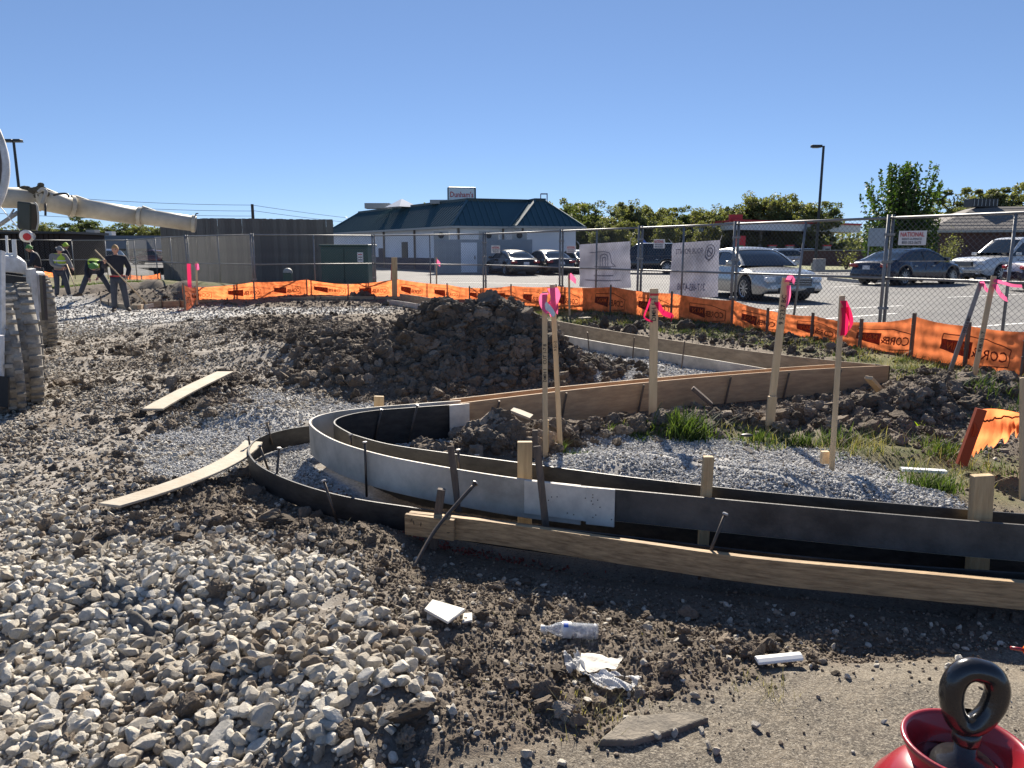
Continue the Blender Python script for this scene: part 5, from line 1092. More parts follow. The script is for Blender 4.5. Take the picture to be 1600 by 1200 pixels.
def shrub(px, py, Y, wd, ht, n, lm, label, seed):
    p = atY(px, py, Y); o = empty('shrub', (p.x, p.y, PL), 0, label, 'shrub'); rn = np.random.default_rng(seed); tb = B(); pts = []
    for k in range(9):
        a = rn.uniform(0, 6.28); e = Vector((math.cos(a) * wd * .4, math.sin(a) * wd * .4, ht * rn.uniform(.6, 1))); tb.tube([(0, 0, 0), tuple(e * .5 + Vector((0, 0, ht * .1))), tuple(e)], [.03, .02, .008], 4); m = n // 9; pts.append(np.array(e) * rn.uniform(.35, 1.05, (m, 1)) + rn.normal(0, wd * .12, (m, 3)))
    tb.build('stem', M['bark'], o); C_ = np.concatenate(pts); C_[:, 2] = np.abs(C_[:, 2]); put('foliage', leaves(C_, .06, seed), lm, o)
shrub(1322, 420, 50, 1.3, 1.5, 260, LM[1], 'sparse yellow shrub before the low brick wall', 21); shrub(1470, 420, 48, 1.9, 2.3, 1100, LM[1], 'bushy yellow green shrub below the fence hire sign', 22); shrub(1442, 420, 49, 1.0, 1.6, 400, LM[3], 'small green shrub under the young tree', 23)

# ---------------------------------------------------------------- people
def skinned(name, verts, edges, radii, m, parent, sub=2, root=0, flat=None):
    me = bpy.data.meshes.new(name); me.from_pydata([tuple(v) for v in verts], edges, []); o = put(name, me, m, parent, False)
    sk = o.modifiers.new('skin', 'SKIN'); lay = me.skin_vertices[0].data if me.skin_vertices else None
    if lay is None:
        bpy.context.view_layer.objects.active = o; lay = me.skin_vertices[0].data
    for i, r in enumerate(radii): lay[i].radius = (r, r * .8) if not isinstance(r, tuple) else r; lay[i].use_root = (i == root)
    sk.use_smooth_shade = True; s = o.modifiers.new('sub', 'SUBSURF'); s.levels = sub; s.render_levels = sub; return o
def person(loc, rz, J, look, label, top_m, leg_m, vest=None, hat=None, hair='hair', vest_back=True):
    root = empty('person', loc, rz, label, 'person'); V = {k: Vector(v) for k, v in J.items()}
    names_ = ['pelvis', 'belly', 'chest', 'neck', 'head0', 'shL', 'elL', 'wrL', 'haL', 'shR', 'elR', 'wrR', 'haR', 'hipL', 'knL', 'anL', 'toL', 'hipR', 'knR', 'anR', 'toR']
    rad = dict(pelvis=(.145, .10), belly=(.13, .095), chest=(.155, .105), neck=.055, head0=.058, shL=.065, elL=.045, wrL=.030, haL=.036, shR=.065, elR=.045, wrR=.030, haR=.036, hipL=.088, knL=.062, anL=.042, toL=.042, hipR=.088, knR=.062, anR=.042, toR=.042)
    E_ = [('pelvis', 'belly'), ('belly', 'chest'), ('chest', 'neck'), ('neck', 'head0'), ('chest', 'shL'), ('shL', 'elL'), ('elL', 'wrL'), ('wrL', 'haL'), ('chest', 'shR'), ('shR', 'elR'), ('elR', 'wrR'), ('wrR', 'haR'), ('pelvis', 'hipL'), ('hipL', 'knL'), ('knL', 'anL'), ('anL', 'toL'), ('pelvis', 'hipR'), ('hipR', 'knR'), ('knR', 'anR'), ('anR', 'toR')]
    ix = {n: i for i, n in enumerate(names_)}
    skinned('body', [V[n] for n in names_], [(ix[a], ix[b]) for a, b in E_], [rad[n] for n in names_], M['skin'], root)
    def part(nm, keys, m, grow, sub=2, over={}):
        idx = {n: i for i, n in enumerate(keys)}; es = [(idx[a], idx[b]) for a, b in E_ if a in idx and b in idx]; rr = []
        for n in keys:
            r = rad[n]; g = over.get(n, grow); rr.append((r[0] + g, r[1] + g) if isinstance(r, tuple) else (r + g, r + g))
        return skinned(nm, [V[n] for n in keys], es, rr, m, root, sub)
    V['wrL0'] = V['wrL']; part('top', ['chest', 'belly', 'pelvis', 'neck', 'shL', 'elL', 'wrL', 'shR', 'elR', 'wrR'], M[top_m], .022, over={'neck': .012, 'pelvis': .026, 'chest': .03, 'belly': .035, 'shL': .03, 'shR': .03})
    part('trousers', ['pelvis', 'hipL', 'knL', 'anL', 'hipR', 'knR', 'anR'], M[leg_m], .022, over={'anL': .03, 'anR': .03, 'pelvis': .018})
    for s in 'LR':
        a, t_ = V['an' + s], V['to' + s]; d = (t_ - a); d.z = 0; d.normalize(); c = a + d * .07; c.z = a.z - .035
        bt = B(); q = Vector((d.y, -d.x, 0))
        bt.loft([[c + d * x + q * w_ * math.cos(th_) + Vector((0, 0, -.03 + h_ * (1 + math.sin(th_)) / 2)) for th_ in np.linspace(0, 2 * math.pi, 9)[:-1]] for x, w_, h_ in ((-.13, .035, .10), (-.09, .048, .13), (0, .052, .12), (.08, .055, .085), (.15, .045, .06), (.175, .02, .04))]); bt.build('boot', M['boot'], root, True)
    if vest: part('vest', ['chest', 'belly', 'neck', 'shL', 'shR'] if vest == 'up' else ['chest', 'belly', 'neck', 'shL', 'shR'], M['vest'], .045, over={'neck': .0, 'shL': .035, 'shR': .035, 'belly': .055, 'chest': .05}); 
    if vest:
        a, b = V['belly'], V['chest']; ax = (b - a).normalized()
        for tt_ in (.25, .8):
            c = a.lerp(b, tt_); o = B().lathe([(1, -.022), (1.01, 0), (1, .022)], (0, 0, 0), 20, (0, 0, 1)).build('reflective_band', M['reflect'], root); side = (V['shR'] - V['shL']).normalized(); f_ = ax.cross(side).normalized(); mm = Matrix((side * (.215 + .02 * tt_), f_ * .165, ax)).transposed().to_4x4(); mm.translation = c; o.matrix_basis = mm
    # head: skull, face with nose, brow, eyes, mouth, ears
    h = V['head0']; lk = Vector(look).normalized(); sd_ = lk.cross(Vector((0, 0, 1))).normalized() if abs(lk.z) < .95 else Vector((1, 0, 0)); up_ = sd_.cross(lk).normalized(); hd = B(); hc = h + (h - V['neck']).normalized() * .075
    rings = []
    for i in range(13):
        ph = math.pi * i / 12; z = math.cos(ph) * .118; rr = math.sin(ph); ring = []
        for k in range(18):
            a = 2 * math.pi * k / 18; fx, fy = math.cos(a) * rr * .078, math.sin(a) * rr * .096
            if z < 0: fx *= 1 - .28 * (-z / .118); fy = fy * (1 - .10 * (-z / .118)) + (.008 if fy > 0 else .02 * (-z / .118))
            ring.append(hc + sd_ * fx + lk * fy + up_ * z)
        rings.append(ring)
    hd.loft(rings, False); hd.build('head', M['skin'], root, True)
    fc = B(); fc.ball(hc + lk * .100 + up_ * (-.008), .016, (1, 1.1, 1.7), 8, 6); 
    for s in (-1, 1): fc.ball(hc + sd_ * s * .079 - up_ * .005, .020, (.5, .8, 1.5), 8, 6)
    fc.build('nose_and_ears', M['skin'], root, True)
    for s in (-1, 1): B().ball(hc + lk * .087 + sd_ * s * .031 + up_ * .018, .0115, (1.2, .6, .8), 8, 6).build('eye', M['ink'], root, True)
    B().ball(hc + lk * .090 - up_ * .052, .018, (1.2, .4, .28), 8, 6).build('mouth', M['redpaint'], root, True)
    hm = B(); rings = []
    for i in range(8):
        ph = math.pi * .60 * i / 7; ring = []
        for k in range(18):
            a = 2 * math.pi * k / 18; rr = math.sin(ph); fy = math.sin(a) * rr; z = math.cos(ph)
            if fy > .35 and z < .45: z = .45 + (z - .45) * .2; 
            ring.append(hc + (sd_ * math.cos(a) * rr * .086 + lk * (fy * .100 - .006) + up_ * (z * .128 + .004)))
        rings.append(ring)
    hm.loft(rings, False); hm.build('hat' if hat else 'hair', M[hat or hair], root, True)
    if hat:
        bm_ = B(); bm_.lathe([(.095, .0), (.135, -.008), (.135, -.014), (.09, -.01)], hc + up_ * .045, 20, up_); bm_.build('hat_brim', M[hat], root, True)
    # hands: palm with four curled fingers and a thumb
    for s in 'LR':
        w_ = V['wr' + s]; e = (V['ha' + s] - w_).normalized(); n_ = e.cross(Vector((.3, .8, .2))).normalized(); q = e.cross(n_)
        for k in range(4): 
            b0 = V['ha' + s] + n_ * (k - 1.5) * .019; L_ = (.036, .042, .040, .030)[k]; B().tube([b0, b0 + e * L_ * .9 + q * .012, b0 + e * L_ * 1.2 + q * .035], [.0095, .0085, .007], 6).build('finger', M['skin'], root, True)
        B().tube([w_ + e * .03 + n_ * .02, w_ + e * .055 + n_ * .045 + q * .012, w_ + e * .08 + n_ * .045 + q * .03], [.012, .010, .008], 6).build('thumb', M['skin'], root, True)
    return root, V
def hang(base, z): return (base[0], base[1], z)
# standing worker with rake
g0 = at(189, 488, 0); gz_ = Hs(g0.x, g0.y)
J1 = dict(pelvis=(0, 0, .93), belly=(0, .01, 1.10), chest=(0, 0, 1.33), neck=(0, -.01, 1.50), head0=(0, -.02, 1.56), shL=(-.20, 0, 1.40), elL=(-.30, -.05, 1.17), wrL=(-.26, -.20, 1.30), haL=(-.25, -.25, 1.36), shR=(.20, 0, 1.40), elR=(.29, .0, 1.14), wrR=(.22, -.14, .95), haR=(.20, -.19, .90),
          hipL=(-.09, 0, .86), knL=(-.12, -.03, .50), anL=(-.14, .02, .09), toL=(-.17, -.12, .05), hipR=(.09, 0, .86), knR=(.13, -.03, .50), anR=(.17, .02, .09), toR=(.20, -.12, .05))
pr, V = person((g0.x, g0.y, gz_ - .0), R(28), J1, (-.25, -1, -.1), 'man in a dark navy sweatshirt and jeans standing with a long rake, facing the camera', 'navycloth', 'jeans')
mw = Matrix.Translation(pr.location) @ Matrix.Rotation(pr.rotation_euler.z, 4, 'Z')
def tool(a, b, label, kind='rake', wd=.5):
    a = Vector(a); b = Vector(b); o = empty(kind, tuple(b), 0, label, kind); a = a - b; b = Vector((0, 0, 0)); B().tube([a, b], .016, 8).build('handle', M['lath'], o, True); d = (b - a).normalized(); q = d.cross(Vector((0, 0, 1))).normalized(); hb = B(); hb.bar(-q * wd / 2, q * wd / 2, .03, .09); hb.build('head', M['galv'], o)
    return o
hL = mw @ V['haL']; hR = mw @ V['haR']; e = (hR - hL).normalized(); foot = atY(233, 478, g0.y - .3)
tool(hL - (foot - hL).normalized() * .35, foot, 'long handled concrete rake held slanting by the man in the navy sweatshirt')
o = B().lathe([(.19, -.012), (.196, 0), (.19, .012)], (0, 0, 0), 24).build('belt', M['signred'], pr); o.location = (0, 0, .95); o.scale = (1, .72, 1.3)
# bending worker
g0 = at(150, 475, 0)
J2 = dict(pelvis=(0, .25, .84), belly=(.05, .10, .95), chest=(.10, -.12, 1.02), neck=(.10, -.28, .98), head0=(.10, -.34, .95), shL=(-.08, -.12, 1.03), elL=(-.14, -.22, .76), wrL=(-.05, -.34, .56), haL=(-.03, -.38, .50), shR=(.28, -.12, 1.03), elR=(.30, -.22, .76), wrR=(.18, -.36, .60), haR=(.14, -.40, .54),
          hipL=(-.10, .24, .80), knL=(-.26, .10, .46), anL=(-.42, .12, .09), toL=(-.52, .02, .05), hipR=(.10, .24, .80), knR=(.30, .16, .44), anR=(.42, .30, .09), toR=(.52, .20, .05))
person((g0.x, g0.y, Hs(g0.x, g0.y)), R(20), J2, (.0, -.75, -.65), 'worker in a yellow vest and green cap bending down over the form boards', 'navycloth', 'jeans', 'down', 'cap')
# worker in yellow vest walking
g0 = at(97, 469, 0)
J3 = dict(pelvis=(0, 0, .92), belly=(0, -.02, 1.08), chest=(.02, -.05, 1.30), neck=(.03, -.10, 1.46), head0=(.04, -.14, 1.52), shL=(-.18, -.03, 1.37), elL=(-.20, -.14, 1.10), wrL=(.08, -.26, 1.02), haL=(.14, -.29, 1.0), shR=(.22, -.05, 1.37), elR=(.32, -.14, 1.12), wrR=(.34, -.30, .98), haR=(.36, -.36, .95),
          hipL=(-.09, 0, .86), knL=(-.10, -.05, .50), anL=(-.13, .05, .09), toL=(-.15, -.10, .05), hipR=(.09, 0, .86), knR=(.16, -.10, .50), anR=(.22, -.02, .09), toR=(.30, -.14, .05))
pr, V = person((g0.x, g0.y, Hs(g0.x, g0.y)), R(40), J3, (.4, -.8, -.5), 'worker in a yellow vest over a grey hood, left of the bending worker', 'greycloth', 'jeans', 'up', 'greycloth')
mw = Matrix.Translation(pr.location) @ Matrix.Rotation(pr.rotation_euler.z, 4, 'Z'); tool(mw @ Vector((.2, -.28, 1.12)), atY(122, 462, g0.y - .8), 'pale handled placer tool held by the worker in the yellow vest')
# worker behind the truck and worker with a bright green hat
g0 = at(64, 462, .1)
person((g0.x, g0.y, .1), R(-60), J3, (.2, -1, -.3), 'worker in a dark jacket and green cap standing behind the truck', 'navycloth', 'jeans', None, 'cap')
g0 = at(103, 452, .2)
person((g0.x, g0.y, .2), R(150), J3, (0, -1, -.2), 'worker with a lime hard hat, mostly hidden behind the yellow vest', 'navycloth', 'jeans', None, 'vest')

# ---------------------------------------------------------------- truck at the left edge with conveyor boom
def truck():
    base = at(30, 640, 0); root = empty('concrete_truck', (base.x, base.y, 0), 0, 'muddy white concrete truck with big dusty tyres, cut by the left edge', 'truck'); o = root.location.copy()
    def L_(px, py, Y): return atY(px, py, Y) - o
    def wheel(px, py, Y, r, width, ang, nm='wheel', lugs=34):
        c = L_(px, py, Y); wh = empty(nm, tuple(c)); wh.parent = root; ax = Vector((math.cos(ang), math.sin(ang), 0)); hw = width / 2
        B().lathe([(r * .58, -hw), (r * .80, -hw * 1.08), (r * .95, -hw * .95), (r, -hw * .6), (r, hw * .6), (r * .95, hw * .95), (r * .80, hw * 1.08), (r * .58, hw)], (0, 0, 0), 44, ax).build('tyre', M['rubber'], wh, True)
        lg = B(); m3 = ax.to_track_quat('Z', 'Y').to_matrix()
        for k in range(lugs):
            for s in (-1, 1):
                a = 2 * math.pi * (k + (.5 if s > 0 else 0)) / lugs; n_ = m3 @ Vector((math.cos(a), math.sin(a), 0)); t_ = ax.cross(n_); c_ = n_ * (r + .012) + ax * s * hw * .52; lg.box(c_, (hw * .90, r * .062, .030), Matrix((ax, t_, n_)).transposed())
        lg.build('tread_lugs', M['rubber'], wh)
        rb = B(); s = -1; rb.lathe([(r * .60, s * hw * .98), (r * .56, s * hw * .70), (r * .50, s * hw * .35), (r * .36, s * hw * .9), (r * .16, s * hw * 1.15), (r * .12, s * hw * 1.5), (0.001, s * hw * 1.5)], (0, 0, 0), 36, ax); rb.build('rim', M['rimgrey'], wh, True)
        hb = B()
        for k in range(10): a = 2 * math.pi * k / 10; hb.disc(m3 @ Vector((math.cos(a) * r * .44, math.sin(a) * r * .44, s * hw * .66)), r * .05, -ax, 12)
        hb.build('rim_hole', M['black'], wh)
        ib = B(); ib.lathe([(r * .60, hw * .98), (r * .5, hw * .5), (.01, hw * .5)], (0, 0, 0), 36, ax); ib.build('inner_dish', M['dark'], wh, True)
    an = math.atan2(.60, .80)
    wheel(15, 560, 7.6, .60, .16, an, lugs=30); wheel(32, 540, 7.9, .64, .26, an + .02); wheel(46, 525, 8.6, .60, .14, an + .03, lugs=30)
    wheel(64, 487, 12.5, .58, .30, an + .05)
    # fender arch near
    e = Vector((math.cos(an), math.sin(an), 0)); q = Vector((-e.y, e.x, 0))
    def panel(a, b, z0, z1, th, nm, m, dz=0):
        a = Vector(a); b = Vector(b); return bev(B().bar(Vector((a.x, a.y, (z0 + z1) / 2)), Vector((b.x, b.y, (z0 + z1) / 2)), th, z1 - z0).build(nm, m, root), .012)
    p0 = L_(-60, 415, 7.4); p1 = L_(42, 415, 8.0); top = L_(30, 403, 7.8).z; lip = L_(30, 428, 7.8).z
    fb = B(); n = 14
    rings = []
    for k in range(n + 1):
        t = k / n; c = p0.lerp(p1, t); zt = top + .03 * math.sin(t * 3.1) - .05 * max(0, t - .85) / .15; zl = lip + .04 * math.sin(t * 3.1) - .02
        rings.append([Vector((c.x, c.y, zl)), Vector((c.x, c.y, zt)), Vector((c.x, c.y, zt)) + Vector((-.56, .8, .03)), Vector((c.x, c.y, zl)) + Vector((-.56, .8, .03))])
    fb.loft(rings); bev(fb.build('fender', M['truck'], root), .02)
    B().bar(L_(48, 420, 8.0), L_(54, 500, 8.05), .05, .10).build('fender_edge', M['truck'], root)
    B().bar(L_(1, 392, 7.3), L_(2, 560, 7.1), .05, .06).build('fender_edge', M['truck'], root)
    B().bar(L_(18, 430, 8.7), L_(18, 600, 8.7), .42, .03, up=(0, -1, 0)).build('shade_backing', M['dark'], root)  # black sheet added to stand in for the shaded interior behind the wheels
    B().bar(L_(-30, 520, 7.05), L_(-30, 700, 7.05) if False else L_(-30, 585, 7.05), .42, .05, up=(0, -1, 0)).build('step_box', M['truck'], root)
    B().bar(L_(-22, 585, 7.0), L_(-22, 632, 7.0), .44, .02, up=(0, -1, 0)).build('mud_flap', M['black'], root)
    # second fender behind
    bx = B(); c = L_(59, 455, 11.8); bx.bar(L_(57, 424, 11.8), L_(58, 488, 11.8), .15, .25, up=(0, -1, 0)); bev(bx.build('rear_fender', M['truck'], root), .04)
    B().bar(L_(66, 430, 11.7), L_(70, 500, 11.7), .05, .08, up=(0, -1, 0)).build('mud_flap', M['dark'], root)
    # hull out of frame and hand rails
    B().box(L_(-330, 400, 9.5) + Vector((-.6, .5, -.2)), (1.9, 6, 1.5), Matrix.Rotation(R(38), 3, 'Z')).build('chassis', M['truck'], root)
    for px in (12, 22, 25): B().tube([L_(px, 402, 7.9), L_(px - 2, 368 + (px > 15) * 6, 7.9)], .012, 8).build('hand_rail', M['white'], root)
    B().tube([L_(-30, 398, 7.9), L_(22, 397, 7.9)], .014, 8).build('hand_rail', M['white'], root)
    # drum end ring
    dc = L_(-158, 247, 9.0); ax = Vector((.35, -1, .12)).normalized(); dr = B(); dr.lathe([(1.00, .0), (1.10, .05), (1.115, 0), (1.10, -.08), (1.0, -.35)], dc, 56, ax); dr.build('drum', M['truck'], root, True); dd = B(); dd.lathe([(1.04, .03), (.99, .02), (.8, -.1), (.01, -.15)], dc, 56, ax); dd.build('drum_face', mat('drumdark', (.09, .075, .065), .8, noise=(4, .8, (.16, .14, .12))), root, True)  # drum face: dark mottled brown dish inside the white ring
    # conveyor boom in telescoping sections
    secs = [(-120, 306, 66, 310, 12.6, 13.3, .178, .174), (58, 311, 116, 323, 13.2, 13.6, .182, .178), (108, 322, 222, 339, 13.6, 14.2, .164, .162), (214, 337, 306, 350, 14.1, 14.4, .148, .145)]
    for i, (x0, y0, x1, y1, Y0, Y1, r0, r1) in enumerate(secs):
        a = L_(x0, y0, Y0); b = L_(x1, y1, Y1); bm_ = B(); bm_.tube([a, b], [r0, r1], 28); s = bm_.build('boom_section', M['cream'], root, True); ax = (b - a).normalized(); s.data.shade_smooth()
        for c_, rr in ((a, r0), (b, r1)): 
            if i or c_ is b: B().lathe([(rr, -.03), (rr + .018, -.03), (rr + .018, .03), (rr, .03)], c_ - ax * .04 if c_ is b else c_ + ax * .04, 28, ax).build('flange', M['cream'], s)
        if i > 0: cc = a + ax * .1; B().add([cc + Vector((0, 0, r0)), cc + Vector((0, 0, r0 + .05)), cc + ax * .26 + Vector((0, 0, r0 - .01)), cc + Vector((0, .05, r0)), cc + Vector((0, .05, r0 + .05)), cc + ax * .26 + Vector((0, .05, r0 - .01))], [(0, 1, 2), (5, 4, 3), (0, 3, 4, 1), (1, 4, 5, 2)]).build('gusset', M['cream'], s)
        if i == 3: B().disc(b + ax * .003, r1 * .93, ax, 28).build('outlet', M['black'], s); B().tube([b + Vector((0, 0, r1)), b + Vector((.02, 0, r1 + .05)), b + Vector((.06, 0, r1 + .05))], .012, 6).build('hook', M['dark'], s)
    # hoses, rags, control box, strut, reel
    r = random.Random(5); rg = B()
    for k in range(26):
        c = L_(34 + k * 1.5, 303 + 6 * math.sin(k * .55) - (6 if k > 18 else 0), 13.2) + Vector((r.gauss(0, .02), -.05, r.gauss(0, .03))); rg.ball(c, r.uniform(.05, .085), (1.2, .8, .8), 7, 5)
    rg.build('hose_wrap', mat('hosewrap', (.05, .045, .035), .95, noise=(20, .8, (.13, .11, .07)), bump=(40, .8)), root, False)
    B().tube(catmull([L_(60, 300, 13.0), L_(66, 296, 13.0), L_(72, 300, 13.0), L_(66, 318, 13.0)], 6), .03, 7).build('hose', M['hvac'], root, True)
    B().tube(catmull([L_(84, 305, 13.1), L_(92, 303, 13.0), L_(104, 303, 13.0), L_(108, 308, 13.0)], 6), .018, 7).build('hose', M['dark'], root, True); B().tube([L_(71, 318, 12.9), L_(71, 337, 12.9)], .018, 7).build('hose', M['dark'], root, True)
    bev(B().bar(L_(43, 316, 12.6), L_(43, 359, 12.6), .23, .2, up=(0, -1, 0)).build('control_box', mat('boxgreen', (.008, .016, .012), .4), root), .02)
    B().tube(catmull([L_(53, 316, 12.5), L_(58, 322, 12.5), L_(60, 345, 12.5), L_(57, 360, 12.5)], 6), .014, 6).build('hose', M['hvac'], root, True)
    B().tube([L_(-40, 378, 12.8), L_(28, 332, 12.8)], .035, 8).build('strut', M['hvac'], root, True); B().tube([L_(13, 341, 12.8), L_(22, 327, 12.8)], .015, 6).build('strut', M['hvac'], root, True)
    B().tube([L_(-10, 310, 12.4), L_(31, 360, 12.4)], .008, 6).build('cable', M['white'], root); B().tube([L_(-10, 360, 12.5), L_(60, 362, 12.5)], .015, 6).build('bracket', M['dark'], root)
    rl = B(); rl.lathe([(.085, -.05), (.10, -.04), (.10, .04), (.085, .05), (.0, .05)], L_(42, 369, 12.4), 20, (.3, -1, 0)); rl.build('reel', M['white'], root, True); B().disc(L_(42, 370, 12.32), .06, (.3, -1, 0), 16).build('reel_face', M['signred'], root); B().lathe([(.05, -.03), (.06, 0), (.05, .03)], L_(50, 369, 12.4), 14, (1, 0, 0)).build('pulley', M['white'], root, True)
    wl = B()
truck()

# ---------------------------------------------------------------- red sprayer tank with black handle, close to the camera
def sprayer():
    c = atY(1508, 1168, 1.34); root = empty('pump_sprayer', (c.x, c.y, 0), R(12), 'glossy red pump sprayer with a black loop handle at the bottom right corner', 'sprayer'); zr = c.z
    B().lathe([(.0, .0), (.145, 0), (.155, .02), (.158, zr - .20), (.150, zr - .135), (.118, zr - .09), (.098, zr - .070), (.080, zr - .062)], (-.015, .0, .02), 48).build('tank', M['redpaint'], root, True)
    B().lathe([(.070, -.10), (.082, -.085), (.098, -.04), (.112, -.006), (.117, .004), (.116, .010), (.110, .011), (.104, .004), (.094, -.03), (.080, -.06), (.05, -.068), (.0, -.068)], (0, 0, zr), 56).build('funnel_rim', M['redpaint'], root, True)
    B().lathe([(.0, .030), (.016, .030), (.020, .027), (.022, .0), (.050, -.012), (.074, -.040), (.076, -.066)], (0, 0, zr - .012), 40).build('pump_cap', M['blackplastic'], root, True)
    B().lathe([(.010, .0), (.024, .0), (.026, .006), (.026, .028), (.022, .030), (.019, .022), (.010, .02)], (0, 0, zr + .012), 32).build('collar', M['blackplastic'], root, True)
    # loop handle: rounded bar bent into an upright eye
    b = B(); rings = []; n = 40
    for i in range(n):
        a = 2 * math.pi * i / n; ca, sa = math.cos(a), math.sin(a); cx = .036 * ca * (1 + .10 * sa); cz = .052 * sa + .006 * abs(ca); rx = .0205 if sa > -.3 else .0195; N_ = Vector((ca, 0, sa * .8)).normalized()
        rings.append([Vector((cx, 0, cz)) + N_ * math.cos(t_) * rx + Vector((0, 1, 0)) * math.sin(t_) * .022 for t_ in np.linspace(0, 2 * math.pi, 15)[:-1]])
    rings.append(rings[0]); b.loft(rings, False); h = b.build('handle', M['blackplastic'], root, True); h.location = (.004, 0, zr + .108); h.rotation_euler = (R(-4), R(9), R(-24)); h.scale = (1.12, 1.12, 1.16)
    B().lathe([(.013, -.03), (.014, .0), (.022, .03), (.018, .045)], (.004, 0, zr + .03), 20).build('pump_rod', M['blackplastic'], root, True)
sprayer()
p = at(1592, 1022, .02); rw = empty('red_wand', tuple(p), 0, 'tip of a red and orange tool lying at the right edge', 'tool')
B().tube([(-.028, .012, .02), (.02, -.005, .02)], .0075, 10).build('tip', M['redpaint'], rw, True); B().lathe([(.014, 0), (.019, .004), (.016, .010), (.020, .016), (.016, .022), (.020, .028), (.018, .04)], (.015, -.004, .02), 16, (1, -.3, 0)).build('collar', M['orangetext'], rw, True)

# ---------------------------------------------------------------- litter
def bottle():
    a = at(850, 985, .05); b = at(934, 990, .035); ax = (b - a).normalized(); Lb = (b - a).length; g = Hs(a.x, a.y); root = empty('plastic_bottle', (a.x, a.y, g + .042), 0, 'clear plastic water bottle with a blue label lying on the dirt', 'bottle')
    gl = bpy.data.materials.new('clearplastic'); gl.use_nodes = True; q = gl.node_tree.nodes['Principled BSDF']; q.inputs['Transmission Weight'].default_value = .82; q.inputs['Roughness'].default_value = .12; q.inputs['IOR'].default_value = 1.18; q.inputs['Base Color'].default_value = (.93, .96, 1, 1)
    r0 = .033; pr_ = [(.0, 0), (.012, 0), (.0125, .02), (.016, .028), (.028, .055), (r0, .075), (r0, .115)]
    z = .12
    while z < Lb - .02: pr_ += [(r0 * .93, z), (r0, z + .006)]; z += .012
    pr_ += [(r0, Lb - .01), (r0 * .8, Lb), (0.001, Lb - .004)]
    o = B().lathe(pr_, (0, 0, 0), 24, ax).build('bottle_body', gl, root, True); inner = B().lathe([(max(.001, r - .0012), min(max(h, .002), Lb - .006)) for r, h in pr_][::-1], (0, 0, 0), 24, ax).build('bottle_lining', gl, root, True)
    B().lathe([(.001, -.014), (.0145, -.014), (.0148, -.012), (.0148, .004), (.012, .004)], (0, 0, 0), 20, ax).build('cap', M['white'], root, True)
    m3 = ax.to_track_quat('Z', 'Y').to_matrix(); B().lathe([(r0 + .0008, .076), (r0 + .001, .112)], (0, 0, 0), 24, ax).build('label_band', M['tissue'], root, True)
    up = Vector((0, -.55, .83)); s = ax.cross(up).normalized(); up = s.cross(ax).normalized() if s.cross(ax).z > 0 else -s.cross(ax).normalized(); mid = math.atan2(0, 1)
    bl = B(); rings = []
    for k in range(9): t_ = -.9 + 1.1 * k / 8; d = up * math.cos(t_) + s * math.sin(t_); rings.append([ax * .079 + d * (r0 + .0022), ax * .098 + d * (r0 + .0022)])
    bl.loft(rings, False, False).build('label_print', M['blue'], root)
bottle()
def scrap(name, quad, th, m, label, wr=0.0, seed=1, n=14, zoff=.012, cat='litter'):
    r = random.Random(seed); P_ = [at(x, y, .02) for x, y in quad]; ph = [r.uniform(0, 6) for _ in range(6)]; c = sum(P_, Vector()) / 4; g = Hs(c.x, c.y)
    root_z = g + zoff + .012
    def fn(u, v, s=0):
        p = P_[0].lerp(P_[1], u).lerp(P_[3].lerp(P_[2], u), v); edge = .012 * wr * math.sin(u * 23 + ph[3]) * (v > .5); return Vector((p.x, p.y + edge, root_z + wr * (.014 * math.sin(u * 9 + ph[0] + 3 * v) + .010 * math.sin(v * 11 + ph[1] + u * 5) + .006 * math.sin(u * 31 + v * 27 + ph[2]) + .004 * math.sin(u * 67 - v * 49)) + .01 * u))
    if th: b = B(); top_ = [fn(u, v) for u, v in ((0, 0), (1, 0), (1, 1), (0, 1))]; b.loft([top_, [p - Vector((0, 0, th)) for p in top_]]); o = bev(b.build(name, M[m]), .003, 1)
    else: o = B().grid(fn, n, n).build(name, M[m], None, True)
    return tag(o, label, cat)
scrap('board_scrap', ((663, 972), (700, 997), (728, 975), (676, 956)), .012, 'paper', 'pale square scrap of board lying on the dirt beside the coarse stones', 0, cat='board scrap', zoff=.03); scrap('board_scrap', ((722, 985), (738, 985), (738, 972), (724, 970)), .008, 'paper', 'tiny pale chip beside the square board scrap', 0, cat='board scrap')
scrap('paper_towel', ((905, 1052), (960, 1052), (974, 1035), (908, 1022)), 0, 'paper', 'flat folded paper sheet below the water bottle', .3, 3, zoff=.03); scrap('plastic_film', ((930, 1075), (985, 1082), (1002, 1062), (915, 1050)), 0, 'tissue', 'crumpled white plastic film below the folded paper', .55, 4, 34, zoff=.02); scrap('plastic_film', ((886, 1045), (918, 1056), (905, 1026), (880, 1022)), 0, 'tissue', 'crumpled clear wrapper left of the folded paper', .7, 5, 30, zoff=.02)
pf = [at(1182, 1033, .03), at(1252, 1026, .03)]; e = (pf[1] - pf[0]); o = B().loft([[pf[0] + e * t_ + Vector((0, math.cos(a) * .028, math.sin(a) * .014)) for a in (0.3, 1.2, 1.9, 2.8, 3.6, 5.8)] for t_ in (0, .5, 1)]).build('foam_strip', M['foam']); o.location.z = .002; tag(bev(o, .003, 1), 'rounded white foam strip lying at the edge of the shadow', 'foam strip')
dk = B().ball(at(1167, 680, .17), .05, (1, .6, .25), 10, 6).build('black_cap', M['black'], None, True); tag(dk, 'small black lid lying on top of the island gravel', 'lid')
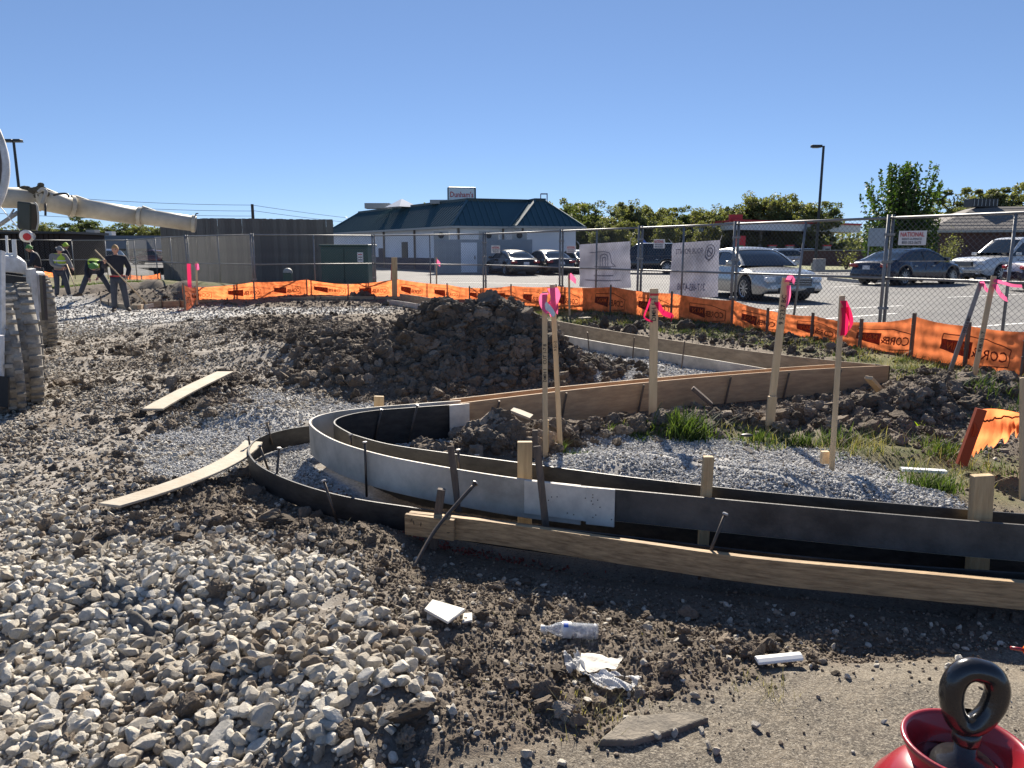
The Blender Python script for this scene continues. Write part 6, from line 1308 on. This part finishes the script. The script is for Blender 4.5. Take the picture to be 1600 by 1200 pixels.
# dark fabric strip worked into the stones
fp = [at(x, y, .05) for x, y in ((168, 845), (158, 880), (165, 905), (190, 935), (215, 965), (245, 985), (262, 1000))]; fp = catmull(fp, 5); ww_ = [.02, .05, .08, .13, .16, .14, .05]
def ff(u, v):
    i = u * (len(fp) - 1); k = min(int(i), len(fp) - 2); p = fp[k].lerp(fp[k + 1], i - k); t = (fp[k + 1] - fp[k]).normalized(); q = Vector((t.y, -t.x, 0)); w_ = np.interp(u, np.linspace(0, 1, 7), ww_); v_ = v - .5; z = Hs(p.x, p.y)
    return Vector((p.x, p.y, 0)) + q * w_ * v_ + Vector((0, 0, z + .034 + .010 * math.sin(v * 15 + u * 9) + .008 * math.sin(u * 33 + v * 7) - .05 * abs(v_)))
o = B().grid(ff, 60, 16).build('geotextile', M['fabric'], None, True); tag(o, 'crumpled strip of dark fabric half buried in the coarse stones', 'fabric')
# ---------------------------------------------------------------- stones, gravel and clods (instanced real geometry)
def rock(seed, cuts=11, sub=3, rough_=.03, lump=0.0, sq=(1, .8, .62), smooth=False):
    r = np.random.default_rng(seed); bm = bmesh.new(); bmesh.ops.create_icosphere(bm, subdivisions=sub, radius=1); v = np.array([q.co[:] for q in bm.verts]); f = [[q.index for q in g.verts] for g in bm.faces]; bm.free()
    if lump:
        n0 = sum(a * np.sin(v @ (r.normal(size=3) * k) + r.uniform(0, 6)) for a, k in ((.22, 2.4), (.16, 4), (.12, 6.5), (.09, 10), (.06, 15), (.05, 22)) for _ in (0, 1)); v = v * (1 + lump * n0)[:, None]
    for k in range(cuts):
        n = r.normal(size=3); n /= np.linalg.norm(n); d = r.uniform(.46, .80); s = v @ n; m = s > d; v[m] -= (s[m] - d)[:, None] * n * .96
    v = v * (1 + rough_ * r.normal(size=len(v)))[:, None]; v *= np.array(sq) * r.uniform(.85, 1.15, 3); me = bpy.data.meshes.new('rock'); me.from_pydata(v.tolist(), [], f); me.update(); (me.shade_smooth() if smooth else me.shade_flat())
    return me
def stonemat(name, stops, bump=60, rough=.85, sp=.3):
    m = bpy.data.materials.new(name); m.use_nodes = True; t = m.node_tree; b = t.nodes['Principled BSDF']; b.inputs['Roughness'].default_value = rough; b.inputs['Specular IOR Level'].default_value = sp
    a = t.nodes.new('ShaderNodeAttribute'); a.attribute_type = 'INSTANCER'; a.attribute_name = 'tone'; cr = t.nodes.new('ShaderNodeValToRGB'); e = cr.color_ramp.elements; e[0].position = 0; e[0].color = (*stops[0], 1); e[1].position = 1; e[1].color = (*stops[-1], 1)
    for i, s in enumerate(stops[1:-1]): q = e.new((i + 1) / (len(stops) - 1)); q.color = (*s, 1)
    t.links.new(a.outputs['Fac'], cr.inputs[0]); tc = t.nodes.new('ShaderNodeTexCoord'); n = t.nodes.new('ShaderNodeTexNoise'); n.inputs['Scale'].default_value = 2.2; n.inputs['Detail'].default_value = 6; n.inputs['Roughness'].default_value = .7; t.links.new(tc.outputs['Object'], n.inputs[0])
    mr_ = t.nodes.new('ShaderNodeMapRange'); mr_.inputs[1].default_value = .3; mr_.inputs[2].default_value = .7; mr_.inputs[3].default_value = .68; mr_.inputs[4].default_value = 1.18; t.links.new(n.outputs[0], mr_.inputs[0]); v = t.nodes.new('ShaderNodeVectorMath'); v.operation = 'SCALE'; t.links.new(cr.outputs[0], v.inputs[0]); t.links.new(mr_.outputs[0], v.inputs['Scale']); t.links.new(v.outputs[0], b.inputs['Base Color'])
    n2 = t.nodes.new('ShaderNodeTexNoise'); n2.inputs['Scale'].default_value = 7; n2.inputs['Detail'].default_value = 6; n2.inputs['Roughness'].default_value = .7; t.links.new(tc.outputs['Object'], n2.inputs[0]); bp = t.nodes.new('ShaderNodeBump'); bp.inputs['Strength'].default_value = .45; bp.inputs['Distance'].default_value = .10; t.links.new(n2.outputs[0], bp.inputs['Height']); t.links.new(bp.outputs[0], b.inputs['Normal']); return m
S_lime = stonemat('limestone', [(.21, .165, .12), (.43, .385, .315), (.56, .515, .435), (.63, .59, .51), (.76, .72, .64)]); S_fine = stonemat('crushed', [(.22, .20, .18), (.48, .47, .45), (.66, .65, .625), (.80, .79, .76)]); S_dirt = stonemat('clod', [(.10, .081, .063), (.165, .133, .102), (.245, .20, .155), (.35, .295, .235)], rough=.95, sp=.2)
def protos(tagname, m, seeds, **k):
    c = bpy.data.collections.new(tagname)
    for s in seeds: me = rock(s, **k); me.materials.append(m); o = bpy.data.objects.new(tagname + '_piece', me); c.objects.link(o)
    return c
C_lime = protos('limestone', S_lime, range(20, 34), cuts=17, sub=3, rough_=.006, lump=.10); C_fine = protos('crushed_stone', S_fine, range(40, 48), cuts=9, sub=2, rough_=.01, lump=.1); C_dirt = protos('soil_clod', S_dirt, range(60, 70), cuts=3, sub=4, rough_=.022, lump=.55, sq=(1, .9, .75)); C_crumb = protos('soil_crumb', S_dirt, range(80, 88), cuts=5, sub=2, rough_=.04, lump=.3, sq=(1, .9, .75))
def scatter(name, coll, x, y, z, sc, tone, label):
    n = len(x); me = bpy.data.meshes.new(name); me.vertices.add(n); me.vertices.foreach_set('co', np.stack([x, y, z], 1).astype(np.float32).ravel())
    r = RNG.uniform(0, 6.28, (n, 3)); r[:, 0] = RNG.normal(0, .5, n); r[:, 1] = RNG.normal(0, .5, n)
    for nm, ty, arr in (('rot', 'FLOAT_VECTOR', r), ('siz', 'FLOAT', sc), ('tone', 'FLOAT', tone), ('pick', 'INT', RNG.integers(0, 100, n))):
        a = me.attributes.new(nm, ty, 'POINT'); a.data.foreach_set('vector' if ty == 'FLOAT_VECTOR' else 'value', np.asarray(arr).astype(np.int32 if ty == 'INT' else np.float32).ravel())
    o = put(name, me); ng = bpy.data.node_groups.new(name, 'GeometryNodeTree'); ng.interface.new_socket('Geometry', in_out='INPUT', socket_type='NodeSocketGeometry'); ng.interface.new_socket('Geometry', in_out='OUTPUT', socket_type='NodeSocketGeometry')
    N_ = ng.nodes; gi = N_.new('NodeGroupInput'); go = N_.new('NodeGroupOutput'); ip = N_.new('GeometryNodeInstanceOnPoints'); ci = N_.new('GeometryNodeCollectionInfo'); ci.inputs['Collection'].default_value = coll; ci.inputs['Separate Children'].default_value = True; ci.inputs['Reset Children'].default_value = True
    def na(nm, ty): q = N_.new('GeometryNodeInputNamedAttribute'); q.data_type = ty; q.inputs['Name'].default_value = nm; return q.outputs['Attribute']
    Lk = ng.links; Lk.new(gi.outputs[0], ip.inputs['Points']); Lk.new(ci.outputs[0], ip.inputs['Instance']); ip.inputs['Pick Instance'].default_value = True
    Lk.new(na('pick', 'INT'), ip.inputs['Instance Index']); Lk.new(na('rot', 'FLOAT_VECTOR'), ip.inputs['Rotation']); Lk.new(na('siz', 'FLOAT'), ip.inputs['Scale']); Lk.new(ip.outputs[0], go.inputs[0])
    md = o.modifiers.new('scatter', 'NODES'); md.node_group = ng; return tag(o, label, kind='stuff')
def cand(y0, y1, dens, umax=.85):
    """uniform random ground points between two distances inside a wide fan"""
    A_ = umax * (y1 * y1 - y0 * y0); n = int(A_ * dens); y = np.sqrt(RNG.uniform(y0 * y0, y1 * y1, n)); x = RNG.uniform(-umax, umax, n) * (y + .3); return x, y
def clearf(x, y, m=.02):   # keep stones off the boards
    d = np.full(np.shape(x), 9.)
    for P in (LOWF, MIDF, INNF, NEARB, BACKA, BACKB, FANA, FANB): d = np.minimum(d, dseg(x, y, P))
    return d > m
def inform(x, y): return inpoly(x, y, MIDF + [(3.4, 3.4)] + INNF[::-1]) 
# coarse limestone
X, Y_, S_ = [], [], []
for y0, y1, dn, lo, hi in ((1.5, 3.2, 2900, .009, .050), (3.2, 5.2, 2300, .010, .044), (5.2, 9, 1500, .012, .038), (9, 14, 620, .016, .038), (14, 21, 220, .022, .042)):
    x, y = cand(y0, y1, dn); m = coarsem(x, y); pt = fbm(x, y, 4, .75) + .5 * fbm(x + 9, y, 2, 2.6)
    heap = np.zeros(len(x))
    for l in LUMPS[10:14]: heap = np.maximum(heap, np.exp(-np.hypot((x - l[0]) / l[2] / 1.2, (y - l[1]) / l[3] / 1.2) ** 2))
    bl_ = soft(x, y, PW([(-500, 1500), (-500, 900), (0, 880), (330, 900), (480, 950), (560, 1050), (540, 1500)]), .3)
    pr_ = m * np.clip(.50 + .35 * bl_ + .5 * heap + 1.9 * (pt - .03), .03, 1); k = (RNG.random(len(x)) < pr_) & clearf(x, y, .04)
    x, y = x[k], y[k]; s = (lo + (hi - lo) * RNG.random(len(x)) ** 3.1) * (.9 + .12 * heap[k]); X.append(x); Y_.append(y); S_.append(s)
x = np.concatenate(X); y = np.concatenate(Y_); s = np.concatenate(S_); lay = RNG.random(len(x)); tone = np.clip(.55 + .22 * RNG.normal(size=len(x)) - .25 * (fbm(x, y, 3, 1.3) < -.12) - .2 * (y > 5), 0, 1)
big = RNG.random(len(x)) < .02; s = np.where(big, s * 1.35, s)
scatter('coarse_stones', C_lime, x, y, H(x, y) + s * (.15 + .55 * lay), s, tone, 'pale coarse limestone ballast covering the left of the site')
print('coarse', len(x))
# crushed grey gravel
X, Y_, S_ = [], [], []
for y0, y1, dn, lo, hi in ((3.8, 6.5, 9000, .006, .0145), (6.5, 10, 2600, .008, .017), (10, 15, 700, .012, .022), (15, 25, 120, .018, .03)):
    x, y = cand(y0, y1, dn, .7); m = finem(x, y); pt = fbm(x, y, 3, 2.2); k = (RNG.random(len(x)) < m * np.clip(.85 + 1.4 * pt, .1, 1)) & clearf(x, y, .02) & ~inform(x, y)
    x, y = x[k], y[k]; X.append(x); Y_.append(y); S_.append(lo + (hi - lo) * RNG.random(len(x)) ** 1.6)
x = np.concatenate(X); y = np.concatenate(Y_); s = np.concatenate(S_); tone = np.clip(.55 + .25 * RNG.normal(size=len(x)) - .32 * (y > 11), 0, 1)
scatter('crushed_gravel', C_fine, x, y, H(x, y) + s * (.1 + .7 * RNG.random(len(x))), s, tone, 'grey crushed gravel of the island, the raked bed and the patches'); print('fine', len(x))
# small stones and crumbs all over
X, Y_, S_ = [], [], []
for y0, y1, dn, lo, hi in ((1.5, 4.5, 5200, .003, .011), (4.5, 9, 1700, .005, .016), (9, 16, 500, .008, .026), (16, 24, 60, .014, .04)):
    x, y = cand(y0, y1, dn); am_ = soft(x, y, ASPH, .06); dm = dirtm(x, y); k = (RNG.random(len(x)) < np.clip(.16 + .9 * dm, 0, 1) * (1 - .86 * am_)) & clearf(x, y, .015) & (sfrac(x, y) < 1.0) & ~inform(x, y); x, y = x[k], y[k]; X.append(x); Y_.append(y); S_.append(lo + (hi - lo) * RNG.random(len(x)) ** 2.2)
x = np.concatenate(X); y = np.concatenate(Y_); s = np.concatenate(S_)
scatter('soil_crumbs', C_crumb, x, y, H(x, y) + s * .4, s, np.clip(.55 + .3 * RNG.normal(size=len(x)), 0, 1), 'brown soil crumbs strewn over the dirt'); print('crumb', len(x))
x, y = cand(1.8, 6, 600); am_ = soft(x, y, ASPH, .06); k = (RNG.random(len(x)) < .5 * np.clip(dirtm(x, y) + am_ * .25, 0, 1)) & clearf(x, y, .03) & ~inform(x, y); x, y = x[k], y[k]; s = .005 + .022 * RNG.random(len(x)) ** 3
scatter('scattered_stones', C_lime, x, y, H(x, y) + s * .4, s, np.clip(.42 + .2 * RNG.normal(size=len(x)), 0, 1), 'small pale stones scattered through the dirt')
# clods
X, Y_, S_ = [], [], []
def moundw(x, y): return np.exp(-((np.hypot((x + .7) / 1.6, (y - 9.9) / 1.5)) ** 3))
for y0, y1, dn in ((1.7, 4.2, 330), (4.2, 8.2, 300), (8.2, 12, 240), (12, 18, 46), (18, 26, 22)):
    x, y = cand(y0, y1, dn); dm = dirtm(x, y); tr = (1 - sst(.25, .75, dseg(x, y, NEARB))) * (x > -.7) * (y < 4.2); k = (RNG.random(len(x)) < np.clip((.045 + .30 * (fbm(x, y, 4, .75) < -.16)) * (coarsem(x, y) > .5) + dm * np.clip(.42 + 1.3 * fbm(x, y, 3, 1.5), .05, 1) * (1 - .85 * tr), 0, 1)) & clearf(x, y, .06) & (sfrac(x, y) < .985) & (soft(x, y, ASPH, .05) < .3) & ~inform(x, y) & (finem(x, y) < .6)
    x, y = x[k], y[k]; s = .012 + (.035 + .03 * sst(5, 9, y)) * RNG.random(len(x)) ** 3.0; s = np.where(RNG.random(len(x)) < .025, s * 1.9, s); X.append(x); Y_.append(y); S_.append(s)
x, y = cand(8.2, 11.6, 1700, .5); k = RNG.random(len(x)) < moundw(x, y); x, y = x[k], y[k]; s = .014 + .085 * RNG.random(len(x)) ** 4.5; X.append(x); Y_.append(y); S_.append(s)
for (cx, cy, rx, ry, nn, mx_) in ((.0, 5.85, .45, .32, 170, .19), (-.35, 5.75, .25, .25, 50, .16), (.55, 6.2, .5, .25, 110, .075), (1.3, 6.45, .6, .22, 120, .13), (2.1, 6.7, .6, .25, 130, .12), (3.0, 6.9, .8, .35, 190, .14), (3.8, 7.1, .7, .5, 190, .14), (4.7, 7.7, .7, .6, 260, .15), (3.1, 6.2, .55, .4, 70, .12), (1.6, 13.6, .5, .7, 30, .2), (2.25, 13.0, .45, .55, 25, .2), (3.6, 9.9, .5, .4, 60, .07), (2.6, 11.4, .7, .8, 80, .09), (4.1, 9.0, .4, .5, 60, .06), (.62, 9.0, .35, .35, 40, .11), (-.95, 9.5, .7, .6, 70, .27), (-.2, 9.5, .6, .6, 60, .25), (-.5, 8.9, 1.2, .35, 60, .20), (-4.7, 23.9, .5, .3, 25, .25), (-1.85, 4.25, .35, .2, 40, .07), (-1.5, 4.0, .3, .2, 30, .07)):
    x = RNG.normal(cx, rx * .55, nn); y = RNG.normal(cy, ry * .55, nn); s = .012 + mx_ * .62 * RNG.random(nn) ** 2.6; k = clearf(x, y, .05) & ~inform(x, y); X.append(x[k]); Y_.append(y[k]); S_.append(s[k])
x = np.concatenate(X); y = np.concatenate(Y_); s = np.concatenate(S_)
scatter('soil_clods', C_dirt, x, y, H(x, y) + s * (.15 + .35 * RNG.random(len(x))), s, np.clip(.45 + .22 * RNG.normal(size=len(x)) - .12 * (y > 8.5), 0, 1), 'brown broken soil clods of the heaps, mound and dug edges'); print('clods', len(x))
# a few lumps one can point to
for k, (px, py, s, sd_, m_, sx, lab, nm) in enumerate(((55, 868, .085, 61, S_dirt, (1.3, .9, .6), 'dark brown oblong clod alone on the pale stones at the left', 'soil_lump'), (872, 1046, .085, 62, S_dirt, (1.1, .8, .9), 'dark clod left of the crumpled wrapper', 'soil_lump'), (445, 815, .15, 63, S_dirt, (1.4, .8, .8), 'large flat clod in shadow below the low black strip', 'soil_lump'), (1168, 700, .07, 27, S_fine, (1.6, .8, .6), 'flat grey stone on the island gravel', 'flat_stone'),
      (645, 1150, .13, 64, S_dirt, (1.3, .8, .8), 'large crumbly clod at the bottom edge between stones and asphalt', 'soil_lump'), (548, 930, .055, 65, S_dirt, (1, .8, .9), 'brown angular lump on the crest of the stone heap', 'soil_lump'), (1275, 1030, .045, 66, S_dirt, (1, .9, .9), 'crumbly clod touching the right end of the foam strip', 'soil_lump'), (30, 1030, .075, 24, S_lime, (1, .8, .9), 'large grey stone at the left edge', 'large_stone'), (208, 1028, .07, 25, S_lime, (1, .8, .9), 'large pale blue grey stone below the dark fabric strip', 'large_stone'),
      (970, 990, .05, 26, S_lime, (1, .7, .7), 'grey stone right of the water bottle', 'large_stone'), (126, 1085, .07, 29, S_lime, (1.2, .9, .7), 'large rounded grey stone near the bottom left corner', 'large_stone'), (1305, 1040, .04, 67, S_dirt, (1, .9, .8), 'small clod on the asphalt edge right of the foam strip', 'soil_lump'))):
    me = rock(sd_ + 200, cuts=4 if m_ is S_dirt else 12, sub=4, rough_=.02 if m_ is S_dirt else .006, lump=.75 if m_ is S_dirt else .12, sq=(1, .85, .75)); p = at(px, py, .04); o = put(nm, me, m_); s *= (.42 if m_ is S_dirt else .62); o.scale = [s * q for q in sx]; o.location = (p.x, p.y, Hs(p.x, p.y) + s * .35); o.rotation_euler = (0, 0, k * 1.7); tag(o, lab, 'stone' if m_ is not S_dirt else 'clod')
# broken asphalt slab at the edge
P_ = [at(x, y, .03) for x, y in ((935, 1158), (980, 1120), (1080, 1112), (1108, 1122), (1060, 1140), (990, 1158))]; b = B().loft([[p - Vector((0, 0, .05)) for p in P_], [p + Vector((0, 0, .004)) for p in P_]]); o = bev(b.build('asphalt_slab', mat('oldtar', (.22, .19, .15), .9, noise=(14, .9, (.10, .088, .072)), bump=(60, .6))), .006, 2); tag(o, 'broken tilted asphalt slab at the ragged edge of the paving', 'asphalt slab'); o.rotation_euler = (0, 0, 0)
# red leaf mulch between the strips
x = np.concatenate([RNG.normal(-.95, .22, 500), RNG.normal(-.2, .3, 300)]); y = np.interp(x, [-1.4, -.9, 0, .4], [4.9, 4.5, 4.05, 3.9]) + RNG.normal(0, .05, len(x)); k = clearf(x, y, .02)
x, y = x[k], y[k]; tag(put('leaf_litter', leaves(np.stack([x, y, H(x, y) + .012], 1), .012, 77), mat('redleaf', (.22, .045, .03), .8)), 'reddish leaf litter between the low black strip and the pale board', kind='stuff')

# ---------------------------------------------------------------- grass
gm_ = leafmat('grassblade', (.035, .065, .016), (.11, .15, .045), .35); gd_ = leafmat('drygrass', (.22, .19, .09), (.36, .31, .17), .3)
def blades(name, cx, cy, n, rad, hgt, m, wid=.004, lean=.5, seed=1, label=None, cat=None, kind=None, group=None):
    r = np.random.default_rng(seed); k = len(cx); bx = np.repeat(cx, n) + r.normal(0, 1, k * n) * np.repeat(rad, n); by = np.repeat(cy, n) + r.normal(0, 1, k * n) * np.repeat(rad, n) * .8; z = H(bx, by); N0 = k * n
    a = r.uniform(0, 6.28, N0); h = np.repeat(hgt, n) * r.uniform(.4, 1.15, N0); l = lean * h * r.uniform(.2, 1.3, N0); dx, dy = np.cos(a), np.sin(a); px_, py_ = -dy, dx; V_ = []
    for t_, w_ in ((0, 1.), (.45, .8), (.8, .45)):
        ox = dx * l * t_ ** 1.8; oy = dy * l * t_ ** 1.8; oz = h * (t_ - .18 * t_ * t_)
        for s in (-1, 1): V_.append(np.stack([bx + ox + s * px_ * wid * w_, by + oy + s * py_ * wid * w_, z + oz - .005], 1))
    V_.append(np.stack([bx + dx * l, by + dy * l, z + h * .82], 1)); v = np.stack(V_, 1).reshape(-1, 3); base = (np.arange(N0) * 7)[:, None]
    me = bpy.data.meshes.new(name); f = np.concatenate([(base + np.array([[0, 1, 3, 2]])), (base + np.array([[2, 3, 5, 4]]))]); tri = base + np.array([[4, 5, 6]]); nl = f.size + tri.size
    me.vertices.add(len(v)); me.vertices.foreach_set('co', v.astype(np.float32).ravel()); me.loops.add(nl); me.loops.foreach_set('vertex_index', np.concatenate([f.ravel(), tri.ravel()]).astype(np.int32)); me.polygons.add(len(f) + len(tri)); me.polygons.foreach_set('loop_start', np.concatenate([np.arange(len(f)) * 4, f.size + np.arange(len(tri)) * 3]).astype(np.int32)); me.update(calc_edges=True)
    at1 = me.attributes.new('leaf', 'FLOAT', 'POINT'); at1.data.foreach_set('value', np.repeat(np.clip(r.normal(.45, .3, N0), 0, 1), 7).astype(np.float32)); return tag(put(name, me, m), label, cat, group, kind)
def tuft(px, py, z, wd, ht, n, label, m=None, seed=1, wid=.004, lean=.7): p = at(px, py, z); blades('grass_tuft', np.array([p.x]), np.array([p.y]), n, np.array([wd]), np.array([ht]), m or gm_, wid, lean, seed, label, 'grass tuft')
tuft(1078, 668, .1, .11, .24, 330, 'biggest bright green grass tuft beside the wide survey stake', None, 1, .0065, .75); tuft(1022, 664, .1, .045, .08, 120, 'low grass left of the biggest tuft', None, 2); tuft(1185, 672, .1, .07, .14, 120, 'small grass tuft right of the biggest tuft', None, 3); tuft(1255, 680, .1, .055, .15, 120, 'rounded grass tuft at the foot of the leaning stake row', None, 4); tuft(1310, 680, .1, .09, .14, 140, 'grass tuft behind the tall lath', None, 5)
tuft(1450, 752, .1, .08, .18, 150, 'grass tuft beside the thin white strip', None, 6); tuft(1475, 745, .1, .07, .15, 100, 'second grass tuft beside the thin white strip', None, 7); tuft(1485, 688, .15, .08, .16, 110, 'grass tuft left of the torn orange scrap', None, 8); tuft(1575, 640, .2, .12, .22, 130, 'grass clump behind the torn orange scrap', None, 9); tuft(1540, 615, .2, .15, .18, 120, 'grass clump at the foot of the tan survey stake', None, 10)
tuft(875, 692, .1, .03, .12, 50, 'tiny grass tuft at the foot of the two laths', None, 11); tuft(905, 697, .1, .07, .05, 90, 'flat patch of grass on the island gravel', None, 12); tuft(1000, 668, .12, .05, .06, 120, 'low weeds at the top of the island gravel', None, 13)
tuft(925, 1120, 0, .10, .07, 90, 'dry weeds beside the broken asphalt slab', gd_, 14, .0015, 1.1); tuft(1190, 1085, 0, .06, .07, 60, 'dry weed stems below the foam strip', gd_, 15, .0012, 1.0); tuft(1515, 740, .1, .10, .18, 60, 'dry straw stems below the torn orange scrap', gd_, 16, .002, .9); tuft(1350, 690, .1, .14, .15, 120, 'dry straw between the tall lath and the clods', gd_, 17, .002, 1.0)
tuft(1446, 610, .4, .02, .10, 12, 'bright yellow green seedling on the clod heap at the right', leafmat('seedling', (.35, .45, .03), (.45, .55, .05), .5), 18, .012, .6)
x, y = cand(5, 26, 55, .8); g_ = grassm(x, y); k = (RNG.random(len(x)) < g_ * np.clip(.6 + 2.0 * fbm(x, y, 3, 1.1), 0, 1)) & clearf(x, y, .1); x, y = x[k], y[k]; n_ = len(x)
blades('grass', x, y, 26, np.full(n_, .06), .03 + .07 * RNG.random(n_), gm_, .003, .9, 33, 'rough grass along the orange fence and round the island', None, 'stuff'); print('grass', n_)
k = RNG.random(n_) < .5; blades('dry_grass', x[k], y[k], 12, np.full(k.sum(), .08), .06 + .10 * RNG.random(k.sum()), gd_, .003, .8, 34, 'dry straw mixed into the rough grass', None, 'stuff')
x = RNG.uniform(-17, -9.2, 500); y = RNG.uniform(27, 33, 500); blades('verge_grass', x, y, 24, np.full(500, .16), np.full(500, .10), gm_, .012, .6, 35, 'short grass behind the far dirt bank', None, 'stuff')
# twigs and straw in the dirt
x, y = cand(2.0, 8, 45, .7); k = (RNG.random(len(x)) < dirtm(x, y)) & clearf(x, y, .05) & ~inform(x, y); x, y = x[k], y[k]; n_ = len(x); blades('straw', x, y, 2, np.full(n_, .03), np.full(n_, .035), gd_, .0010, 2.2, 36, 'thin dry straws and roots lying in the dirt', None, 'stuff')
